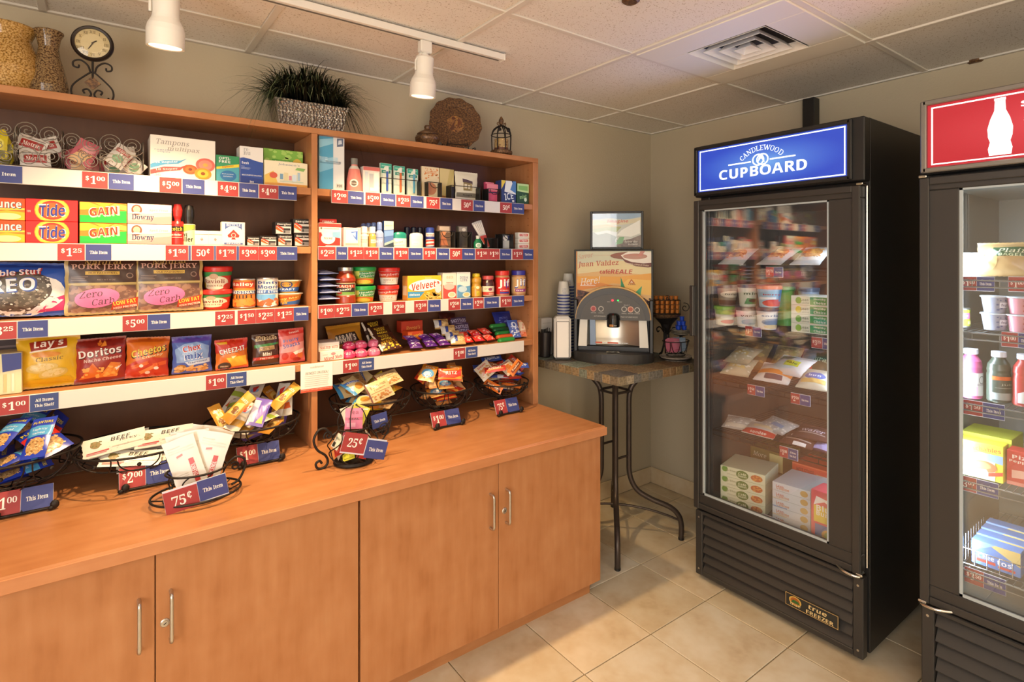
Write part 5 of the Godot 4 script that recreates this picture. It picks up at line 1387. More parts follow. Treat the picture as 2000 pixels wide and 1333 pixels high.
	vessel("jelly_jar", "dark grape jelly jar with a red gingham lid", "jar", "", Vector3(-1.3976, 1.263, 0.195), [["jar", [[0.0, 0.0], [0.027, 0.0], [0.0288, 0.003], [0.0288, 0.066], [0.024, 0.076], [0.024, 0.082], [0.0, 0.082]], M.film, "43191a"], ["lid", [[0.0262, 0.08], [0.027, 0.082], [0.027, 0.096], [0.025, 0.0975], [0.0, 0.098]], M.plastic, "b94a4a"]], [0.029, 0.029, 0.006, 0.05, 150], "r 0 0 1 1 e2d3b8;p b93a2c 0 .05 1 .05 1 .4 0 .4;t Grape .5 .74 .56 .24 7a3a2a f 6 .2;e .6 .66 .12 .16 8a3a5a;r .5 .1 .9 .3 d99a86")
	for i in 2:
		vessel("peanut_butter_jar", ["red-labelled peanut butter jar with a red lid", "peanut butter jar with a blue lid and tan label"][i], "jar", "peanut butter jars on the third shelf", [Vector3(-1.3123, 1.263, 0.19), Vector3(-1.2143, 1.263, 0.19)][i], [["jar", [[0.0, 0.0], [0.034, 0.0], [0.0355, 0.003], [0.0355, 0.092], [0.032, 0.098], [0.0, 0.098]], M.film, "b8875a"], ["lid", [[0.034, 0.098], [0.0345, 0.099], [0.0345, 0.118], [0.033, 0.12], [0.0, 0.12]], M.plastic, ["cf2f24", "3a3596"][i]]], [0.0357, 0.0357, 0.01, 0.088, 175], ["r 0 0 1 1 c8291f;t Jif .56 .62 .56 .56 f2f0ea b;r .62 .36 .66 .8 2c3a9a;r .72 .4 .78 .8 2c3a9a;t Jif .56 .62 .5 .5 f2f0ea b;t Creamy .56 .22 .4 .1 f0d8c8 b;r .36 .04 .8 .14 2c3a9a", "r 0 0 1 1 c9a06a;r 0 0 .2 1 d8b888;t Jif .56 .62 .58 .6 3346a4 b;t Jif .54 .63 .5 .5 f2f0ea b;p c04a3a .8 .2 .98 .3 .9 .5 .8 .4;p 4a8a3a .84 .5 .98 .56 .92 .66;t Crunchy .5 .2 .5 .12 e9e2f0 b;r .3 .1 .8 .28 8f2f7a;t Extra .5 .19 .3 .1 f0e0ee b"][i])
	# lowest shelf
	b = "candy on the lowest shelf of the bay by the coffee table"
	for i in 2:
		carton("nut_box", ["lower white box of nuts with red script", "upper white box of nuts with red script"][i], "box", "white nut boxes on the lowest shelf", [Vector3(-2.1386, 1.048, 0.222), Vector3(-2.1433, 1.085, 0.2)][i], [0.092, 0.082][i], [0.0365, 0.03][i], 0.09, "e6ddd2", ["t Mixed_Nuts .55 .28 .8 .4 b23a30 F 6 .2;e .55 .7 .1 .16 d98a8a;t salted .2 .66 .2 .14 b9b0a4 s", "t SALTED_NUTS .52 .34 .86 .36 b8453a F;r .1 .7 .9 .76 d9cfc0"][i])
	pouch("candy_bag", "yellow and brown candy bag with black lettering, behind the pink packs", "candy bag", b, Vector3(-2.0267, 1.055, 0.09), 0.15, 0.11, 0.014, "b9802a", "p 2b2220 .1 .2 .9 .3 .8 .66 .2 .6;t M&M's .5 .44 .6 .3 d9cdbb b 6;p d9a23a 0 .86 1 .9 1 1 0 1", 0.35, 0.0, 0.06, 51)
	var pinkat := [[668, 0.215, 0.0], [700, 0.215, 0.02], [728, 0.215, -0.02], [680, 0.17, 0.05], [704, 0.17, 0.0], [731, 0.17, 0.04]]
	var pxs := [-2.0675, -2.0171, -1.9631, -2.0505, -2.0014, -1.9442]
	var pl := ["in the front row beside the nut boxes", "middle of the front row", "in the front row beside the brown candy bars", "in the back row beside the nut boxes", "middle of the back row", "in the back row beside the brown candy bars"]
	for i in 6:
		var o := thing("snowball_cake", "pink wrapped coconut cake " + pl[i], "cake", Vector3(pxs[i], 1.048 + (0.027 if i > 2 else 0.0), 0.205 - (0.045 if i > 2 else 0.0)), i * 0.7, "pink wrapped cakes on the lowest shelf")
		part("wrapper", MB.new().tint(["d23a6a", "cf4a74", "d8688a"][i % 3]).lathe([[0.0, 0.0], [0.024, 0.0], [0.027, 0.006], [0.026, 0.016], [0.019, 0.026], [0.008, 0.0305], [0.0, 0.031]], 14), M.film, o)
		print_on(o, func(u, v, off): var a: float = u * TAU; var r: float = lerpf(0.0262, 0.019, v) + off; return Vector3(r * sin(a), 0.016 + v * 0.010, r * cos(a)), 0.14, 0.012, "g f0c4d0 30 %d 0 .05 1 .95 .2;g f6e3e6 14 %d 0 .1 1 .95 .16" % [i + 1, i + 9], 0.12, M.film)
	for i in 3:
		pouch("candy_bar_pack", ["front brown giant-size candy pack with yellow lettering", "middle brown giant-size candy pack with yellow lettering", "rear dark brown candy pack standing behind the others"][i], "candy pack", b, [Vector3(-1.8872, 1.056, 0.226), Vector3(-1.8857, 1.07, 0.17), Vector3(-1.89, 1.076, 0.1)][i], [0.098, 0.1, 0.1][i], [0.1, 0.1, 0.105][i], 0.012, ["4a2a20", "3f231b", "2e1a15"][i], "t GIANT .5 .86 .5 .1 d8b83a b 0 .1;t SIZE .5 .74 .4 .1 d8b83a b 0 .1;t MINI .5 .58 .5 .1 e0c23a b 0 .1;t REESE'S .5 .42 .7 .12 d8a02a b 4 .1;g e3b93a 26 3 .05 .04 .95 .34 .06;p d9cfc0 0 0 .08 0 .08 .4 0 .4;p d9cfc0 0 .6 .08 .6 .08 1 0 1", [0.95, 0.75, 0.55][i], 0.0, 0.14, 60 + i)
	for i in 2:
		carton("peanut_cup_pack", ["front orange peanut cup pack", "rear dark orange peanut cup pack with script lettering"][i], "candy pack", b, [Vector3(-1.7473, 1.085, 0.15), Vector3(-1.7349, 1.11, 0.09)][i], [0.075, 0.105][i], [0.038, 0.052][i], [0.06, 0.05][i], ["e0501f", "b03216"][i], ["p f07a34 0 .1 .3 .9 0 .9;t Reese's .5 .5 .7 .4 f0c83a b 4 .2", "t Reese's .55 .4 .66 .34 d9a04a f 4 .2"][i])
	var pu := [-1.7772, -1.7036, -1.6376, -1.772, -1.7028, -1.6416]
	var ul := ["in the front row beside the brown candy pack", "middle of the front row", "in the front row beside the tan cookies", "on top beside the brown candy pack", "on top in the middle", "on top beside the tan cookies"]
	for i in 6:
		pouch("purple_cake", "purple wrapped chocolate cake " + ul[i], "cake", "purple wrapped cakes on the lowest shelf", Vector3(pu[i], 1.052 + (0.023 if i > 2 else 0.0), 0.226 - (0.03 if i > 2 else 0.0)), 0.054, 0.055, 0.011, ["7a4a9a", "6a2f96", "8a3fa0"][i % 3], "p b98ac8 .1 .6 .9 .66 .8 .9 .2 .9;g e6d6ee 16 %d .1 .1 .9 .9 .12;p 4a1f74 0 .1 1 .1 1 .3 0 .4" % i, 1.2, 0.1 * (i - 2), 0.0, 70 + i)
	for i in 4:
		pouch("cookie_packet", ["lowest tan and blue cookie packet beside the purple cakes", "second tan and blue cookie packet beside the purple cakes", "third tan and blue cookie packet, higher up the slope", "topmost tan and blue cookie packet of the slope"][i], "cookie packet", "sloping row of tan and blue cookie packets", [Vector3(-1.5695, 1.05, 0.226), Vector3(-1.5785, 1.062, 0.2), Vector3(-1.5822, 1.085, 0.165), Vector3(-1.5921, 1.11, 0.12)][i], 0.07, 0.062, 0.012, "c9a468", "p e3e2dc 0 .1 .3 .1 .36 .9 0 .9;p 3a4f9a .28 .2 .46 .2 .5 .8 .3 .8;g e3c890 20 %d .5 .2 .95 .9 .12" % i, 0.9, -0.3, 0.0, 80 + i)
	for i in 2:
		pouch("skittle_bag", ["front purple-grey candy bag with blocky lettering", "rear purple-grey candy bag, only its lettering showing"][i], "candy bag", b, [Vector3(-1.4858, 1.075, 0.125), Vector3(-1.4756, 1.1, 0.085)][i], 0.09, 0.06, 0.012, "4a3a5a", "t SKITTLES .5 .7 .9 .3 c0bcd8 b;t SKITTLES .5 .3 .9 .3 a9a6c6 b", 0.5, -0.1, 0.05, 90 + i)
	pouch("brown_candy_bag", "dark brown candy bag at the back, above the tan cookies", "candy bag", b, Vector3(-1.5285, 1.1, 0.062), 0.09, 0.085, 0.012, "3a1c18", "t Twix .5 .6 .6 .2 7a3a34 b 6;p d9cfc8 .6 .3 .8 .3 .8 .36 .6 .36", 0.35, 0.0, -0.1, 95)
	var ra := [[-1.5183, 1.052, 0.224], [-1.4518, 1.052, 0.224], [-1.389, 1.052, 0.222], [-1.5218, 1.07, 0.197], [-1.4522, 1.074, 0.197], [-1.3891, 1.078, 0.192]]
	for i in 6:
		pouch("red_cake", "bright red wrapped cake " + ["in the front row beside the tan cookies", "middle of the front row", "in the front row beside the green candy", "on top beside the tan cookies", "on top in the middle", "on top beside the green candy"][i], "cake", "red wrapped cakes on the lowest shelf", Vector3(ra[i][0], ra[i][1], ra[i][2]), 0.056, 0.05, 0.012, ["d8301f", "cf2a1e", "e0483a"][i % 3], "g f0b0a0 12 %d .1 .1 .9 .9 .12;p e86a56 .2 .4 .7 .5 .6 .8 .2 .7" % (i + 4), 1.15, 0.2 * (i % 3 - 1), 0.0, 100 + i)
	for i in 5:
		var o := thing("candy_stick_pack", ["lowest green candy stick pack", "orange candy stick pack between the green ones", "middle green candy stick pack", "fourth candy stick pack, dark green", "topmost green candy stick pack of the slope"][i], "candy pack", [Vector3(-1.3033, 1.054, 0.212), Vector3(-1.294, 1.066, 0.185), Vector3(-1.2787, 1.078, 0.155), Vector3(-1.273, 1.092, 0.122), Vector3(-1.2675, 1.106, 0.09)][i], 0.12, "sloping row of candy stick packs")
		o.rotation.x = 0.7
		var m := MB.new().tint(["2c8a3a", "c9562a", "2f9440", "1f5a34", "3a9a48"][i])
		m.xf = Transform3D(Basis(Vector3.BACK, PI / 2), Vector3())
		m.lathe([[0.0, -0.052], [0.006, -0.052], [0.0105, -0.042], [0.011, 0.0], [0.0105, 0.042], [0.006, 0.052], [0.0, 0.052]], 12, 1.0, 1.2)
		part("wrapper", m, M.film, o)
		print_on(o, func(u, v, off): return Vector3((u - 0.5) * 0.08, -0.004 + v * 0.01, sqrt(0.0132 * 0.0132 - pow(-0.004 + v * 0.01, 2) * 1.3) + off), 0.08, 0.012, "p b9dcb0 .1 .3 .9 .4 .9 .7 .1 .6;t candy .5 .5 .5 .5 2a3a7a b", 0.1, M.film)
	for i in 3:
		pouch("mint_bag", ["blue and white candy bag standing near the end panel", "blue candy bag behind the white-dotted one", "orange and cream bag against the end panel"][i], "candy bag", b, [Vector3(-1.2286, 1.053, 0.2), Vector3(-1.2176, 1.06, 0.11), Vector3(-1.1769, 1.052, 0.19)][i], [0.06, 0.11, 0.05][i], [0.09, 0.12, 0.085][i], 0.012, ["4a66b4", "22348a", "d99a7a"][i], ["e .5 .7 .26 .18 e3e9f4;g e6ecf6 26 3 .05 .05 .95 .6 .1;e .5 .7 .12 .1 3a58a8", "t mint .5 .7 .5 .12 6a7ac8 b;g 6a80c8 10 3 .1 .3 .9 .6 .08", "p e9d3b8 .1 .3 .9 .4 .9 .9 .1 .9;t fruit .5 .6 .6 .14 c9452a b 80;p d8622a 0 0 1 0 1 .2 0 .3"][i], 0.5, [-0.1, 0.0, -0.5][i], 0.0, 110 + i)


# ---------------------------------------------------------------- coffee corner
const TABLE := Vector3(-0.70, 0, 0.345)
const TOP := 0.92

func build_table_corner():
	var o := thing("bistro_table", "tall square table with a slate mosaic top on bent brown metal legs", "table", TABLE)
	var s := 0.326
	var grey := MB.new().tint("b9b2a2").box(Vector3(0, TOP - 0.022, 0), Vector3(s * 2 - 0.006, 0.038, s * 2 - 0.006))
	var top := part("tabletop", grey, M.card, o)
	var rng := RandomNumberGenerator.new()
	rng.seed = 12
	var tones := ["8b7f6c", "9c8a6a", "a89272", "7c786f", "8a9488", "93a398", "a07f5c", "b0a084", "6f6a66", "9a9a90", "7f8f90", "b59a72"]
	for i in 5:
		for j in 5:
			var t := s * 2 / 5
			piece("tile", MB.new().tint(tones[rng.randi() % 12]).box(Vector3(), Vector3(t - 0.005, 0.006, t - 0.005), 0.001).done(M.slate), top, Vector3(-s + t * (i + 0.5), TOP - 0.003, -s + t * (j + 0.5)))
	for side in 4:
		var n := 13
		for i in n:
			var t := s * 2 / n
			var a := Basis(Vector3.UP, side * PI / 2)
			var m := MB.new().tint(tones[rng.randi() % 12])
			m.box(Vector3(), Vector3(t - 0.004, 0.038, 0.005), 0.001)
			var p := piece("tile", m.done(M.slate), top, a * Vector3(-s + t * (i + 0.5), TOP - 0.022, s - 0.001))
			p.basis = a
	var brown := mat(Color("4a3f38"), 0.38, 0.45)
	for q in 4:
		var d := Vector3(1 if q % 2 else -1, 0, 1 if q < 2 else -1)
		var pts := [d * 0.235 + Vector3(0, 0.012, 0), d * 0.236 + Vector3(0, 0.075, 0), d * 0.226 + Vector3(0, 0.125, 0), d * 0.195 + Vector3(0, 0.165, 0), d * 0.13 + Vector3(0, 0.20, 0), d * 0.078 + Vector3(0, 0.245, 0), d * 0.053 + Vector3(0, 0.32, 0), d * 0.05 + Vector3(0, 0.42, 0), d * 0.05 + Vector3(0, 0.60, 0), d * 0.052 + Vector3(0, 0.74, 0), d * 0.072 + Vector3(0, 0.80, 0), d * 0.115 + Vector3(0, 0.845, 0), d * 0.19 + Vector3(0, 0.872, 0)]
		var leg := part("leg", MB.new().tube(smooth(pts, 6), 0.0135, 10), brown, o)
		part("foot_cap", MB.new().lathe([[0.0, 0.0], [0.013, 0.0], [0.0145, 0.002], [0.0145, 0.012], [0.0, 0.012]], 14), M.black, leg)
		leg.get_child(0).position = d * 0.235
	var br := MB.new()
	for q in 4:
		var a := Vector3(0.06, 0.755, 0.06).rotated(Vector3.UP, q * PI / 2)
		br.tube([a, a.rotated(Vector3.UP, PI / 2)], 0.007, 6)
	part("upper_brace", br, brown, o)
	for q in 2:
		var d := Vector3(1, 0, 1) if q == 0 else Vector3(1, 0, -1)
		var c := []
		for i in 13:
			var t := i / 12.0 * 2.0 - 1.0
			c.append(d * 0.228 * t + Vector3(0, 0.10 + (0.062 + q * 0.014) * (1.0 - t * t), 0))
		part("stretcher", MB.new().tube(c, 0.006, 8), brown, o)
	var knob := MB.new()
	for q in 2:
		knob.tube([Vector3(-0.06, 0.47 - q * 0.05, -0.05 + q * 0.1), Vector3(0.06, 0.47 - q * 0.05, -0.05 + q * 0.1)], 0.006, 8)
	part("lower_brace", knob, brown, o)
	coffee_machine()
	cups_and_holders()
	condiment_stands()


func coffee_machine():
	var o := thing("coffee_machine", "black and steel coffee machine with a coffee poster on its upper front", "coffee machine", Vector3(-0.732, TOP + 0.001, 0.362), -0.856)
	var m := MB.new()
	m.box(Vector3(0, 0.035, -0.1), Vector3(0.40, 0.07, 0.2), 0.004).box(Vector3(0, 0.30, -0.125), Vector3(0.40, 0.52, 0.15), 0.004).box(Vector3(0, 0.41, -0.04), Vector3(0.40, 0.31, 0.06), 0.004)
	for s in [-1.0, 1.0]:
		m.box(Vector3(s * 0.19, 0.16, -0.02), Vector3(0.02, 0.30, 0.11), 0.004)
	part("body", m, M.black, o)
	var pb := MB.new().tint("2a2826").box(Vector3(0, 0.408, -0.004), Vector3(0.402, 0.318, 0.012), 0.002)
	var poster := part("poster", pb, M.card, o)
	print_on(poster, flat(Vector3(-0.19, 0.262, 0.002), Vector3(0.38, 0, 0), Vector3(0, 0.296, 0)), 0.38, 0.296, "r 0 0 1 1 d9b073;r 0 .72 1 1 c8cbb0;p dccf9f 0 .6 .4 .66 1 .58 1 .8 .5 .84 0 .78;p e2a545 0 .34 .5 .44 1 .4 1 .62 .6 .56 0 .56;p d98a3a 0 .3 .4 .4 .7 .34 .3 .46 0 .44;p e9bb5a .5 .3 1 .24 1 .5 .7 .52;p 5a3327 0 0 1 0 1 .12 .9 .2 .82 .1 .6 .16 .6 .32 .5 .30 .4 .32 .2 .28 0 .33;g 7a4a36 120 3 0 .0 .6 .28 .03;g 3a2019 120 4 0 .0 .62 .3 .025;g 3a2019 40 6 .82 .0 1 .18 .025;e .62 .32 .03 .02 3a2019;e .53 .33 .035 .022 4a2a20;p 3f9f6c .60 .55 .64 .34 .72 .28 .8 .3 .88 .40 .86 .24 .82 .14 .7 .2 .6 .26;p 2f8a58 .60 .55 .62 .3 .7 .22 .66 .36;e .76 .92 .3 .07 8a5a48;p e6dfd4 .60 .93 .66 .84 .8 .79 .95 .78 1 .79 1 .98 .9 .99 .7 .99;p 6a3a30 .60 .9 .66 .81 .8 .74 .96 .72 1 .73 1 .80 .9 .79 .75 .81 .65 .86;t PREMIUM,_COFFEE_AT_ITS_BEST .82 .765 .3 .03 d9c6b0 b -6;e .79 .91 .16 .05 b58a7a;p c0887c .86 1 .92 1 .87 .9 .82 .9;p c9492f .02 .93 .9 .935 .9 .93;t Savor .13 .92 .2 .08 c9a08a f 10 .3;t Juan_Valdez .30 .775 .54 .115 b23431 f 3 .15;t café .39 .645 .14 .075 b84a3c b;t REALE .61 .645 .28 .075 b84a3c b 0 .2;t Here! .19 .48 .26 .12 efe8dd f 8 .3;r .06 .395 .26 .403 efe8dd;p b5622f .70 .44 .74 .52 .79 .44;p e6cfa8 .725 .455 .742 .49 .765 .455;t cafe .745 .425 .1 .02 8a4a30 b;p c98a4a 0 .2 .015 .2 .015 1 0 1")
	var gold := mat(Color("c49a5c"), 0.45, 0.3)
	var arch := func(r: float, hgt: float, y0: float) -> PackedVector2Array:
		var p := PackedVector2Array()
		for i in 33:
			var a := PI * i / 32.0
			p.append(Vector2(r * cos(a), y0 + hgt * pow(sin(a), 0.9)))
		return p
	part("gold_trim", MB.new().slab(arch.call(0.189, 0.168, 0.212), 0.002, 0.05), gold, o)
	part("hood", MB.new().slab(arch.call(0.183, 0.160, 0.212), 0.002, 0.085), M.frame, o)
	var con := part("console", MB.new().slab(arch.call(0.158, 0.128, 0.214), 0.085, 0.088), mat(Color("4a4844"), 0.5), o)
	print_on(con, flat(Vector3(-0.158, 0.214, 0.088), Vector3(0.316, 0, 0), Vector3(0, 0.128, 0)), 0.316, 0.128, "o .20 .42 .046 .115 .35 c08078;e .20 .42 .028 .07 a03a38;o .32 .42 .042 .105 .25 bdb8ae;o .68 .42 .042 .105 .25 bdb8ae;o .78 .42 .046 .115 .3 d9a58a;e .78 .42 .028 .07 a8523a;o .88 .4 .042 .105 .25 bdb8ae;t WATER .2 .26 .08 .04 c9c4ba s;t COFFEE .32 .26 .08 .04 c9c4ba s;t SMALL .68 .26 .08 .04 c9c4ba s;t MEDIUM .78 .26 .08 .04 c9c4ba s;t LARGE .88 .26 .08 .04 c9c4ba s;t SELECT .72 .58 .09 .04 c9c4ba s;t HOT_BEVERAGES .3 .13 .18 .05 c9c4ba s;t PLACE_CUP_UNDER_NOZZLE .76 .12 .26 .05 c9c4ba s;t WAIT .44 .7 .05 .04 c9c4ba s;t READY .62 .7 .06 .04 c9c4ba s")
	for q in 2:
		var led := MB.new()
		led.ball(Vector3([0.0, 0.027][q], 0.311, 0.0885), [0.0048, 0.0036][q], 10)
		part("indicator_light", led, glow([Color(1.0, 0.12, 0.16), Color(0.2, 1.0, 0.35)][q], [7.0, 3.0][q]), o, ["red indicator light", "green indicator light"][q])
	var st := MB.new()
	st.grid(16, 1, func(u, v): return Vector3((u - 0.5) * 0.28, 0.072 + v * 0.15, -0.045 + 0.045 * pow(absf(u - 0.5) * 2.0, 2.0)))
	part("steel_back", st, M.steel, o)
	for s in [-1.0, 1.0]:
		var p := MB.new().tint("d9d4c6").slab(PackedVector2Array([Vector2(s * 0.176, 0.072), Vector2(s * 0.132, 0.072), Vector2(s * 0.128, 0.214), Vector2(s * 0.166, 0.214)]), -0.02, 0.045)
		part("pillar", p, M.plastic, o)
	part("blue_strip", MB.new().tint("5f7896").slab(PackedVector2Array([Vector2(-0.118, 0.073), Vector2(-0.088, 0.073), Vector2(-0.092, 0.212), Vector2(-0.12, 0.212)]), -0.012, 0.006), M.film, o)
	var nz := MB.new()
	nz.xf = Transform3D(Basis(), Vector3(0.004, 0, 0.088))
	nz.lathe([[0.0, 0.178], [0.030, 0.178], [0.0325, 0.182], [0.0335, 0.222], [0.030, 0.238], [0.018, 0.246], [0.0, 0.248]], 24)
	var nozzle := part("nozzle", nz, M.black_gloss, o)
	print_on(nozzle, func(u, v, off): return Vector3(0.004 + (0.0326 + off) * sin((u - 0.5) * 2.0), 0.182 + v * 0.012, 0.088 + (0.0326 + off) * cos((u - 0.5) * 2.0)), 0.06, 0.012, "r .22 .1 .52 .9 d9954a;t HOT .37 .5 .2 .6 5a2a12 b;r .56 .4 .78 .6 c9c4ba", 0.1)
	var tray := PackedVector2Array()
	for i in 25:
		var a := PI * i / 24.0
		tray.append(Vector2(0.205 * cos(a), -0.128 * pow(sin(a), 0.85)))
	var t := MB.new()
	t.xf = Transform3D(Basis(Vector3.RIGHT, -PI / 2), Vector3(0, 0, 0))
	var tp := part("drip_tray", t.slab(tray, 0.0, 0.045), M.frame, o)
	var gr := MB.new()
	gr.xf = Transform3D(Basis(), Vector3(0.0, 0.045, 0.06))
	gr.lathe([[0.030, 0.0], [0.034, 0.002], [0.030, 0.004], [0.026, 0.002], [0.026, 0.0]], 28, 1.0, 0.8)
	part("drip_ring", gr, M.nickel, tp)
	var rod := part("cup_guide", MB.new().tube([Vector3(-0.085, 0.092, 0.046), Vector3(0.075, 0.092, 0.046)], 0.0018, 6), M.chrome, o)
	part("orange_sleeve", MB.new().tint("d9572a").box(Vector3(-0.07, 0.092, 0.046), Vector3(0.035, 0.008, 0.006), 0.002).box(Vector3(0.0, 0.092, 0.046), Vector3(0.055, 0.008, 0.006), 0.002), M.plastic, rod)
	# the framed picture that stands on the machine
	var f := thing("picture_frame", "small black-framed coffee landscape picture standing on the coffee machine", "picture", o.position + o.basis * Vector3(0.015, 0.569, -0.06), -0.80)
	var fr := MB.new()
	for s in [-1.0, 1.0]:
		fr.box(Vector3(s * 0.131, 0.1, 0), Vector3(0.012, 0.2, 0.02), 0.002).box(Vector3(0, 0.1 + s * 0.094, 0), Vector3(0.25, 0.012, 0.02), 0.002)
	part("frame", fr, M.black, f)
	var pic := part("picture", MB.new().tint("c9c6b4").box(Vector3(0, 0.1, 0), Vector3(0.252, 0.178, 0.012)), M.card, f)
	print_on(pic, flat(Vector3(-0.124, 0.0125, 0.006), Vector3(0.248, 0, 0), Vector3(0, 0.175, 0)), 0.248, 0.175, "r 0 0 1 1 b6bdb4;p 7fa3c2 0 .82 .4 .86 .7 .8 1 .9 1 1 0 1;p c9c2a0 0 .6 .6 .66 1 .74 1 .86 .4 .78 0 .8;p 8a9a52 0 .42 .3 .5 .5 .44 .6 .6 .2 .66 0 .62;p b9a86a 0 .54 .3 .6 .6 .58 .3 .68 0 .64;p 4a5a34 0 0 .4 0 .5 .3 .3 .42 .1 .36 0 .46;p 5a4238 .3 0 1 0 1 .36 .8 .24 .5 .16;g 3a2a24 90 3 .4 0 1 .2 .03;p 4f9a5a .46 .06 .56 .3 .66 .3 .62 .1;p dfe3dc .5 .34 .6 .5 .98 .8 .98 .4 .8 .3;t Imagine .52 .76 .44 .12 b8433a b 0 .2;t Savor_the .8 .16 .26 .06 e9e6dc f 0 .2;t moment .84 .08 .2 .05 e9e6dc f 0 .2", 0.0, M.film)
	var g := part("glazing", MB.new().box(Vector3(0, 0.1, 0.0088), Vector3(0.25, 0.176, 0.0012)), M.glass, f)
	var es := MB.new().tint("1d1c1b").box(Vector3(0, 0.06, -0.03), Vector3(0.03, 0.12, 0.004), 0.0, Basis(Vector3.RIGHT, 0.35))
	part("strut", es, M.card, f)


func cups_and_holders():
	var cup := MB.new().tint("e3dfd4")
	cup.lathe([[0.0337, 0.0], [0.0365, 0.001], [0.0365, 0.004], [0.0345, 0.0055], [0.0255, 0.082], [0.0245, 0.084], [0.022, 0.084], [0.0, 0.083]], 24)
	cup.lathe([[0.0, 0.0795], [0.0246, 0.079], [0.0336, 0.0]], 24)
	var first: Node3D
	for s in 2:
		var at: Vector3 = [Vector3(-0.8434, 0.9303, 0.105), Vector3(-0.751, 0.9123, 0.04)][s]
		var n: int = [20, 22][s]
		for i in n:
			var lab := "printed paper cup nested in the %s stack of cups" % ["front", "rear"][s]
			if i == n - 1:
				lab = ["topmost paper cup of the front stack beside the coffee machine", "topmost paper cup of the taller rear stack beside the coffee machine"][s]
			var p := Vector3(at.x, TOP + 0.001 + i * [0.0165, 0.0168][s], at.z)
			if first == null:
				first = thing("paper_cup", lab, "cup", p, -0.6, "stacked paper cups")
				part("cup", cup, M.card, first)
				print_on(first, round_map(0.0345, 0.0257, 0.0058, 0.082, TAU), TAU * 0.03, 0.076, "r 0 .0 1 .10 3d4786;t Coffee .5 .5 .12 .12 8f93a8 f 0 .2;t Blends .5 .36 .13 .09 8f93a8 f 0 .2;r .45 .2 .55 .24 8f93a8;r 0 .12 1 .135 6a72a4", 0.06)
			else:
				var c := copy(first, lab, p, -0.6)
				c.set_meta("group", ["front stack of paper cups", "rear stack of paper cups"][s])
	first.set_meta("group", "front stack of paper cups")
	var h := thing("napkin_dispenser", "white upright napkin dispenser with a black-edged front in front of the cups", "dispenser", Vector3(-0.932, TOP + 0.001, 0.192), -0.62)
	part("housing", MB.new().tint("e2dfd8").box(Vector3(0, 0.112, 0), Vector3(0.088, 0.222, 0.075), 0.014), M.plastic, h)
	var e := MB.new().tint("33312f")
	for s in [-1.0, 1.0]:
		e.box(Vector3(s * 0.031, 0.105, 0.0378), Vector3(0.0022, 0.186, 0.002))
		e.box(Vector3(0, 0.105 + s * 0.092, 0.0378), Vector3(0.062, 0.0022, 0.002))
	part("front_edge", e, M.card, h)
	part("napkin", MB.new().tint("efece4").box(Vector3(0, 0.105, 0.0372), Vector3(0.059, 0.182, 0.0012)), M.paper, h)
	part("base_plate", MB.new().tint("2a2826").box(Vector3(0, 0.004, 0.002), Vector3(0.084, 0.008, 0.082), 0.002), M.plastic, h)
	var d := thing("stirrer_cup", "dark cup of black coffee stirrers between shelf and napkin dispenser", "stirrer cup", Vector3(-0.9589, 0.92, 0.0839) + Vector3(0, 0.001, 0.0), 0.0)
	part("cup", MB.new().tint("2f2e2c").lathe([[0.0, 0.0], [0.028, 0.0], [0.03, 0.004], [0.036, 0.13], [0.034, 0.13], [0.028, 0.01], [0.0, 0.01]], 20), M.plastic, d)
	for i in 16:
		var a := i * 2.4
		var r := 0.006 + 0.020 * fposmod(i * 0.37, 1.0)
		part("stirrer", MB.new().tube([Vector3(r * 0.7 * cos(a), 0.012, r * 0.7 * sin(a)), Vector3(r * 1.1 * cos(a), 0.14 + 0.012 * fposmod(i * 0.61, 1.0), r * 1.1 * sin(a))], 0.0018, 5), M.black, d)
	carton("lid_box", "plain white box standing behind the stirrer cup", "box", "", Vector3(-0.9246, 1.0702, 0.06) * Vector3(1, 0, 1) + Vector3(0, TOP + 0.001, 0), 0.075, 0.20, 0.035, "dedbd2", "r .1 .86 .9 .88 c9c5ba")


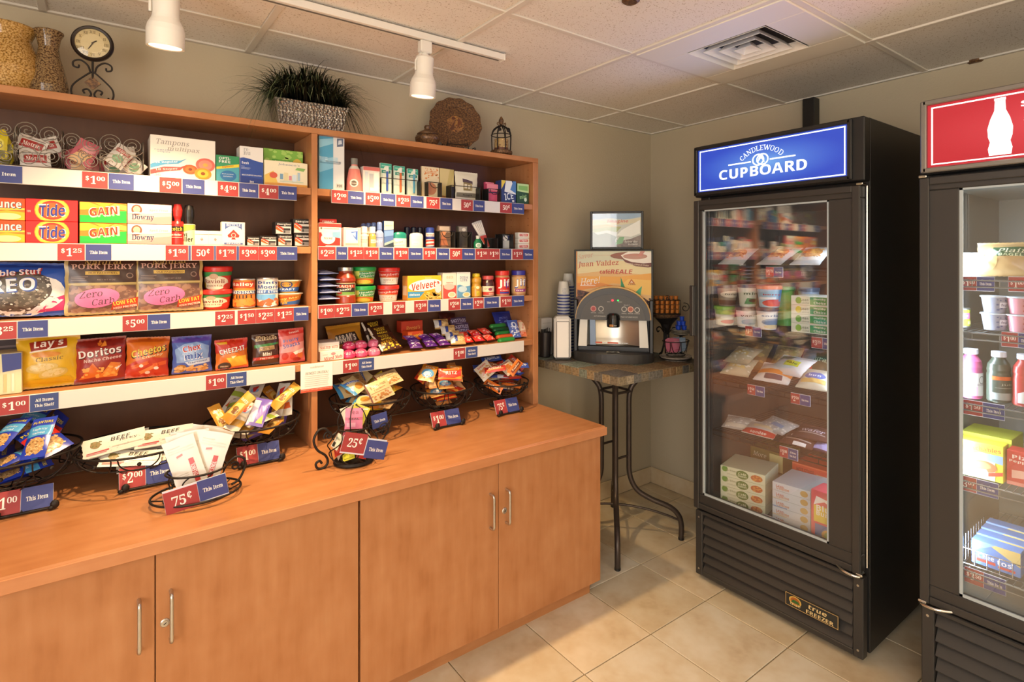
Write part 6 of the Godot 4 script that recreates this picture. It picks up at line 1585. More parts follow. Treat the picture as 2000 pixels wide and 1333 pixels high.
func condiment_stands():
	# lower plate of sugar packets in a wire basket
	var c := Vector3(-0.485, TOP + 0.001, 0.562)
	var tr := thing("sugar_tray", "pale marbled round tray under the basket of sugar packets", "tray", c)
	part("plate", MB.new().tint("d9cabb").lathe([[0.0, 0.0], [0.06, 0.0], [0.08, 0.016], [0.085, 0.022], [0.079, 0.021], [0.06, 0.009], [0.0, 0.008]], 30, 1.0, 0.92), M.slate, tr)
	part("rim_wire", MB.new().tube(ring(Vector3(0, 0.012, 0), 0.083, 0.076, 40), 0.003, 6, true), M.iron, tr)
	var bk := thing("sugar_basket", "black wire basket of pink and blue sugar packets on the round tray", "basket", c + Vector3(0.002, 0.0235, 0))
	bk.rotation.y = 0.0
	var m := MB.new()
	m.tube(ring(Vector3(0, 0.075, 0), 0.078, 0.058, 36), 0.0022, 6, true).tube(ring(Vector3(0, 0.003, 0), 0.056, 0.04, 30), 0.0022, 6, true)
	part("rim", m, M.iron, bk)
	for i in 8:
		var a := TAU * i / 8
		var lp := []
		for j in 13:
			var q := PI * j / 12.0
			var k := 1.0 - 0.25 * sin(q)
			lp.append(Vector3(0.078 * cos(a - 0.36 * cos(q)) * k, 0.075 - 0.06 * sin(q), 0.058 * sin(a - 0.36 * cos(q)) * k))
		part("loop", MB.new().tube(lp, 0.0018, 5), M.iron, bk)
	for i in 18:
		var blue := i >= 9
		var k := i % 9
		packet("sugar_blue" if blue else "sugar_pink", ["sugar_packet", 0.046, 0.064, 0.0022, "9fb3c4" if blue else "d97f92", "r .1 .7 .9 .8 c9d6e0;r .1 .1 .9 .16 7f95ac" if blue else "r .1 .7 .9 .8 e6a8b4;r .1 .1 .9 .16 c4566e"],
			"pale blue sweetener packet packed upright in the wire basket" if blue else "pink sweetener packet packed upright in the wire basket",
			bk.position + Vector3(-0.024 if not blue else 0.026, 0.05 + (k % 3) * 0.004, -0.026 + k * 0.0062), Basis(Vector3.UP, -0.06) * Basis(Vector3.RIGHT, -0.12), "blue sweetener packets" if blue else "pink sweetener packets", "sugar packet")
	# pedestal stand behind, with a tray of creamers on it
	var p := Vector3(-0.42, TOP + 0.001, 0.452)
	var s := thing("pedestal_stand", "black iron pedestal with a shallow tray, behind the sugar basket", "stand", p)
	for k in 3:
		var a := k * TAU / 3 + 0.5
		var d := Vector3(cos(a), 0, sin(a))
		var f := MB.new()
		f.tube(smooth([d * 0.036 + Vector3(0, 0.012, 0), d * 0.041 + Vector3(0, 0.005, 0), d * 0.033 + Vector3(0, 0.005, 0), d * 0.014 + Vector3(0, 0.07, 0), d * 0.012 + Vector3(0, 0.12, 0)], 6), 0.005, 6)
		f.tube(smooth([d * 0.012 + Vector3(0, 0.12, 0), d * 0.04 + Vector3(0, 0.15, 0), d * 0.062 + Vector3(0, 0.14, 0), d * 0.056 + Vector3(0, 0.122, 0), d * 0.046 + Vector3(0, 0.13, 0)], 6), 0.0034, 6)
		part("foot", f, M.iron, s)
	part("cone", MB.new().lathe([[0.0, 0.115], [0.012, 0.115], [0.016, 0.13], [0.03, 0.17], [0.062, 0.205], [0.06, 0.208], [0.0, 0.2]], 24), M.iron, s)
	part("tray", MB.new().lathe([[0.0, 0.2], [0.06, 0.203], [0.076, 0.212], [0.081, 0.224], [0.076, 0.222], [0.06, 0.213], [0.0, 0.211]], 32, 1.0, 0.9), M.bronze, s)
	var cb := thing("creamer_basket", "black wire basket of orange creamer cups on the pedestal tray", "basket", p + Vector3(0.0, 0.2245, 0.0))
	var w := MB.new()
	for y in [0.002, 0.075]:
		w.tube([Vector3(-0.066, y, -0.036), Vector3(0.066, y, -0.036), Vector3(0.066, y, 0.036), Vector3(-0.066, y, 0.036)], 0.002, 5, true)
	for i in 6:
		for z in [-0.036, 0.036]:
			w.tube([Vector3(-0.066 + 0.0264 * i, 0.002, z), Vector3(-0.066 + 0.0264 * i, 0.075, z)], 0.0016, 4)
	part("frame", w, M.iron, cb)
	var ww := MB.new()
	ww.tube(scroll(Vector3(0.094, 0.035, 0.02), 0.004, 0.026, 0, TAU * 1.3, Vector3.RIGHT, Vector3.UP, 22), 0.0022, 5).tube(scroll(Vector3(0.0, 0.085, 0.036), 0.003, 0.016, 0, TAU * 1.4, Vector3.RIGHT, Vector3.UP, 20), 0.0018, 5)
	part("scroll_handle", ww, M.iron, cb)
	cb.rotation.y = -0.7
	var cr: Node3D
	for i in 35:
		var at := cb.position + cb.basis * Vector3(-0.052 + 0.0265 * (i % 5), 0.005 + 0.0235 * (i / 10), -0.014 + 0.0275 * ((i / 5) % 2))
		var lab := "orange-lidded coffee creamer cup heaped in the wire basket"
		if cr == null:
			cr = thing("creamer_cup", lab, "creamer", at, 0.0, "creamer cups in the wire basket")
			part("cup", MB.new().tint("c9762c").lathe([[0.0, 0.0], [0.0095, 0.0], [0.012, 0.018], [0.0, 0.018]], 12), M.plastic, cr)
			part("lid", MB.new().tint("d98f3a").lathe([[0.012, 0.0182], [0.0135, 0.019], [0.013, 0.0202], [0.0, 0.0205]], 12), M.foil, cr)
		else:
			copy(cr, lab, at, i * 0.8).rotation.x = 0.0
	# small slanted tray with a basket of blue creamers
	var st := thing("tea_caddy", "stack of pale saucers carrying a dish of blue creamers, near the freezer", "caddy", Vector3(-0.398, TOP + 0.001, 0.53))
	part("post", MB.new().lathe([[0.0, 0.0], [0.02, 0.0], [0.022, 0.006], [0.008, 0.012], [0.008, 0.112], [0.035, 0.120], [0.0, 0.122]], 20), M.iron, st)
	for i in 3:
		part("saucer", MB.new().tint(["cfc6b4", "b9b09c", "d9d2c2"][i]).lathe([[0.0, 0.1225 + i * 0.008], [0.04, 0.1235 + i * 0.008], [0.052, 0.1315 + i * 0.008], [0.04, 0.1265 + i * 0.008], [0.0, 0.1265 + i * 0.008]], 26), M.slate, st)
	var bc: Node3D
	for i in 9:
		var at := st.position + Vector3(0.021 * cos(i * PI / 2) * (1.0 - 0.3 * (i / 4)), 0.1465 + 0.0235 * (i / 4), 0.021 * sin(i * PI / 2) * (1.0 - 0.3 * (i / 4)))
		if bc == null:
			bc = thing("creamer_cup", "bright blue coffee creamer piled on the saucers", "creamer", at, 0.0, "blue creamers on the saucers")
			part("cup", MB.new().tint("2648b8").lathe([[0.0, 0.0], [0.010, 0.0], [0.0125, 0.02], [0.0, 0.02]], 12), M.plastic, bc)
			part("lid", MB.new().tint("3a5fd0").lathe([[0.0125, 0.0202], [0.0142, 0.021], [0.0135, 0.0222], [0.0, 0.0225]], 12), M.foil, bc)
		else:
			copy(bc, "bright blue coffee creamer piled on the saucers", at, i * 0.8).rotation.z = 0.0


# ---------------------------------------------------------------- ornaments on top of the shelves
func build_decor():
	var y := 1.933
	var v := func(called: String, label: String, at: Vector3, prof: Array, m: Material):
		var o := thing(called, label, "vase", at)
		for q in prof:
			q[1] *= 0.88
		var b := MB.new().lathe(prof, 36)
		part("body", b, m, o)
		var r: float = prof[-1][0]
		part("neck_shade", MB.new().tint("20160e").lathe([[0.0, prof[-1][1] - 0.012], [r * 0.78, prof[-1][1] - 0.012], [r * 0.985, prof[-1][1] + 0.0005]], 28), M.card, o)  # dark lining painted in as the shade inside the mouth
	v.call("stone_vase", "large golden speckled stone vase at the end of the shelf top", Vector3(-3.0764, y, 0.148), [[0.0, 0.0], [0.055, 0.0], [0.066, 0.006], [0.083, 0.05], [0.084, 0.075], [0.073, 0.12], [0.057, 0.165], [0.053, 0.18], [0.062, 0.205], [0.068, 0.215], [0.066, 0.22]], M.granite_gold)
	v.call("stone_vase", "slender dark speckled stone vase next to the clock", Vector3(-2.9829, y, 0.17), [[0.0, 0.0], [0.042, 0.0], [0.047, 0.006], [0.049, 0.03], [0.040, 0.085], [0.028, 0.135], [0.0245, 0.165], [0.030, 0.20], [0.037, 0.217], [0.0365, 0.221]], M.granite_brown)
	# scrollwork clock
	var c := thing("table_clock", "round clock on a scrolled wrought-iron stand", "clock", Vector3(-2.8762, y, 0.185), -0.12)
	var fy := 0.178
	var st := MB.new()
	for s in [-1.0, 1.0]:
		st.tube(smooth([Vector3(0, 0.09, 0), Vector3(s * 0.012, 0.082, 0), Vector3(s * 0.044, 0.05, 0), Vector3(s * 0.053, 0.03, 0), Vector3(s * 0.05, 0.01, 0), Vector3(s * 0.035, 0.003, 0), Vector3(s * 0.012, 0.008, 0), Vector3(s * 0.004, 0.02, 0), Vector3(s * 0.012, 0.034, 0), Vector3(s * 0.024, 0.03, 0), Vector3(s * 0.02, 0.02, 0)], 6), 0.0027, 6)
		st.tube(smooth([Vector3(s * 0.006, 0.088, 0), Vector3(s * 0.012, 0.108, 0), Vector3(s * 0.03, 0.122, 0), Vector3(s * 0.047, 0.116, 0), Vector3(s * 0.048, 0.102, 0), Vector3(s * 0.036, 0.098, 0), Vector3(s * 0.034, 0.107, 0)], 6), 0.0027, 6)
		st.tube(smooth([Vector3(s * 0.05, 0.006, 0), Vector3(s * 0.045, 0.002, -0.025), Vector3(s * 0.045, 0.003, -0.05)], 6), 0.0027, 6)
		st.tube(smooth([Vector3(s * 0.035, 0.003, 0), Vector3(s * 0.04, 0.002, 0.025), Vector3(s * 0.045, 0.003, 0.04)], 6), 0.0027, 6)
	st.tube([Vector3(0, 0.068, 0), Vector3(0, 0.14, 0)], 0.003, 6)
	part("scroll_stand", st, M.iron, c)
	var dia := MB.new().box(Vector3(0, 0.055, 0), Vector3(0.03, 0.03, 0.004), 0.0, Basis(Vector3.BACK, PI / 4))
	part("diamond_plaque", dia, M.bronze, c)
	var rim := MB.new()
	rim.xf = Transform3D(Basis(Vector3.RIGHT, PI / 2), Vector3(0, fy, 0))
	rim.lathe([[0.0, -0.012], [0.048, -0.012], [0.055, -0.004], [0.055, 0.004], [0.050, 0.010], [0.0455, 0.009], [0.0445, 0.004]], 40)
	part("rim", rim, mat(Color("2a201b"), 0.35, 0.3), c)
	var dial := MB.new().tint("cdbb8c")
	dial.xf = rim.xf
	dial.lathe([[0.0455, 0.003], [0.0, 0.0035]], 40)
	var face := part("dial", dial, M.paper, c)
	var ops := "e .5 .5 .34 .34 d6c698;"
	for i in 12:
		var a := TAU * i / 12
		ops += "t %s %.3f %.3f 0 .09 5a4a30 f;" % [["XII", "I", "II", "III", "IV", "V", "VI", "VII", "VIII", "IX", "X", "XI"][i], 0.5 + 0.40 * sin(a), 0.5 + 0.40 * cos(a)]
	ops += "p 3a2f22 .49 .5 .40 .34 .36 .26 .42 .31 .51 .47;p 3a2f22 .48 .47 .62 .58 .64 .62 .58 .6 .47 .52;e .5 .5 .03 .03 3a2f22"
	print_on(face, flat(Vector3(-0.044, fy - 0.044, 0.0033), Vector3(0.088, 0, 0), Vector3(0, 0.088, 0)), 0.088, 0.088, ops)
	var gl := MB.new()
	gl.xf = rim.xf
	gl.lathe([[0.0456, 0.0085], [0.03, 0.0125], [0.0, 0.014]], 32)
	part("lens", gl, M.glass, c)
	# planter with grass
	var p := thing("grass_planter", "hammered silver planter box overflowing with dark green grass", "planter", Vector3(-2.2116, y, 0.17))
	var box := MB.new()
	var w0 := 0.118
	var w1 := 0.135
	var h := 0.092
	for s in [[0.045, 0.058, 1.0]]:
		box.quad(Vector3(-w0, 0, s[0]), Vector3(w0, 0, s[0]), Vector3(w1, h, s[1]), Vector3(-w1, h, s[1]))
		box.quad(Vector3(w0, 0, -s[0]), Vector3(-w0, 0, -s[0]), Vector3(-w1, h, -s[1]), Vector3(w1, h, -s[1]))
		box.quad(Vector3(w0, 0, s[0]), Vector3(w0, 0, -s[0]), Vector3(w1, h, -s[1]), Vector3(w1, h, s[1]))
		box.quad(Vector3(-w0, 0, -s[0]), Vector3(-w0, 0, s[0]), Vector3(-w1, h, s[1]), Vector3(-w1, h, -s[1]))
		box.quad(Vector3(-w0, 0, -s[0]), Vector3(w0, 0, -s[0]), Vector3(w0, 0, s[0]), Vector3(-w0, 0, s[0]))
	part("trough", box, M.hammered, p)
	var lip := MB.new()
	for s in [-1.0, 1.0]:
		lip.box(Vector3(0, h, s * 0.058), Vector3(0.276, 0.006, 0.006), 0.001).box(Vector3(s * 0.135, h, 0), Vector3(0.006, 0.006, 0.116), 0.001)
	part("lip", lip, M.hammered, p)
	part("soil", MB.new().tint("3a2c1c").box(Vector3(0, h - 0.012, 0), Vector3(0.26, 0.01, 0.108)), M.paper, p)
	var rng := RandomNumberGenerator.new()
	rng.seed = 8
	var g := MB.new()
	for i in 1300:
		var x := rng.randf_range(-0.13, 0.13)
		var z := rng.randf_range(-0.052, 0.052)
		var out := Vector3(x / 0.13 * 1.5 + rng.randf_range(-0.8, 0.8), 0, z / 0.052 * 0.7 + rng.randf_range(-0.5, 0.8))
		var up := rng.randf_range(0.075, 0.19) * (1.12 - 0.35 * absf(x) / 0.13)
		var reach := rng.randf_range(0.012, 0.078)
		var droop := rng.randf_range(0.02, 0.19) * (out.length() / 1.5)
		if z > 0.02 and absf(x) < 0.10:
			droop = minf(droop, 0.07)
		g.tint(["3a4628", "4d5a34", "6b7650", "303a22", "808766", "455634"][rng.randi() % 6])
		var a := Vector3(x, h - 0.008, z)
		var side := Vector3(-out.z, 0.0, out.x).normalized() * rng.randf_range(0.0022, 0.0046)
		if side.length() < 0.001:
			side = Vector3(0.0018, 0, 0)
		var prev: Array = []
		for j in 6:
			var t := j / 5.0
			var q := a + out * reach * t * (0.4 + t) + Vector3.UP * (up * (2.0 * t - t * t) * 0.9 - droop * t * t * t)
			q.z = maxf(q.z, -0.155)
			var k := side * (1.0 - t * 0.92)
			var nn := (Vector3.UP * 0.6 + out.normalized() * 0.5 + Vector3.BACK * 0.4)
			var cur := [g.p(q - k, nn), g.p(q + k, nn)]
			if j > 0:
				g.face(prev[0], prev[1], cur[1])
				g.face(prev[0], cur[1], cur[0])
			prev = cur
	var gr := part("grass_blades", g, M.grass, p)
	gr.set_meta("kind", "stuff")
	# urn, plate on its stand, lantern
	var u := thing("lidded_urn", "small squat bronze urn with a domed lid in front of the plate", "urn", Vector3(-1.7055, y, 0.18))
	part("bowl", MB.new().lathe([[0.0, 0.0], [0.035, 0.0], [0.04, 0.004], [0.053, 0.024], [0.055, 0.034], [0.05, 0.045], [0.04, 0.05], [0.0, 0.05]], 30), M.bronze, u)
	part("lid", MB.new().lathe([[0.0445, 0.049], [0.046, 0.053], [0.036, 0.061], [0.022, 0.068], [0.013, 0.074], [0.016, 0.084], [0.012, 0.09], [0.0, 0.092]], 26), M.bronze, u)
	var pl := thing("bronze_plate", "large round embossed bronze plate with a scalloped rim on a stand", "plate", Vector3(-1.5302, y, 0.12), -0.3)
	var lean := Transform3D(Basis(Vector3.RIGHT, PI / 2 - 0.16), Vector3(0, 0.134, 0.0))
	var pm_ := MB.new()
	pm_.xf = lean
	pm_.grid(96, 7, func(u_, v_):
		var a: float = u_ * TAU
		var r: float = [0.0, 0.055, 0.078, 0.083, 0.09, 0.112, 0.122, 0.124][roundi(v_ * 7)]
		var hh: float = [0.0, 0.0, 0.001, 0.006, 0.008, 0.011, 0.014, 0.012][roundi(v_ * 7)]
		var sc := 1.0 + (0.022 * sin(a * 13.0) if v_ > 0.8 else 0.0)
		return Vector3(r * sc * cos(a), hh, r * sc * sin(a)), true, true)
	pm_.grid(48, 1, func(u_, v_): return Vector3(0.122 * v_ * cos(u_ * TAU), -0.003 + 0.014 * v_, 0.122 * v_ * sin(u_ * TAU)), false, true)
	part("dish", pm_, M.bronze, pl)
	print_on(pl, func(u_, v_, off): return lean * Vector3((u_ - 0.5) * 0.15, 0.001 + off, (0.5 - v_) * 0.15), 0.15, 0.15, "e .5 .5 .48 .48 8a5f38;g 5a3826 70 2 .12 .12 .88 .88 .035;g a8783c 60 5 .15 .15 .85 .85 .03;p 5c3524 .3 .3 .5 .62 .44 .3;p 6a3d26 .5 .3 .72 .56 .6 .7 .56 .4;e .45 .68 .06 .05 5a3422;e .62 .62 .05 .05 6a3f28;o .5 .5 .46 .46 .06 5a3b28", 0.0, M.print, "embossed_print")
	var stand := MB.new()
	for s in [-1.0, 1.0]:
		stand.tube(smooth([Vector3(s * 0.045, 0.04, 0.045), Vector3(s * 0.05, 0.015, 0.05), Vector3(s * 0.04, 0.003, 0.04), Vector3(s * 0.05, 0.003, -0.03), Vector3(s * 0.05, 0.06, -0.045), Vector3(s * 0.045, 0.16, -0.035)], 6), 0.0025, 6)
		stand.tube(scroll(Vector3(s * 0.078, 0.013, 0.04), 0.004, 0.0105, 0, TAU * 1.2), 0.002, 5)
		stand.tube([Vector3(s * 0.04, 0.004, 0.04), Vector3(s * 0.07, 0.004, 0.04)], 0.002, 5)
	stand.tube([Vector3(-0.045, 0.03, 0.048), Vector3(0.045, 0.03, 0.048)], 0.0025, 6).tube([Vector3(-0.05, 0.004, -0.03), Vector3(0.05, 0.004, -0.03)], 0.0025, 6)
	part("wire_stand", stand, M.iron, pl)
	var l := thing("birdcage_lantern", "small domed birdcage lantern with a candle inside", "lantern", Vector3(-1.3137, y, 0.185))
	part("base", MB.new().lathe([[0.0, 0.004], [0.05, 0.004], [0.053, 0.008], [0.053, 0.02], [0.048, 0.024], [0.0, 0.024]], 30), M.bronze, l)
	var ft := MB.new()
	for i in 4:
		ft.tube([Vector3(0.04 * cos(i * PI / 2 + 0.5), 0.006, 0.04 * sin(i * PI / 2 + 0.5)), Vector3(0.046 * cos(i * PI / 2 + 0.5), 0.0, 0.046 * sin(i * PI / 2 + 0.5))], 0.003, 5)
	part("foot_wire", ft, M.iron, l)
	for i in 8:
		var a := TAU * i / 8 + 0.2
		var d := Vector3(cos(a), 0, sin(a))
		part("bar", MB.new().tube(smooth([d * 0.047 + Vector3(0, 0.022, 0), d * 0.049 + Vector3(0, 0.06, 0), d * 0.049 + Vector3(0, 0.095, 0), d * 0.042 + Vector3(0, 0.118, 0), d * 0.026 + Vector3(0, 0.134, 0), d * 0.008 + Vector3(0, 0.144, 0)], 5), 0.0028, 6), M.iron, l)
	var arcs := MB.new().tube(ring(Vector3(0, 0.098, 0), 0.048, 0.048, 32), 0.0022, 5, true)
	part("hoop", arcs, M.iron, l)
	var fin := MB.new()
	fin.lathe([[0.0, 0.14], [0.009, 0.142], [0.006, 0.15], [0.0115, 0.162], [0.012, 0.17], [0.006, 0.184], [0.0, 0.19]], 16)
	for s in [-1.0, 1.0]:
		fin.tube(scroll(Vector3(s * 0.018, 0.153, 0), 0.003, 0.0095, 0, TAU * 1.2), 0.0022, 5)
	part("finial", fin, M.bronze, l)
	var lv := MB.new()
	for s in [[0.02, 0.124, 0.03], [-0.028, 0.12, 0.026], [0.012, 0.116, 0.042]]:
		lv.ball(Vector3(s[0], s[1], s[2]), Vector3(0.012, 0.009, 0.004), 8)
	part("leaf_ornament", lv, M.iron, l)
	part("candle", MB.new().tint("b89a6a").lathe([[0.0, 0.024], [0.032, 0.024], [0.033, 0.026], [0.033, 0.078], [0.028, 0.08], [0.0, 0.076]], 24), M.paper, l)
	print_on(l, round_map(0.0332, 0.0332, 0.026, 0.078, TAU), TAU * 0.033, 0.052, "g 7a5230 60 3 0 .1 1 .95 .1;g d9c08a 40 4 0 .1 1 .9 .08;r 0 0 1 .2 6a3f2c", 0.06, M.print, "candle_wrap_print")


# ---------------------------------------------------------------- baskets of snacks on the worktop
func heap(bowl: Node3D, rx: float, rz: float, rim: float, deep: float, specs: Array, group: String, n: int, sd: int, high := 0.05):   # specs: [kind, packet spec, label]
	var inside := func(c: Vector3) -> bool:
		var q := Vector2(c.x / rx, c.z / rz).length_squared()
		if c.y < rim + 0.006:
			return q + pow((rim - c.y) / deep, 2.0) < 0.9 if c.y < rim else q < 0.9
		return q < 1.5 and c.y < 0.262 and c.z + bowl.position.z > 0.014 and c.x + bowl.position.x < -1.17 and absf(c.x + bowl.position.x + 2.211) > 0.014
	var propose := func(rng: RandomNumberGenerator, put: int) -> Array:
		var a := rng.randf() * TAU
		var r := sqrt(rng.randf()) * (0.5 if put < n * 0.4 else 0.8)
		var flatness := -1.35 if put < n * 0.3 else rng.randf_range(-1.1, -0.25)
		return [Vector3(rx * r * cos(a), rim + high * 2.0, rz * r * sin(a)), Basis(Vector3.UP, -0.45 + rng.randf_range(-0.6, 0.6)) * Basis(Vector3.RIGHT, flatness) * Basis(Vector3.BACK, rng.randf_range(-0.8, 0.8)), rim - deep]
	settle(bowl.position, specs, group, n, sd, inside, propose)


func stock_counter():
	var y := 0.731
	# peanuts
	var b1 := wire_bowl("footed wire bowl of blue peanut bags at the near end of the worktop", Vector3(-3.0668, y, 0.205), 0.166, 0.16, 0.150, 0.105)
	var win := "e .5 .26 .36 .2 b9905a;g d8b482 36 3 .16 .08 .84 .44 .06;g 8a623a 14 5 .16 .08 .84 .44 .05;"
	heap(b1, 0.166, 0.16, 0.150, 0.105, [
		["peanut_red", ["peanut_bag", 0.085, 0.125, 0.012, "2538a8", win + "p c9302a 0 .48 1 .48 1 .74 0 .74;t Salted .5 .68 .4 .05 f2e8d8 F 0 .2;t Peanuts .5 .57 .7 .1 f2e8d8 F 0 .2;t PLANTERS .5 .84 .8 .08 d9c83a b"], "blue peanut bag with a red band in the near wire bowl"],
		["peanut_blue", ["peanut_bag", 0.06, 0.13, 0.010, "2a3fae", win + "p 4f9ed0 0 .48 1 .52 1 .76 0 .76;t Lightly .5 .66 .6 .06 eef2f4 f;t salted .5 .57 .5 .05 eef2f4 f;t PLANTERS .5 .86 .8 .07 d9c83a b"], "slim blue peanut bag with a light blue band in the near wire bowl"],
	], "peanut bags in the near wire bowl", 18, 21, 0.06)
	easel("leaning price sign in front of the peanut bowl", Vector3(-3.0321, y, 0.315), 0.135, "B", "1 00")
	# jerky strips
	var b2 := wire_bowl("wide footed wire bowl of white beef jerky strips", Vector3(-2.7589, y, 0.205), 0.178, 0.165, 0.118, 0.075)
	var jk := ["jerky_strip", 0.165, 0.055, 0.003, "d9d3c4", "g b9ad98 20 3 .3 .1 .95 .6 .03;e .2 .62 .08 .2 8a7442;g 6a6a32 10 4 .14 .5 .3 .8 .06;t BEEF .6 .74 .3 .22 38332c b 0 .3;t Jerky .72 .58 .3 .14 4a443a f 0 .3;p b23a32 .05 .2 .4 .2 .4 .27 .05 .24;r .05 .13 .36 .17 c9706a;r .45 .3 .95 .34 c4baa8"]
	for i in 8:
		var at: Vector3 = b2.position + [Vector3(-0.062, 0.136, 0.03), Vector3(0.07, 0.132, 0.03), Vector3(-0.05, 0.126, 0.006), Vector3(0.075, 0.122, 0.004), Vector3(-0.02, 0.086, 0.052), Vector3(0.02, 0.072, 0.03), Vector3(-0.02, 0.1, -0.03), Vector3(0.03, 0.1, -0.06)][i]
		packet("jerky_strip", jk, ["white beef strip packet on top, nearest the peanut bowl", "white beef strip packet on top, nearest the white envelopes"][i] if i < 2 else "white beef strip packet lying lower in the wide wire bowl", at, Basis(Vector3.RIGHT, [-0.5, -0.5, -0.5, -0.5, -0.85, -0.85, -0.9, -0.9][i]) * Basis(Vector3.BACK, [0.12, 0.0, 0.1, 0.0, -0.2, 0.15, 0.0, 0.05][i]), "beef strips in the wide wire bowl")
	easel("two-dollar price sign in front of the beef jerky bowl", Vector3(-2.7406, y, 0.30), 0.142, "B", "2 00")
	# cereal bars
	var b3 := wire_bowl("footed wire bowl of cereal bars beside the shelf divider", Vector3(-2.4155, y, 0.195), 0.157, 0.15, 0.13, 0.08)
	heap(b3, 0.157, 0.15, 0.13, 0.08, [
		["bar_white", ["cereal_bar", 0.05, 0.12, 0.008, "d6d2c8", "e .5 .68 .3 .1 7fa6d8;p c9342c .3 .8 .7 .9 .6 .62 .45 .6;t K .5 .76 .3 .12 c9342c F;p c99a3a 0 .1 1 .2 1 .4 0 .3;r .1 .46 .9 .5 b9b2a4"], "white cereal bar wrapper with a red letter in the wire bowl"],
		["bar_purple", ["cereal_bar", 0.055, 0.11, 0.009, "6a56b0", "p c9c2d8 0 .1 .4 .1 .4 .9 0 .9;r .5 .2 .9 .7 8f7cc8;p e0cc6a .5 .1 .9 .1 .8 .4"], "purple and white cereal bar wrapper in the wire bowl"],
		["bar_orange", ["cereal_bar", 0.04, 0.115, 0.009, "d99a3a", "p e6c872 .1 .2 .9 .3 .8 .7 .2 .6;e .5 .4 .3 .12 8a5a2a;t oats .5 .76 .7 .1 f2e4c8 b"], "orange granola bar wrapper in the wire bowl"],
		["bar_lime", ["cereal_bar", 0.045, 0.11, 0.008, "e0dccb", "p a8c04a 0 .6 1 .7 1 .9 0 .8;p d9622a .1 .2 .9 .24 .8 .44 .2 .4;e .5 .5 .2 .06 6f4a2c"], "white, green and orange cereal bar wrapper in the wire bowl"],
	], "cereal bars in the wire bowl", 24, 41, 0.045)
	easel("price sign in front of the cereal bar bowl, glare on its left end", Vector3(-2.4155, y, 0.30), 0.137, "B", "1 00")
	# saucer and cup of white envelopes
	var cc := Vector3(Vector3(-2.6259, 0.731, 0.4898).x, y, 0.475)
	var cup := thing("wire_teacup", "wrought-iron wire teacup and saucer holding white envelopes of pain relief", "wire teacup", cc)
	var sa := MB.new()
	sa.tube(ring(Vector3(0, 0.016, 0), 0.118, 0.095, 50), 0.0034, 6, true).tube(ring(Vector3(0, 0.006, 0), 0.085, 0.068, 44), 0.0026, 6, true).tube(ring(Vector3(0, 0.003, 0), 0.05, 0.04, 36), 0.0026, 6, true)
	for i in 10:
		var a := TAU * i / 10
		sa.tube(smooth([Vector3(0.05 * cos(a), 0.003, 0.04 * sin(a)), Vector3(0.085 * cos(a + 0.15), 0.006, 0.068 * sin(a + 0.15)), Vector3(0.118 * cos(a + 0.05), 0.016, 0.095 * sin(a + 0.05))], 5), 0.002, 5)
	part("saucer", sa, M.iron, cup)
	part("rim", MB.new().tube(ring(Vector3(0, 0.083, 0), 0.08, 0.062, 44), 0.0032, 6, true).tube(ring(Vector3(0, 0.01, 0), 0.06, 0.047, 36), 0.0024, 6, true), M.iron, cup)
	for i in 8:
		var a := TAU * i / 8 + 0.3
		var lp := []
		for j in 17:
			var q := j / 16.0
			var w := 0.32 * sin(q * PI * 1.25)
			var k := lerpf(1.0, 0.76, q)
			lp.append(Vector3(0.08 * cos(a + w) * k, lerpf(0.083, 0.012, q), 0.062 * sin(a + w) * k))
		part("cup_scroll", MB.new().tube(lp, 0.0021, 5).ball(lp[9], 0.005, 8), M.iron, cup)
	part("handle", MB.new().tube(smooth([Vector3(0.082, 0.083, 0), Vector3(0.105, 0.098, 0), Vector3(0.128, 0.088, 0), Vector3(0.13, 0.06, 0), Vector3(0.112, 0.03, 0.01), Vector3(0.09, 0.02, 0.012)], 7), 0.0036, 6).tube(scroll(Vector3(0.102, 0.07, 0), 0.003, 0.014, 0.6, 0.6 + TAU * 1.3), 0.0028, 5), M.iron, cup)
	for i in 9:
		var red := i % 3 != 2
		var t: float = [-0.9, 0.75, -0.25, 0.3, -0.7, 0.95, 0.1, -0.45, 0.5][i]
		var turn := Basis(Vector3.UP, -0.35) * Basis(Vector3.RIGHT, -0.13) * Basis(Vector3.BACK, -t * 0.36)
		var foot := cc + Vector3(t * 0.012, 0.04 + 0.004 * (i % 3), 0.026 - 0.0085 * i).rotated(Vector3.UP, 0.0)
		packet("envelope_red" if red else "envelope_plain", ["envelope", 0.086, 0.15, 0.0025, "e2ddd3", "r .1 .84 .5 .86 c9c2b4;r .1 .79 .9 .81 d6cfc2;r .1 .74 .9 .76 d6cfc2;p c23a34 .62 .1 .78 .1 .78 .56 .62 .56;t TYLENOL .7 .33 .42 .08 f2e6e0 b 90;r .1 .3 .5 .32 c9c2b4;r .1 .26 .5 .28 c9c2b4;p c9706a .3 .64 .5 .66 .5 .7 .3 .68" if red else "r .1 .84 .5 .86 c9c2b4;r .1 .78 .9 .8 d6cfc2;r .1 .72 .9 .74 d6cfc2;r .1 .66 .8 .68 d6cfc2;e .4 .3 .24 .14 b9cad6;t aspirin .5 .5 .5 .06 b8504a F"],
			"white envelope with red sideways lettering fanned out of the wire teacup" if red else "plain white envelope with grey lines fanned out of the wire teacup",
			foot + turn * Vector3(0, 0.075, 0), turn, "white envelopes in the wire teacup", "envelope")
	var tk := thing("price_card", "75-cent price card with a blue end, hung on the front of the wire teacup", "price sign", cc + Vector3(-0.012, 0.045, 0.088), -0.12, "price cards hung on baskets")
	tk.rotation.z = 0.16
	var tc := part("card", MB.new().tint("d8dce4").box(Vector3(0, 0, -0.002), Vector3(0.158, 0.062, 0.0015)), M.card, tk)
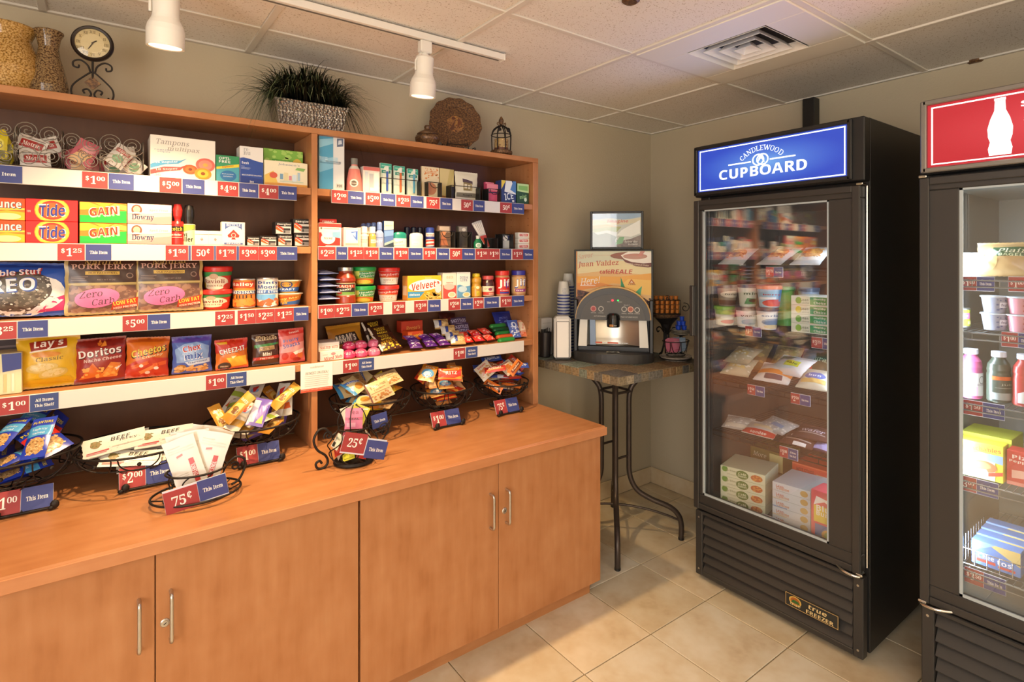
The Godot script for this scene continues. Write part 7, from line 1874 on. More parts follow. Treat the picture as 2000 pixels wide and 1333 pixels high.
	price_ticket(tc, Vector3(-0.079, -0.036, -0.001), Vector3(0.084, 0, 0), Vector3(0, 0.062, 0), "R", "75")
	price_ticket(tc, Vector3(0.005, -0.028, -0.001), Vector3(0.074, 0, 0), Vector3(0, 0.058, 0), "B", "")
	# cookies above the teapot
	var b4 := wire_bowl("footed wire bowl of yellow and cream cookie packets behind the wire teapot", Vector3(-1.9762, y, 0.205), 0.16, 0.15, 0.153, 0.085)
	heap(b4, 0.16, 0.15, 0.153, 0.085, [
		["cookie_yellow", ["cookie_packet", 0.1, 0.085, 0.013, "dcc23a", "e .5 .45 .3 .22 e3c98a;p d98a2a .6 0 1 0 1 .6 .8 .4;t Lorna .4 .7 .5 .12 f2ead0 F 6;g b9803a 20 3 .1 .1 .6 .4 .05"], "yellow cookie packet heaped in the bowl behind the teapot"],
		["cookie_cream", ["cookie_packet", 0.1, 0.08, 0.012, "d3b98a", "t Famous .5 .74 .7 .16 5a3f2a f 6;t Cookies .5 .56 .5 .1 7a5a3a f 6;r .1 .4 .9 .43 a5855c;g b07a3f 26 5 .05 .05 .9 .34 .06;p 6a3a2c 0 0 .06 0 .06 1 0 1"], "cream cookie packet with brown script heaped behind the teapot"],
		["cookie_blue", ["cookie_packet", 0.08, 0.08, 0.012, "e2cf9a", "p 4a6fc0 .1 .9 .9 .6 .9 .46 .1 .74;p 3f8fc8 0 0 .2 0 .1 1 0 1;e .6 .3 .24 .18 c98a3a;t choco .5 .66 .6 .12 e9ecf4 b -18"], "cream cookie packet with a blue stripe heaped behind the teapot"],
	], "cookie packets in the bowl behind the teapot", 22, 52, 0.05)
	# orange cracker packs
	var b5 := wire_bowl("footed wire bowl of orange cracker packs", Vector3(-1.6428, y, 0.2), 0.139, 0.135, 0.145, 0.095)
	heap(b5, 0.139, 0.135, 0.145, 0.095, [
		["fish_orange", ["cracker_pack", 0.068, 0.095, 0.011, "d9a05a", "e .5 .42 .4 .26 6aa9d8;e .5 .36 .26 .14 dfe9ee;p d98a2a 0 .7 1 .74 1 1 0 1;t fish .5 .82 .6 .12 f2e4c8 b;g c9642a 8 3 .1 .1 .9 .3 .06"], "orange cracker pack with a light blue picture in the wire bowl"],
		["wafer_red", ["wafer_pack", 0.1, 0.05, 0.012, "cf3a1f", "p e8a03a 0 .2 .7 .16 1 .4 1 .1 0 .05;t RITZ .55 .6 .5 .3 f2e4d8 b 4;p d9c04a .2 .8 .9 .9 .9 .96 .2 .9"], "red and orange wafer pack in the wire bowl"],
		["bar_tan", ["cereal_bar", 0.035, 0.11, 0.010, "b9804f", "p d9b07a .1 .1 .9 .1 .9 .5 .1 .4;e .5 .7 .3 .1 6a3f28"], "tan bar wrapper hanging in the bowl of orange cracker packs"],
	], "cracker packs in the wire bowl", 24, 63, 0.055)
	easel("price sign with glare on its red half, in front of the orange cracker packs", Vector3(-1.6799, y, 0.31), 0.137, "B", "1 00")
	# candy bars
	var b6 := wire_bowl("footed wire bowl of mixed candy bars beside the end panel", Vector3(-1.3101, y, 0.18), 0.128, 0.135, 0.125, 0.075)
	heap(b6, 0.128, 0.135, 0.125, 0.075, [
		["candy_blue", ["candy_bar", 0.105, 0.036, 0.009, "2f4fa8", "t CRUNCH .5 .5 .7 .5 e9ecf4 b;g d9dce8 10 3 .05 .1 .95 .9 .1"], "blue candy bar heaped in the bowl by the end panel"],
		["candy_treat", ["rice_treat", 0.075, 0.075, 0.011, "cfc3ae", "g b98a4a 30 4 .1 .1 .9 .7 .08;p b9662a .2 .3 .7 .3 .6 .7 .3 .6;t treats .5 .84 .6 .14 c23a30 b"], "cream crispy treat packet heaped in the bowl by the end panel"],
		["candy_red", ["candy_bar", 0.1, 0.034, 0.010, "c23a2c", "p e08a4a .1 .2 .9 .3 .9 .5 .1 .4;t KitKat .5 .6 .6 .4 f2e8e0 b 0 .2"], "red candy bar heaped in the bowl by the end panel"],
		["candy_orange", ["candy_bar", 0.095, 0.036, 0.010, "d9762f", "r .1 .3 .9 .7 7a3a22;t PayDay .5 .5 .6 .3 f0d8b0 b"], "orange candy bar heaped in the bowl by the end panel"],
		["candy_white", ["candy_bar", 0.09, 0.036, 0.009, "c9c9d2", "p 3a4f9a 0 0 .4 0 .3 1 0 1;p b23a44 .7 .1 1 .1 1 .9 .8 .9;t snack .55 .5 .4 .3 33406a b"], "white, blue and red candy bar heaped in the bowl by the end panel"],
	], "candy in the bowl by the end panel", 34, 74, 0.045)
	easel("75-cent price sign in front of the candy bowl", Vector3(-1.3585, y, 0.305), 0.13, "B", "75")
	# teapot basket
	var tp := Vector3(Vector3(-2.146, 0.731, 0.4856).x, y, 0.47)
	var o := thing("wire_teapot", "wrought-iron wire teapot full of tea bags", "wire teapot", tp)
	var body := func(a: float, t: float) -> Vector3:   # t 0 at the foot .. 1 at the mouth
		var r := 0.062 + 0.032 * sin(PI * clampf(t * 0.94 + 0.06, 0, 1)) - 0.012 * t
		return Vector3(r * cos(a), 0.012 + 0.108 * t, r * sin(a) * 0.9)
	part("foot_plate", MB.new().lathe([[0.0, 0.0], [0.066, 0.0], [0.07, 0.004], [0.066, 0.012], [0.0, 0.012]], 32, 1.0, 0.9), M.iron, o)
	part("rim", MB.new().tube(ring(Vector3(0, 0.12, 0), 0.052, 0.047, 36), 0.003, 6, true), M.iron, o)
	for i in 9:
		var a := TAU * i / 9
		var lp := []
		for j in 19:
			var q := j / 18.0
			lp.append(body.call(a + 0.34 * sin(q * TAU), q))
		part("wire_scroll", MB.new().tube(lp, 0.0021, 5), M.iron, o)
	part("handle", MB.new().tube(smooth([Vector3(-0.062, 0.112, 0), Vector3(-0.078, 0.108, 0), Vector3(-0.098, 0.132, 0), Vector3(-0.122, 0.13, 0), Vector3(-0.137, 0.1, 0.0), Vector3(-0.125, 0.066, 0), Vector3(-0.098, 0.042, 0), Vector3(-0.09, 0.018, 0), Vector3(-0.104, 0.002, 0), Vector3(-0.124, 0.004, 0), Vector3(-0.13, 0.02, 0), Vector3(-0.118, 0.028, 0), Vector3(-0.11, 0.018, 0)], 7), 0.0042, 7).tube(scroll(Vector3(-0.088, 0.108, 0), 0.003, 0.016, 1.8, 1.8 + TAU * 1.3), 0.0034, 6), M.iron, o)
	for q in 2:
		part("spout", MB.new().tube(smooth([Vector3(0.072, 0.05 + q * 0.04, 0.012), Vector3(0.1, 0.06 + q * 0.036, 0.012), Vector3(0.122, 0.09 + q * 0.028, 0.012), Vector3(0.135, 0.128 + q * 0.01, 0.012), Vector3(0.128, 0.14, 0.012)], 6), 0.0026, 6).tube(scroll(Vector3(0.107, 0.09 + q * 0.016, 0.016), 0.004, 0.018, q * 2.0, q * 2.0 + TAU * 1.2), 0.002, 5), M.iron, o)
	var lid := MB.new()
	for i in 6:
		var a := TAU * i / 6
		lid.tube(smooth([Vector3(0.052 * cos(a), 0.122, 0.047 * sin(a)), Vector3(0.056 * cos(a), 0.155, 0.05 * sin(a)), Vector3(0.04 * cos(a), 0.185, 0.036 * sin(a)), Vector3(0.008 * cos(a), 0.2, 0.008 * sin(a))], 6), 0.002, 5)
	part("lid", lid, M.iron, o)
	var teas := [
		["tea_pink", ["tea_bag", 0.042, 0.05, 0.0025, "d9799c", "r 0 .42 1 .56 c4587c;t tea .5 .8 .5 .16 8a2a4a f;t REAL .5 .49 .6 .08 3a1a2a b;r .1 .1 .6 .3 e6a8c0"], "pink tea bag"],
		["tea_yellow", ["tea_bag", 0.042, 0.05, 0.0025, "d2cf3c", "p ece9c4 .1 .6 .9 .9 .9 .98 .1 .7;t zest .5 .4 .7 .14 6a6a1a f;r .1 .1 .9 .14 a8a41f"], "yellow-green tea bag"],
		["tea_red", ["tea_bag", 0.042, 0.05, 0.0025, "b5322c", "e .5 .5 .3 .3 d96a5a;t spice .5 .5 .6 .12 f2e0d0 f"], "red tea bag"],
		["tea_white", ["tea_bag", 0.042, 0.05, 0.0025, "ddd6c4", "r .1 .1 .5 .4 3a3a34;t mint .5 .7 .6 .14 3f7a4a f"], "white tea bag"],
		["tea_olive", ["tea_bag", 0.042, 0.05, 0.0025, "8f8a2c", "e .4 .6 .3 .2 c9c27a;r .1 .1 .9 .2 4a4718"], "olive green tea bag"],
	]
	var bags := []
	for t in teas:
		bags.append([t[0], t[1], t[2] + " inside the body of the wire teapot"])
	var boxes := []
	var inside := func(c: Vector3) -> bool:
		var t := (c.y - 0.012) / 0.108
		var r := 0.062 + 0.032 * sin(PI * clampf(t * 0.94 + 0.06, 0, 1)) - 0.012 * t
		return t > 0.02 and t < 0.96 and Vector2(c.x, c.z / 0.9).length() < r - 0.006
	var propose := func(rng: RandomNumberGenerator, put: int) -> Array:
		var a := PI * 0.5 + rng.randf_range(-1.7, 1.7)
		var k := rng.randf_range(0.4, 0.8)
		return [Vector3(0.075 * k * cos(a), 0.12, 0.07 * k * sin(a)), Basis(Vector3.UP, PI / 2 - a + rng.randf_range(-0.3, 0.3)) * Basis(Vector3.RIGHT, rng.randf_range(-0.7, 0.3)) * Basis(Vector3.BACK, rng.randf_range(-0.8, 0.8)), 0.014]
	settle(tp, bags, "tea bags in the wire teapot", 22, 9, inside, propose, "tea bag", boxes)
	for i in 3:
		var s: Array = teas[[0, 1, 3][i]]
		packet(s[0] + "_big", [s[1][0], 0.06, 0.07, 0.003, s[1][4], s[1][5]], s[2] + " sticking out under the lid of the wire teapot", tp + [Vector3(-0.008, 0.158, 0.024), Vector3(0.014, 0.162, 0.006), Vector3(-0.004, 0.16, -0.012)][i], Basis(Vector3.UP, -0.3) * Basis(Vector3.RIGHT, -0.12) * Basis(Vector3.BACK, [-0.05, -0.45, 0.3][i]), "tea bags under the teapot lid", "tea bag")
	var tg := thing("price_card", "25-cent price card with a tilted blue end, hung on the wire teapot", "price sign", tp + Vector3(0.006, 0.078, 0.1), -0.1, "price cards hung on baskets")
	tg.rotation.z = -0.28
	var gc := part("card", MB.new().tint("d8dce4").box(Vector3(-0.008, 0.0, -0.002), Vector3(0.15, 0.058, 0.0015)), M.card, tg)
	price_ticket(gc, Vector3(-0.083, -0.024, -0.001), Vector3(0.08, 0.0, 0), Vector3(0, 0.064, 0), "R", "25")
	price_ticket(gc, Vector3(-0.001, -0.036, -0.0005), Vector3(0.074, 0, 0), Vector3(0, 0.06, 0), "B", "")
	var tb := thing("price_card", "small blue card tucked behind the spout of the wire teapot", "price sign", tp + Vector3(0.098, 0.122, -0.004), -0.1, "price cards hung on baskets")
	tb.rotation.z = 0.16
	price_ticket(tb, Vector3(-0.03, -0.02, 0), Vector3(0.06, 0, 0), Vector3(0, 0.05, 0), "B", "")


# ---------------------------------------------------------------- glass-door merchandisers
func merchandiser(called: String, label: String, fx: float, z0: float, z1: float, y1: float, d: Dictionary) -> Node3D:   # fx: plane of the door front
	var o := thing(called, label, called.split("_")[-1], Vector3(fx, 0.0, (z0 + z1) / 2))
	var w := z1 - z0
	var h := w / 2
	var back := -fx - 0.012
	var L := func(z: float) -> float: return z - (z0 + z1) / 2
	var can: float = d.canopy
	var top: float = d.door_top
	var low: float = d.door_low
	var m := MB.new()
	var t := 0.045
	for s in [-1.0, 1.0]:
		m.box(Vector3((0.05 + back) / 2, (y1 + 0.03) / 2, s * (h - t / 2)), Vector3(back - 0.05, y1 - 0.03, t), 0.003)
	m.box(Vector3((0.05 + back) / 2, y1 - 0.015, 0), Vector3(back - 0.05, 0.03, w - 2 * t))
	m.box(Vector3(back - 0.02, (y1 + 0.03) / 2, 0), Vector3(0.04, y1 - 0.06, w - 2 * t))
	m.box(Vector3((0.05 + back) / 2, can - 0.02, 0), Vector3(back - 0.06, 0.04, w - 2 * t))
	m.box(Vector3((0.05 + back) / 2, low - 0.03, 0), Vector3(back - 0.06, 0.06, w - 2 * t))
	part("cabinet", m, M.black, o)
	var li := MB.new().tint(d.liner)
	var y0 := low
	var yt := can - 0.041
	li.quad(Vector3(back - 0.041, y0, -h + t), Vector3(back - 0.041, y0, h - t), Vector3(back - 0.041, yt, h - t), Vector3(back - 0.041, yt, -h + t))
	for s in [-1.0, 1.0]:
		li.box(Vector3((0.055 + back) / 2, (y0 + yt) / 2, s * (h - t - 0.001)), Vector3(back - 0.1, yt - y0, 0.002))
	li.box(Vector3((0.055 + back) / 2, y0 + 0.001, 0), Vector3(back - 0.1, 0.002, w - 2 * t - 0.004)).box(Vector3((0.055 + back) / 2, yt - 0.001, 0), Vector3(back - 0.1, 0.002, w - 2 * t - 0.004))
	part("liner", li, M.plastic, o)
	# lit canopy
	var c := MB.new()
	c.box(Vector3(0.03, (can + y1) / 2, 0), Vector3(0.05, y1 - can, w - 0.002), 0.004)
	var cp := part("canopy", c, M.black, o)
	var sz0: float = L.call(d.sign[0])
	var sz1: float = L.call(d.sign[1])
	var sy0: float = d.sign[2]
	var sy1: float = d.sign[3]
	var fr := MB.new()
	for s in [[sz0 - 0.011, sz1 + 0.011, sy1, sy1 + 0.016], [sz0 - 0.011, sz1 + 0.011, sy0 - 0.016, sy0]]:
		fr.box(Vector3(0.0, (s[2] + s[3]) / 2, (s[0] + s[1]) / 2), Vector3(0.016, s[3] - s[2], s[1] - s[0]), 0.003)
	for z in [sz0 - 0.0085, sz1 + 0.0085]:
		fr.box(Vector3(0.0, (sy0 + sy1) / 2, z), Vector3(0.016, sy1 - sy0 + 0.03, 0.016), 0.003)
	part("sign_frame", fr, d.trim, cp)
	var pn := MeshInstance3D.new()
	var q := QuadMesh.new()
	q.size = Vector2(sz1 - sz0, sy1 - sy0)
	q.material = d.sign_mat
	pn.mesh = q
	pn.name = "lit_sign_panel"
	pn.position = Vector3(0.004, (sy0 + sy1) / 2, (sz0 + sz1) / 2)
	pn.rotation.y = -PI / 2
	cp.add_child(pn, true)
	print_on(cp, flat(Vector3(0.004, sy0, sz0), Vector3(0, 0, sz1 - sz0), Vector3(0, sy1 - sy0, 0)), sz1 - sz0, sy1 - sy0, d.sign_ops, 0.0, d.letter, "sign_lettering")
	var al := AreaLight3D.new()
	al.name = "sign_lamp"
	al.area_size = Vector2(sz1 - sz0, sy1 - sy0)
	al.light_color = d.sign_color
	al.light_energy = d.sign_energy
	al.area_range = 8.0
	al.area_attenuation = 2.0
	al.shadow_enabled = true
	al.position = o.position + Vector3(-0.012, (sy0 + sy1) / 2, (sz0 + sz1) / 2)
	al.rotation.y = PI / 2
	add_child(al, true)
	# door with triple glazing
	var g0: float = L.call(d.glass[0])
	var g1: float = L.call(d.glass[1])
	var gy0: float = d.glass[2]
	var gy1: float = d.glass[3]
	var dr := MB.new()
	var e0 := -h + 0.003
	var e1: float = h - 0.012 if d.wide > 0 else h - 0.003
	if d.wide < 0:
		e0 = -h + 0.003
	dr.box(Vector3(0.02, (top + gy1) / 2, (e0 + e1) / 2), Vector3(0.04, top - gy1, e1 - e0), 0.003).box(Vector3(0.02, (low + gy0) / 2 - 0.008, (e0 + e1) / 2), Vector3(0.04, gy0 - low + 0.016, e1 - e0), 0.003)
	dr.box(Vector3(0.02, (gy0 + gy1) / 2, (e0 + g0) / 2), Vector3(0.04, gy1 - gy0 + 0.002, g0 - e0), 0.003).box(Vector3(0.02, (gy0 + gy1) / 2, (e1 + g1) / 2), Vector3(0.04, gy1 - gy0 + 0.002, e1 - g1), 0.003)
	var door := part("door", dr, M.frame, o)
	# raised outer rim of the door
	var rim := MB.new()
	for s in [[e0, e0 + 0.026], [e1 - 0.026, e1]]:
		rim.box(Vector3(-0.004, (low + top) / 2 - 0.008, (s[0] + s[1]) / 2), Vector3(0.008, top - low + 0.014, 0.026), 0.0025)
	rim.box(Vector3(-0.004, top - 0.012, (e0 + e1) / 2), Vector3(0.008, 0.024, e1 - e0 - 0.052), 0.0025).box(Vector3(-0.004, low - 0.002, (e0 + e1) / 2), Vector3(0.008, 0.024, e1 - e0 - 0.052), 0.0025)
	part("door_rim", rim, M.frame, door)
	var bead := MB.new().tint("a9b2b4")
	bead.box(Vector3(0.006, (gy0 + gy1) / 2, g0 + 0.004), Vector3(0.006, gy1 - gy0, 0.008)).box(Vector3(0.006, (gy0 + gy1) / 2, g1 - 0.003), Vector3(0.006, gy1 - gy0, 0.006)).box(Vector3(0.006, gy0 + 0.004, (g0 + g1) / 2), Vector3(0.006, 0.008, g1 - g0)).box(Vector3(0.006, gy1 - 0.003, (g0 + g1) / 2), Vector3(0.006, 0.006, g1 - g0))
	part("glazing_bead", bead, M.plastic, door)
	for k in 3:
		part("pane", MB.new().box(Vector3(0.009 + k * 0.012, (gy0 + gy1) / 2, (g0 + g1) / 2), Vector3(0.0008, gy1 - gy0, g1 - g0)), M.glass, door)
	# hinges on the wide side
	var hz: float = (h - 0.012) * d.wide
	var hi := MB.new()
	hi.tube(smooth([Vector3(0.02, low - 0.012, hz), Vector3(-0.012, low - 0.016, hz + 0.004 * d.wide), Vector3(-0.026, low - 0.014, hz - 0.02 * d.wide), Vector3(-0.022, low - 0.012, hz - 0.05 * d.wide), Vector3(0.004, low - 0.010, hz - 0.085 * d.wide)], 6), 0.005, 8)
	hi.box(Vector3(0.004, top + 0.004, hz), Vector3(0.03, 0.008, 0.022), 0.002).box(Vector3(0.0, low - 0.011, hz), Vector3(0.03, 0.008, 0.022), 0.002)
	part("hinge", hi, M.chrome, door)
	part("hinge_tube", MB.new().tube([Vector3(0.044, low, hz + 0.004 * d.wide), Vector3(0.044, top, hz + 0.004 * d.wide)], 0.006, 8), M.chrome, o)
	if d.has("handle"):
		var hb: Array = d.handle
		part("handle", MB.new().box(Vector3(-0.028, (hb[0] + hb[1]) / 2, -h * d.wide + 0.009), Vector3(0.014, hb[1] - hb[0], 0.02), 0.003).box(Vector3(-0.01, (hb[0] + hb[1]) / 2, -h * d.wide + 0.016), Vector3(0.03, hb[1] - hb[0], 0.006), 0.002), M.frame, door)
	# louvred grille below
	var gb := MB.new()
	var lt := low - 0.028
	for s in [-1.0, 1.0]:
		gb.box(Vector3(0.022, (lt + 0.022) / 2, s * (h - 0.022)), Vector3(0.036, lt - 0.022, 0.034), 0.003)
	gb.box(Vector3(0.022, lt - 0.006, 0), Vector3(0.036, 0.016, w - 0.078), 0.003).box(Vector3(0.022, 0.034, 0), Vector3(0.036, 0.022, w - 0.078), 0.003)
	var gp := part("grille_frame", gb, M.frame, o)
	part("recess_shade", MB.new().tint("0d0c0b").box(Vector3(0.042, (lt + 0.03) / 2, 0), Vector3(0.004, lt - 0.03, w - 0.08)), M.card, gp)  # near-black sheet standing for the unlit space behind the slats
	var n := 6
	for i in n:
		var y := lerpf(0.066, lt - 0.034, float(i) / (n - 1))
		var sm := MB.new()
		sm.box(Vector3(0.02, y, 0), Vector3(0.005, 0.050, w - 0.082), 0.0015, Basis(Vector3.BACK, -0.62))
		part("slat", sm, M.frame, gp)
	for z in [-1.0, 1.0]:
		for y in [0.05, lt - 0.03]:
			var sc := MB.new()
			sc.xf = Transform3D(Basis(Vector3.BACK, PI / 2), Vector3(0.0045, y, z * (h - 0.022)))
			part("screw", sc.lathe([[0.0045, 0.0], [0.004, 0.0012], [0.0, 0.0016]], 10), M.nickel, gp)
	# shelves
	for s in d.shelves:
		var sm := MB.new()
		var x0 := 0.065
		var x1 := back - 0.06
		var zw := h - t - 0.008
		for x in [x0, x0 + 0.006, x1]:
			sm.tube([Vector3(x, s - 0.006, -zw), Vector3(x, s - 0.006, zw)], 0.0024, 6)
		sm.tube([Vector3(x0, s - 0.026, -zw), Vector3(x0, s - 0.026, zw)], 0.0024, 6)
		for i in 34:
			var z := lerpf(-zw, zw, i / 33.0)
			sm.tube([Vector3(x0, s - 0.003, z), Vector3(x1, s - 0.003, z)], 0.0014, 4)
		for i in 10:
			var z := lerpf(-zw, zw, i / 9.0)
			sm.tube([Vector3(x0, s - 0.026, z), Vector3(x0, s - 0.004, z)], 0.0016, 4)
		part("shelf_grille", sm, d.wire, o)
	# lamp behind the wide stile
	var lz: float = (h - t - 0.03) * d.wide
	var lm := MB.new()
	lm.tube([Vector3(0.075, gy0 + 0.06, lz), Vector3(0.075, gy1 - 0.06, lz)], 0.011, 10)
	part("lamp_tube", lm, glow(Color(0.86, 0.93, 1.0), d.tube_glow), o)
	var la := AreaLight3D.new()
	la.name = "cabinet_lamp"
	la.area_size = Vector2(0.03, gy1 - gy0 - 0.12)
	la.light_color = Color(0.88, 0.94, 1.0)
	la.light_energy = d.lamp
	la.area_range = 6.0
	la.area_attenuation = 2.0
	la.shadow_enabled = true
	la.position = o.position + Vector3(0.088, (gy0 + gy1) / 2, lz - 0.013 * d.wide)
	la.rotation.y = -PI / 4 if d.wide > 0 else -PI * 3 / 4
	add_child(la, true)
	return o


func shelf_tag(label: String, at: Vector3, w: float, h: float, kind: String, price: String, lean := 0.0):
	var o := thing("shelf_ticket", label, "price sign", at, -PI / 2, "price tickets on the wire shelves")
	o.rotation.z = lean
	var c := part("holder", MB.new().tint("d9dee6").box(Vector3(0, 0, -0.0015), Vector3(w, h + 0.003, 0.002), 0.0008), M.plastic, o)
	price_ticket(c, Vector3(-w / 2, -h / 2, -0.0004), Vector3(w * 0.48, 0, 0), Vector3(0, h, 0), "R", price)
	price_ticket(c, Vector3(-w / 2 + w * 0.48, -h / 2, -0.0004), Vector3(w * 0.52, 0, 0), Vector3(0, h, 0), kind, "")


func radial(inner: Color, outer: Color, energy: float) -> StandardMaterial3D:
	var g := Gradient.new()
	g.colors = PackedColorArray([inner, inner.lerp(outer, 0.55), outer])
	g.offsets = PackedFloat32Array([0.0, 0.45, 1.0])
	var t := GradientTexture2D.new()
	t.gradient = g
	t.width = 256
	t.height = 128
	t.fill = GradientTexture2D.FILL_RADIAL
	t.fill_from = Vector2(0.5, 0.5)
	t.fill_to = Vector2(1.0, 0.5)
	var m := mat(Color(0.1, 0.1, 0.12), 0.3)
	m.emission_enabled = true
	m.emission = Color.BLACK
	m.emission_texture = t
	m.emission_energy_multiplier = energy
	return m


func build_freezer():
	var lit := glow(Color(0.93, 0.97, 1.0), 1.0)
	var dark := mat(Color("4c4946"), 0.4, 0.4)
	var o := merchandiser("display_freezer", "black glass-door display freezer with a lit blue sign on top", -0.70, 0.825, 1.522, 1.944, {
		canopy = 1.716, door_top = 1.700, door_low = 0.338, liner = "45433f", wide = 1.0, trim = M.black,  # liner tone darkened to carry the dim interior
		sign = [0.845, 1.467, 1.737, 1.924], sign_mat = radial(Color("7db4f4"), Color("2f4fc8"), 0.95), letter = lit, sign_color = Color(0.55, 0.7, 1.0), sign_energy = 0.18,
		sign_ops = "r .012 .95 .988 .975 ffffff;r .012 .025 .988 .05 ffffff;r .012 .025 .02 .975 ffffff;r .98 .025 .988 .975 ffffff;a CANDLEWOOD .475 .83 .20 .11 ffffff f;o .455 .575 .042 .13 .22 ffffff;o .485 .575 .042 .13 .22 ffffff;p ffffff .45 .5 .465 .68 .49 .66 .5 .5 .475 .6;r .24 .535 .405 .565 ffffff;r .535 .535 .70 .565 ffffff;t CUPBOARD .47 .34 .60 .22 ffffff b",
		glass = [0.869, 1.402, 0.388, 1.656], handle = [1.095, 1.32], shelves = [1.397, 1.146, 0.906, 0.675], wire = M.iron, tube_glow = 3.0, lamp = 0.35,
	})
	var bz0 := 1.2445 - 1.1735
	var bz1 := 1.4414 - 1.1735
	var by := 0.118
	var bd := MB.new().tint("2a2724").box(Vector3(-0.004, by, (bz0 + bz1) / 2), Vector3(0.004, 0.052, bz1 - bz0), 0.001)
	var b := part("badge", bd, M.card, o)
	print_on(b, flat(Vector3(-0.006, by - 0.026, bz0), Vector3(0, 0, bz1 - bz0), Vector3(0, 0.052, 0)), bz1 - bz0, 0.052, "r .01 .03 .99 .07 c9a86a;r .01 .93 .99 .97 c9a86a;r .01 .03 .02 .97 c9a86a;r .98 .03 .99 .97 c9a86a;e .2 .55 .12 .34 d9b45a;e .2 .55 .09 .26 b0662f;p 3f6f3a .12 .4 .3 .4 .26 .6 .16 .64;t true .2 .3 .2 .2 e9d9a8 f 0 .2;t true .62 .66 .34 .3 e6cf96 b 0 .15;t FREEZER .66 .26 .5 .26 e6cf96 b", 0.0, M.foil)
	thing_duct()


func thing_duct():
	var o := thing("cable_duct", "black square cable duct rising from behind the freezer to the ceiling", "duct", Vector3(-0.036, 1.95, 1.0251))
	part("casing", MB.new().box(Vector3(0, 0.14, 0), Vector3(0.055, 0.28, 0.058), 0.003), M.black, o)


func build_cooler():
	var white := glow(Color(1.0, 0.97, 0.96), 1.05)
	merchandiser("drinks_cooler", "black glass-door drinks cooler with a lit red sign, cut off by the picture edge", -0.74, 1.697, 2.40, 1.944, {
		canopy = 1.708, door_top = 1.697, door_low = 0.36, liner = "77776e", wide = -1.0, trim = mat(Color("8a8680"), 0.35, 0.7),
		sign = [1.719, 2.378, 1.728, 1.926], sign_mat = radial(Color("ee4a50"), Color("d01e2c"), 0.95), letter = white, sign_color = Color(1.0, 0.4, 0.4), sign_energy = 0.16,
		sign_ops = "r .015 .94 .985 .962 f3c8c8;r .015 .04 .985 .06 f3c8c8;r .015 .04 .022 .962 f3c8c8;r .978 .04 .985 .962 f3c8c8;p ffffff .252 .88 .288 .88 .290 .74 .304 .62 .314 .48 .312 .36 .305 .28 .312 .18 .308 .08 .232 .08 .228 .18 .235 .28 .228 .36 .226 .48 .236 .62 .250 .74;r .250 .885 .290 .925 ffffff;t share .48 .80 .28 .12 ffffff b;t something_good .62 .56 .54 .12 ffffff b",
		glass = [1.801, 2.36, 0.405, 1.656], shelves = [1.378, 1.215, 0.992, 0.748, 0.47], wire = mat(Color("8f918d"), 0.35, 0.7), tube_glow = 4.0, lamp = 0.5,
	})


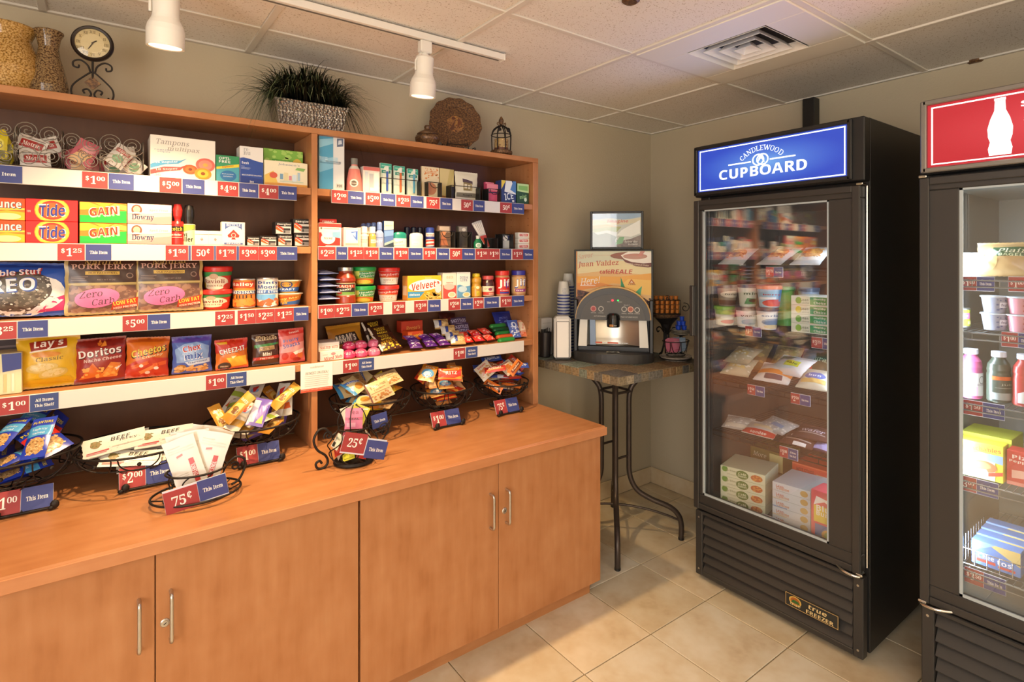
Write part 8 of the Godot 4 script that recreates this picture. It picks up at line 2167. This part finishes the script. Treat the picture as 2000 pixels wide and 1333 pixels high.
func stock_freezer():
	var g := "frozen goods"
	# top shelf: bags of frozen snacks
	var zs := [0.975, 1.1486, 1.2955]
	for i in 3:
		pouch("frozen_bag", ["white bag of golden frozen snacks nearest the freezer handle", "white bag of frozen snacks behind the top price ticket", "white bag of golden frozen snacks nearest the wide freezer stile"][i], "frozen bag", "frozen snack bags on the top freezer shelf", Vector3(-0.625, 1.4, zs[i]), 0.115, 0.17, 0.022, "dcdcda", "e .5 .5 .36 .26 c98a4a;g e0a860 44 %d .16 .26 .84 .74 .07;g 9a5f2c 20 %d .16 .26 .84 .74 .05;t fries .5 .86 .5 .08 b23a30 b" % [i + 1, i + 5], 1.15, -PI / 2 + [0.1, -0.1, 0.06][i], 0.0, 130 + i)
	# ice cream and boxes
	var tubs := [
		[Vector3(-0.62, 1.147, 0.9743), 0.0957, 0.1037, "d9d9c8", "7fb84a", "front lower pint with a lime lid"], [Vector3(-0.62, 1.147, 1.0751), 0.0917, 0.0991, "c9cfd2", "2f3540", "front lower pint with a black lid, second from the handle"], [Vector3(-0.62, 1.147, 1.1694), 0.0924, 0.099, "d2d6da", "3a4250", "front lower pint with a blue-black lid, beside the box stack"],
		[Vector3(-0.62, 1.232, 0.9853), 0.0926, 0.1201, "8f8578", "3a4046", "upper pint with a brown band, nearest the handle"], [Vector3(-0.62, 1.236, 1.0798), 0.0869, 0.1188, "cfd6c8", "39454a", "upper pint with a green leaf, in the middle"], [Vector3(-0.62, 1.24, 1.1831), 0.1021, 0.1114, "9cc0da", "d98a6a", "wide upper tub of strawberry ice cream, blue and red"],
	]
	for i in 6:
		var a: int = i * 6
		tub("ice_cream_tub", "freezer ice cream: " + tubs[i][5], "ice cream tubs in the freezer", tubs[i][0], tubs[i][1] * 0.98, [0.084, 0.088, 0.092, 0.094, 0.096, 0.09][i], tubs[i][3], tubs[i][4], ["p 8fb85a 0 .7 1 .7 1 1 0 1;e .5 .5 .3 .14 eef2ea;e .5 .2 .3 .14 c9584a", "t vanilla .5 .7 .7 .14 33373d b 0 .1;e .5 .3 .34 .2 8fa6b4;r 0 .02 1 .14 e6e2d8", "t sorbet .5 .76 .7 .14 3f5a8f b;e .5 .4 .36 .2 6f86a8;e .5 .12 .3 .12 d8c49a", "p 5f3f30 0 .02 1 .02 1 .3 0 .3;e .5 .66 .4 .2 d9d2c2;t fudge .5 .66 .5 .12 3a2c24 b", "p 3f8a4f .2 .1 .8 .1 .7 .4 .3 .44;t mint .5 .7 .6 .14 2f5a3a b;e .5 .3 .14 .1 3a2c24", "e .5 .2 .4 .22 c9352f;p 4f8fc8 .6 .3 1 .3 1 1 .6 1;t berry .4 .7 .5 .12 b8332f b;p e6ecf0 0 .4 .5 .44 .5 .56 0 .56"][i])
	for i in 4:
		var y := 1.147 + i * 0.0365
		carton("meal_box", ["lowest white and green flat meal box of the upper stack", "second white and green flat meal box of the upper stack", "third white and green flat meal box of the upper stack", "topmost white and green flat meal box of the upper stack"][i], "frozen meal", "green and white meal boxes beside the ice cream", Vector3(-0.62, y, 1.2983), 0.15, 0.036, 0.14, "dfe6da", "e .2 .5 .08 .4 %s;r .5 .06 1 .94 2f9a55;t Healthy .75 .7 .3 .3 e9f2ea b;t Choice .75 .3 .3 .3 e9f2ea b;t Lean .36 .6 .2 .3 7a8a78 b;t Cuisine .36 .25 .24 .25 7a8a78 s" % ["8fc04a", "6fae4a", "d9d24a", "7fb84a"][i], -PI / 2)
	for i in 4:
		var z: float = [1.1429, 1.2458, 0.926, 0.9691][i]
		tub("ice_cream_tub", ["green tub standing behind the box stack in the freezer", "blue-grey tub standing behind the box stack in the freezer", "dark pint in the freezer's second row, nearest the handle", "dark pint in the freezer's second row, in the middle"][i], "second row of ice cream tubs", Vector3(-0.43, 1.147, z), 0.086, 0.17, ["5fae4a", "8fa6c0", "4a3f36", "3f4a44"][i], ["4f9a44", "4a5a74", "2a2c30", "2a2c30"][i], "")
	# bread and sandwiches
	var br := [[0.9933, "wrapped loaf roll in clear film, lower, nearest the freezer handle", 0.13, 0.1], [0.9824, "wrapped loaf roll in clear film, lying on top of the first", 0.13, 0.09], [1.1606, "sandwich in white paper with an orange label strip", 0.15, 0.1], [1.1985, "white wrapped sandwich with a yellow sticker", 0.16, 0.1], [1.3239, "wrapped bun with a blue oval label, beside the wide stile", 0.12, 0.11]]
	for i in 5:
		pouch("frozen_sandwich", br[i][1], "sandwich", "wrapped sandwiches in the freezer", Vector3([-0.625, -0.60, -0.63, -0.60, -0.625][i], 0.914 + [0.0, 0.048, 0.0, 0.036, 0.0][i], br[i][0]), br[i][2], 0.12, 0.024, ["c9c3a8", "bdb49a", "dfe0e0", "d8dcdf", "cfc9b4"][i], ["p d9c78a .2 .3 .8 .3 .8 .6 .2 .6;g eceae0 20 3 .05 .05 .95 .95 .06", "p c9b478 .2 .4 .8 .4 .8 .6 .2 .6;g dedccf 20 5 .05 .05 .95 .95 .06", "p d98a3a .0 .3 1 .3 1 .5 0 .5;p 5a4a5a .3 .1 .8 .1 .8 .28 .3 .28;r .6 .5 .8 .8 e3e6e8", "p d8dc3a .4 .3 .8 .34 .8 .6 .4 .56;p 6a8a6a .1 .6 .5 .62 .5 .9 .1 .9;t sale .6 .46 .3 .1 5a5a1a b", "e .5 .5 .34 .16 5a6fb0;p d9b46a .1 .2 .9 .2 .9 .36 .1 .36;t bun .5 .5 .4 .1 e9ecf4 b"][i], 1.05, -PI / 2 + [0.1, -0.15, 0.05, -0.2, 0.1][i], 0.0, 140 + i)
	for i in 4:
		pouch("frozen_burrito", ["brown paper wrapped pack at the back, nearest the handle", "tan wrapped pack at the back, second from the handle", "dark green wrapped pack at the back", "grey-blue wrapped pack at the back, near the wide stile"][i], "frozen pack", "packs in the back row of the middle freezer shelf", Vector3(-0.42, 0.915, [0.951, 1.095, 1.235, 1.2202][i]), 0.125, 0.15, 0.03, ["9a7f5a", "b09a6a", "1f4a3a", "8a94a0"][i], ["g c9a86a 20 3 .1 .1 .9 .9 .1;p c9402f 0 .4 .3 .4 .3 .6 0 .6", "g d9c48a 24 3 .1 .1 .9 .9 .1", "t natural .5 .6 .8 .16 b9d0b0 f;p c9402f .1 .2 .5 .2 .4 .4 .1 .4;p d9c83a 0 .3 .2 .3 .2 .5 0 .5", "p d9a04a .1 .4 .9 .4 .9 .5 .1 .5"][i], 0.75, -PI / 2, 0.0, 150 + i)
	# ice cream bars
	for i in 6:
		pouch("ice_bar_pack", ["clear and silver ice cream bar, lying nearest the handle", "red and white ice cream bar at the front of the shelf", "silver ice cream bar lying across the pile", "brown wafer bar with white script at the front", "upper brown wafer bar with white script", "purple-brown wafer bar beside the wide stile"][i], "ice cream bar", "ice cream bars in the freezer", Vector3([-0.62, -0.63, -0.58, -0.63, -0.6, -0.62][i], 0.683 + [0.0, 0.0, 0.02, 0.0, 0.03, 0.0][i], [0.9885, 1.0941, 1.1166, 1.2545, 1.2947, 1.3445][i]), [0.12, 0.14, 0.16, 0.13, 0.13, 0.09][i], 0.1, 0.013, ["b9b6b0", "cfc9c2", "c2c2c0", "5a3a33", "4d3230", "4a3440"][i], ["g e9e9e6 30 3 .05 .05 .95 .95 .06;p d9d3c4 .1 .1 .9 .1 .9 .3 .1 .3", "p c93a30 0 .0 1 .0 1 .34 0 .34;t sundae .5 .16 .5 .14 f2e2da b;p e0cfa8 .2 .5 .9 .5 .9 .7 .2 .7", "g f0f0ee 40 4 .05 .05 .95 .95 .06;p 8fa0c8 .4 .3 .8 .3 .8 .5 .4 .5", "t wafer .5 .6 .7 .2 d9d0da f 0 .2;r .1 .3 .9 .36 b9a8a0;p efe9e6 .4 .05 .8 .05 .8 .2 .4 .2", "t wafer .5 .5 .7 .2 d0c6d4 f 0 .2;r .1 .3 .9 .34 a89890", "p a8a0d0 .1 .1 .9 .1 .9 .5 .1 .5;g 8a6a60 20 3 .1 .5 .9 .9 .08"][i], 1.25, -PI / 2 + [0.25, 0.05, -0.35, 0.0, 0.1, -0.1][i], 0.0, 160 + i)
	# bottom: stacked boxes
	var e0 := 0.342
	for i in 4:
		carton("meal_box", ["lowest pale green meal box of the floor stack nearest the handle", "second pale green meal box of the floor stack nearest the handle", "third pale green meal box of the floor stack nearest the handle", "topmost pale green meal box of the floor stack nearest the handle"][i], "frozen meal", "pale green meal boxes on the freezer floor", Vector3(-0.61, e0 + i * 0.0445, 1.006), 0.19, 0.0440, 0.19, "d5dfc0", "r 0 0 1 1 d8e0c4;e .1 .75 .07 .3 5f9a3a;t grilled .26 .66 .26 .26 8a9a70 b;t meal .26 .3 .2 .2 a0ac88 s;e .5 .5 .14 .44 4a7a34;t Café .5 .6 .18 .24 dfe9c9 b;t Steamers .5 .36 .2 .2 dfe9c9 b;e .82 .5 .13 .34 b8622f;g d99a4a 16 %d .72 .25 .92 .75 .12" % i, -PI / 2 + 0.22, "r 0 0 1 1 7fc090;r .6 .2 .9 .8 3f9a5f")
	for i in 2:
		carton("meal_box", ["lower brown and cream box behind the pale green stack", "upper olive box with cream lettering behind the pale green stack"][i], "frozen meal", "boxes behind the pale green stack", Vector3(-0.335, e0 + i * 0.099, 0.962), 0.16, [0.098, 0.0985][i], 0.16, ["b0a070", "6f6a2f"][i], "t More .3 .7 .4 .22 e3dfc0 f 0 .2;t naturally .36 .42 .5 .14 c9c8a0 f 0 .2;r .6 .1 1 .9 d9cf8a", -PI / 2)
	for i in 3:
		carton("meal_box", ["lowest red-orange box at the back of the freezer floor", "middle red-orange box at the back of the freezer floor", "topmost red-orange box at the back of the freezer floor"][i], "frozen meal", "red-orange boxes at the back of the freezer floor", Vector3(-0.385, e0 + i * 0.066, 1.2038), 0.19, 0.0655, 0.16, "c9452a", "r 0 .92 1 1 d96a44;t HOT_STUFF .3 .6 .4 .3 7a2318 b;r .55 .2 .95 .6 d9b48a;r .05 .1 .5 .14 d98a6a", -PI / 2)
	for i in 5:
		carton("meal_box", ["lowest white and pale blue meal box of the central stack", "second white and pale blue meal box of the central stack", "third white and pale blue meal box of the central stack", "fourth white and pale blue meal box of the central stack", "topmost white and pale blue meal box of the central stack"][i], "frozen meal", "white meal boxes in the central stack", Vector3(-0.592, e0 + i * 0.034, 1.2095), 0.15, 0.0336, 0.2, "d6dde2", "r 0 0 1 1 d3dce4;t Lean .2 .6 .2 .3 c06a5a b;t Cuisine .28 .35 .34 .36 c9804a b;e .84 .5 .1 .4 c9a85a;r 0 0 .4 .12 %s" % ["7a96c4", "d9c8a0", "7a96c4", "d9d0b8", "c9d4da"][i], -PI / 2 + 0.1)
	carton("pot_pie_box", "pink-red upright box with a yellow panel against the wide stile", "frozen meal", "", Vector3(-0.625, e0, 1.3543), 0.1, 0.20, 0.1, "d9485a", "r .1 .4 1 .72 e0c83a;t Blue .55 .68 .7 .12 f2f0ea b;t Bunny .6 .56 .8 .12 f2f0ea b;p eef0f0 .1 .72 .5 .82 .9 .74 .9 .84 .2 .9;r .15 .04 1 .36 4f66a8;e .7 .18 .3 .12 d9a84a;e .7 .18 .2 .08 a8c05a", -PI / 2)
	# tickets on the shelf edges
	shelf_tag("freezer ticket for one seventy-five on the top wire shelf", Vector3(-0.652, 1.385, 1.1712), 0.072, 0.040, "B", "1 75")
	shelf_tag("freezer ticket below the ice cream tubs, nearest the handle", Vector3(-0.652, 1.134, 1.0806), 0.072, 0.040, "B", "3 25")
	shelf_tag("freezer ticket below the stacked meal boxes, cut by the stile", Vector3(-0.652, 1.118, 1.3609), 0.085, 0.040, "B", "3 25")
	shelf_tag("freezer ticket below the clear-wrapped loaves", Vector3(-0.652, 0.888, 1.092), 0.076, 0.040, "B", "2 50")
	shelf_tag("freezer ticket below the yellow-stickered sandwich", Vector3(-0.652, 0.888, 1.2764), 0.076, 0.040, "B", "2 50")
	shelf_tag("freezer ticket below the ice cream bars", Vector3(-0.652, 0.664, 1.2299), 0.074, 0.042, "S", "1 00")
	shelf_tag("freezer ticket standing at the foot of the stacked meal boxes", Vector3(-0.655, 0.364, 1.1605), 0.072, 0.042, "S", "3 25")


func stock_cooler():
	for i in 2:
		vessel("clear_cup", ["stack of clear plastic cups on the top cooler shelf, nearest the stile", "stack of clear plastic cups on the top cooler shelf, beside the bagels"][i], "cups", "clear cups on the top cooler shelf", Vector3(-0.60, 1.38, [1.7825, 1.819][i]), [["cup", [[0.0, 0.0], [0.02, 0.0], [0.0265, 0.066], [0.0285, 0.067], [0.0285, 0.07], [0.025, 0.07], [0.019, 0.004], [0.0, 0.004]], M.film, "bcc4c8"], ["lid", [[0.0287, 0.07], [0.029, 0.073], [0.02, 0.079], [0.0, 0.08]], M.foil, "d6dce0"]])
	pouch("bagel_bag", "clear bag of bagels with a green label on the top cooler shelf", "bread bag", "", Vector3(-0.625, 1.381, 1.9068), 0.15, 0.11, 0.03, "b99a68", "p 2f5a3a .3 .5 .95 .54 .95 .84 .3 .8;t Plain .64 .7 .5 .14 e6e3c8 f 0 .2;t BAGELS .64 .56 .46 .08 c9d6b0 b;e .2 .4 .2 .3 cfae74", 0.35, -PI / 2, 0.0, 170)
	for i in 2:
		for k in 2:
			vessel("fruit_cup", [["lower clear fruit cup in the middle of the second cooler shelf", "lower clear fruit cup at the picture edge of the second cooler shelf"], ["upper clear fruit cup in the middle of the second cooler shelf", "upper clear fruit cup at the picture edge of the second cooler shelf"]][k][i], "fruit cup", "stacked fruit cups in the cooler", Vector3(-0.60, 1.217 + k * 0.054, [1.8543, 1.9159][i]), [["cup", [[0.0, 0.0], [0.026, 0.0], [0.033, 0.048], [0.0, 0.048]], M.film, ["8f94a4", "c98a94"][i]], ["lid", [[0.033, 0.0485], [0.0365, 0.049], [0.0365, 0.0525], [0.0, 0.0535]], M.plastic, "c9d2da"]], [0.027, 0.0325, 0.004, 0.046, 150], ["g 4a5a8a 18 3 .1 .1 .9 .9 .1;p d9dde6 .3 .3 .7 .3 .7 .7 .3 .7;t fruit .5 .5 .3 .2 4a4a6a b", "g b2444a 18 3 .1 .1 .9 .9 .1;p e6d3d2 .3 .3 .7 .3 .7 .7 .3 .7"][i])
	tin_can("dip_can", "lime green can with a pink label beside the fruit cups", "", Vector3(-0.59, 1.217, 1.7904), 0.062, 0.062, "b9c83a", "p c96a9a .1 .4 .6 .44 .6 .8 .1 .8;t dip .36 .62 .3 .2 f2e3ea b;p e6dd8a .5 .1 .9 .1 .9 .3 .5 .3")
	var bz := [1.7943, 1.8642, 1.9252]
	for i in 3:
		vessel("juice_bottle", ["juice bottle with violet-pink contents, nearest the cooler stile", "juice bottle with dark green contents and an orange band", "juice bottle with red contents at the picture edge"][i], "bottle", "juice bottles in the cooler", Vector3(-0.60, 0.994, bz[i]), [["bottle", [[0.0, 0.0], [0.027, 0.0], [0.030, 0.004], [0.030, 0.085], [0.0285, 0.092], [0.030, 0.10], [0.027, 0.118], [0.016, 0.136], [0.0155, 0.142], [0.0, 0.142]], M.film, ["b0507a", "3f4a3f", "a83a34"][i]], ["cap", [[0.0185, 0.140], [0.019, 0.142], [0.0185, 0.156], [0.0, 0.157]], M.plastic, "d3d9e2"]], [0.0303, 0.0303, 0.01, 0.082, 170], ["r 0 0 1 1 dcdde0;o .56 .7 .12 .18 .2 7a7a80;t vitamin .55 .5 .5 .1 8a6a80 s;p d9a8c8 0 .0 .4 .0 .4 .4 0 .5", "p d96a2a 0 .84 1 .84 1 1 0 1;r 0 0 1 .3 9fa8a4;r .1 .5 .8 .52 aab0a8;t juice .5 .66 .5 .1 c9cfc4 s", "p d9d9d6 0 0 1 0 1 .6 .5 .7 0 .4;p c9342f .2 .6 .9 .7 .9 1 .2 1"][i])
	for i in 3:
		carton("lunch_kit", ["front yellow lunch kit box with a cracker picture", "yellow-green lunch kit box stacked behind the front one", "red-banded pizza lunch kit box at the picture edge"][i], "lunch kit", "lunch kits in the cooler", [Vector3(-0.635, 0.75, 1.8236), Vector3(-0.55, 0.75, 1.82), Vector3(-0.62, 0.75, 1.944)][i], [0.118, 0.13, 0.115][i], [0.112, 0.118, 0.105][i], [0.06, 0.14, 0.06][i], ["e0d83f", "b9bf3a", "c9392f"][i], ["r 0 .74 1 1 e6e04a;t Lunchables .56 .84 .8 .12 c9622f b 4;r 0 .0 .84 .7 c9cfc0;p 8fb0d2 .3 .6 1 .5 1 .74 .5 .74;e .6 .36 .28 .16 b9764a;e .56 .38 .2 .1 d09a6a;p efe8da .4 .16 .7 .2 .66 .28 .4 .26;p c94a34 .7 .1 1 .2 1 .3 .7 .2;e .16 .5 .2 .2 e8e6e0", "r 0 .9 1 1 d6d84a;r 0 .8 1 .82 98a02f", "t Pizza .36 .84 .5 .12 f2e6dc b;t Pepperoni .4 .7 .7 .1 f2e6dc b;p e8b8a8 .1 .2 .9 .3 .9 .5 .1 .44;r 0 0 1 .1 d98a7a"][i], -PI / 2)
	var b := thing("wire_bin", "chrome wire basket of blue boxes on the cooler floor", "wire basket", Vector3(-0.55, 0.473, 1.852 + 0.01))
	var m := MB.new()
	var w := 0.075
	for y in [0.002, 0.05]:
		m.tube([Vector3(-0.1, y, -w), Vector3(0.12, y, -w), Vector3(0.12, y, w), Vector3(-0.1, y, w)], 0.002, 5, true)
	part("frame", m, M.chrome, b)
	var r := MB.new()
	for i in 9:
		r.tube([Vector3(-0.1 + 0.0275 * i, 0.002, -w), Vector3(-0.1 + 0.0275 * i, 0.085, -w)], 0.0015, 5).tube([Vector3(-0.1 + 0.0275 * i, 0.002, w), Vector3(-0.1 + 0.0275 * i, 0.085, w)], 0.0015, 5)
	for i in 6:
		r.tube([Vector3(-0.1, 0.002, -w + 0.03 * i), Vector3(-0.1, 0.05, -w + 0.03 * i)], 0.0015, 5).tube([Vector3(-0.1, 0.002, -w + 0.03 * i), Vector3(0.12, 0.002, -w + 0.03 * i)], 0.0013, 5)
	part("wire_lattice", r, M.chrome, b)
	for i in 4:
		carton("cheese_box", ["foremost blue and yellow box in the chrome basket", "second blue box from the front of the chrome basket", "third blue box from the front of the chrome basket", "rearmost blue box in the chrome basket"][i], "box", "blue boxes in the chrome basket", Vector3(-0.635 + i * 0.05, 0.479, b.position.z + 0.002), 0.118, 0.075 + 0.004 * i, 0.046, "5f86c4", "p d9c27a .3 1 1 1 1 .4;p 7fa6d8 0 .5 .5 1 0 1;t Chee .3 .4 .34 .2 e9eef6 b;t tos .68 .34 .3 .2 e9eef6 b;r .1 .14 .5 .26 c94a3a;r .55 .1 .9 .2 c94a3a", -PI / 2)
	shelf_tag("cooler ticket below the clear cups, pale with glare", Vector3(-0.672, 1.362, 1.8288), 0.082, 0.042, "B", "1 00")
	shelf_tag("cooler ticket below the bagels", Vector3(-0.672, 1.364, 1.9425), 0.082, 0.042, "B", "1 00")
	shelf_tag("cooler ticket below the fruit cups", Vector3(-0.672, 1.198, 1.9255), 0.08, 0.042, "B", "1 00")
	shelf_tag("cooler ticket below the juice bottles", Vector3(-0.672, 0.975, 1.8437), 0.1, 0.044, "B", "1 50")
	shelf_tag("cooler ticket below the lunch kits", Vector3(-0.672, 0.734, 1.8288), 0.1, 0.044, "B", "3 00")
	shelf_tag("cooler ticket in front of the chrome basket", Vector3(-0.672, 0.45, 1.8462), 0.1, 0.046, "B", "3 50")
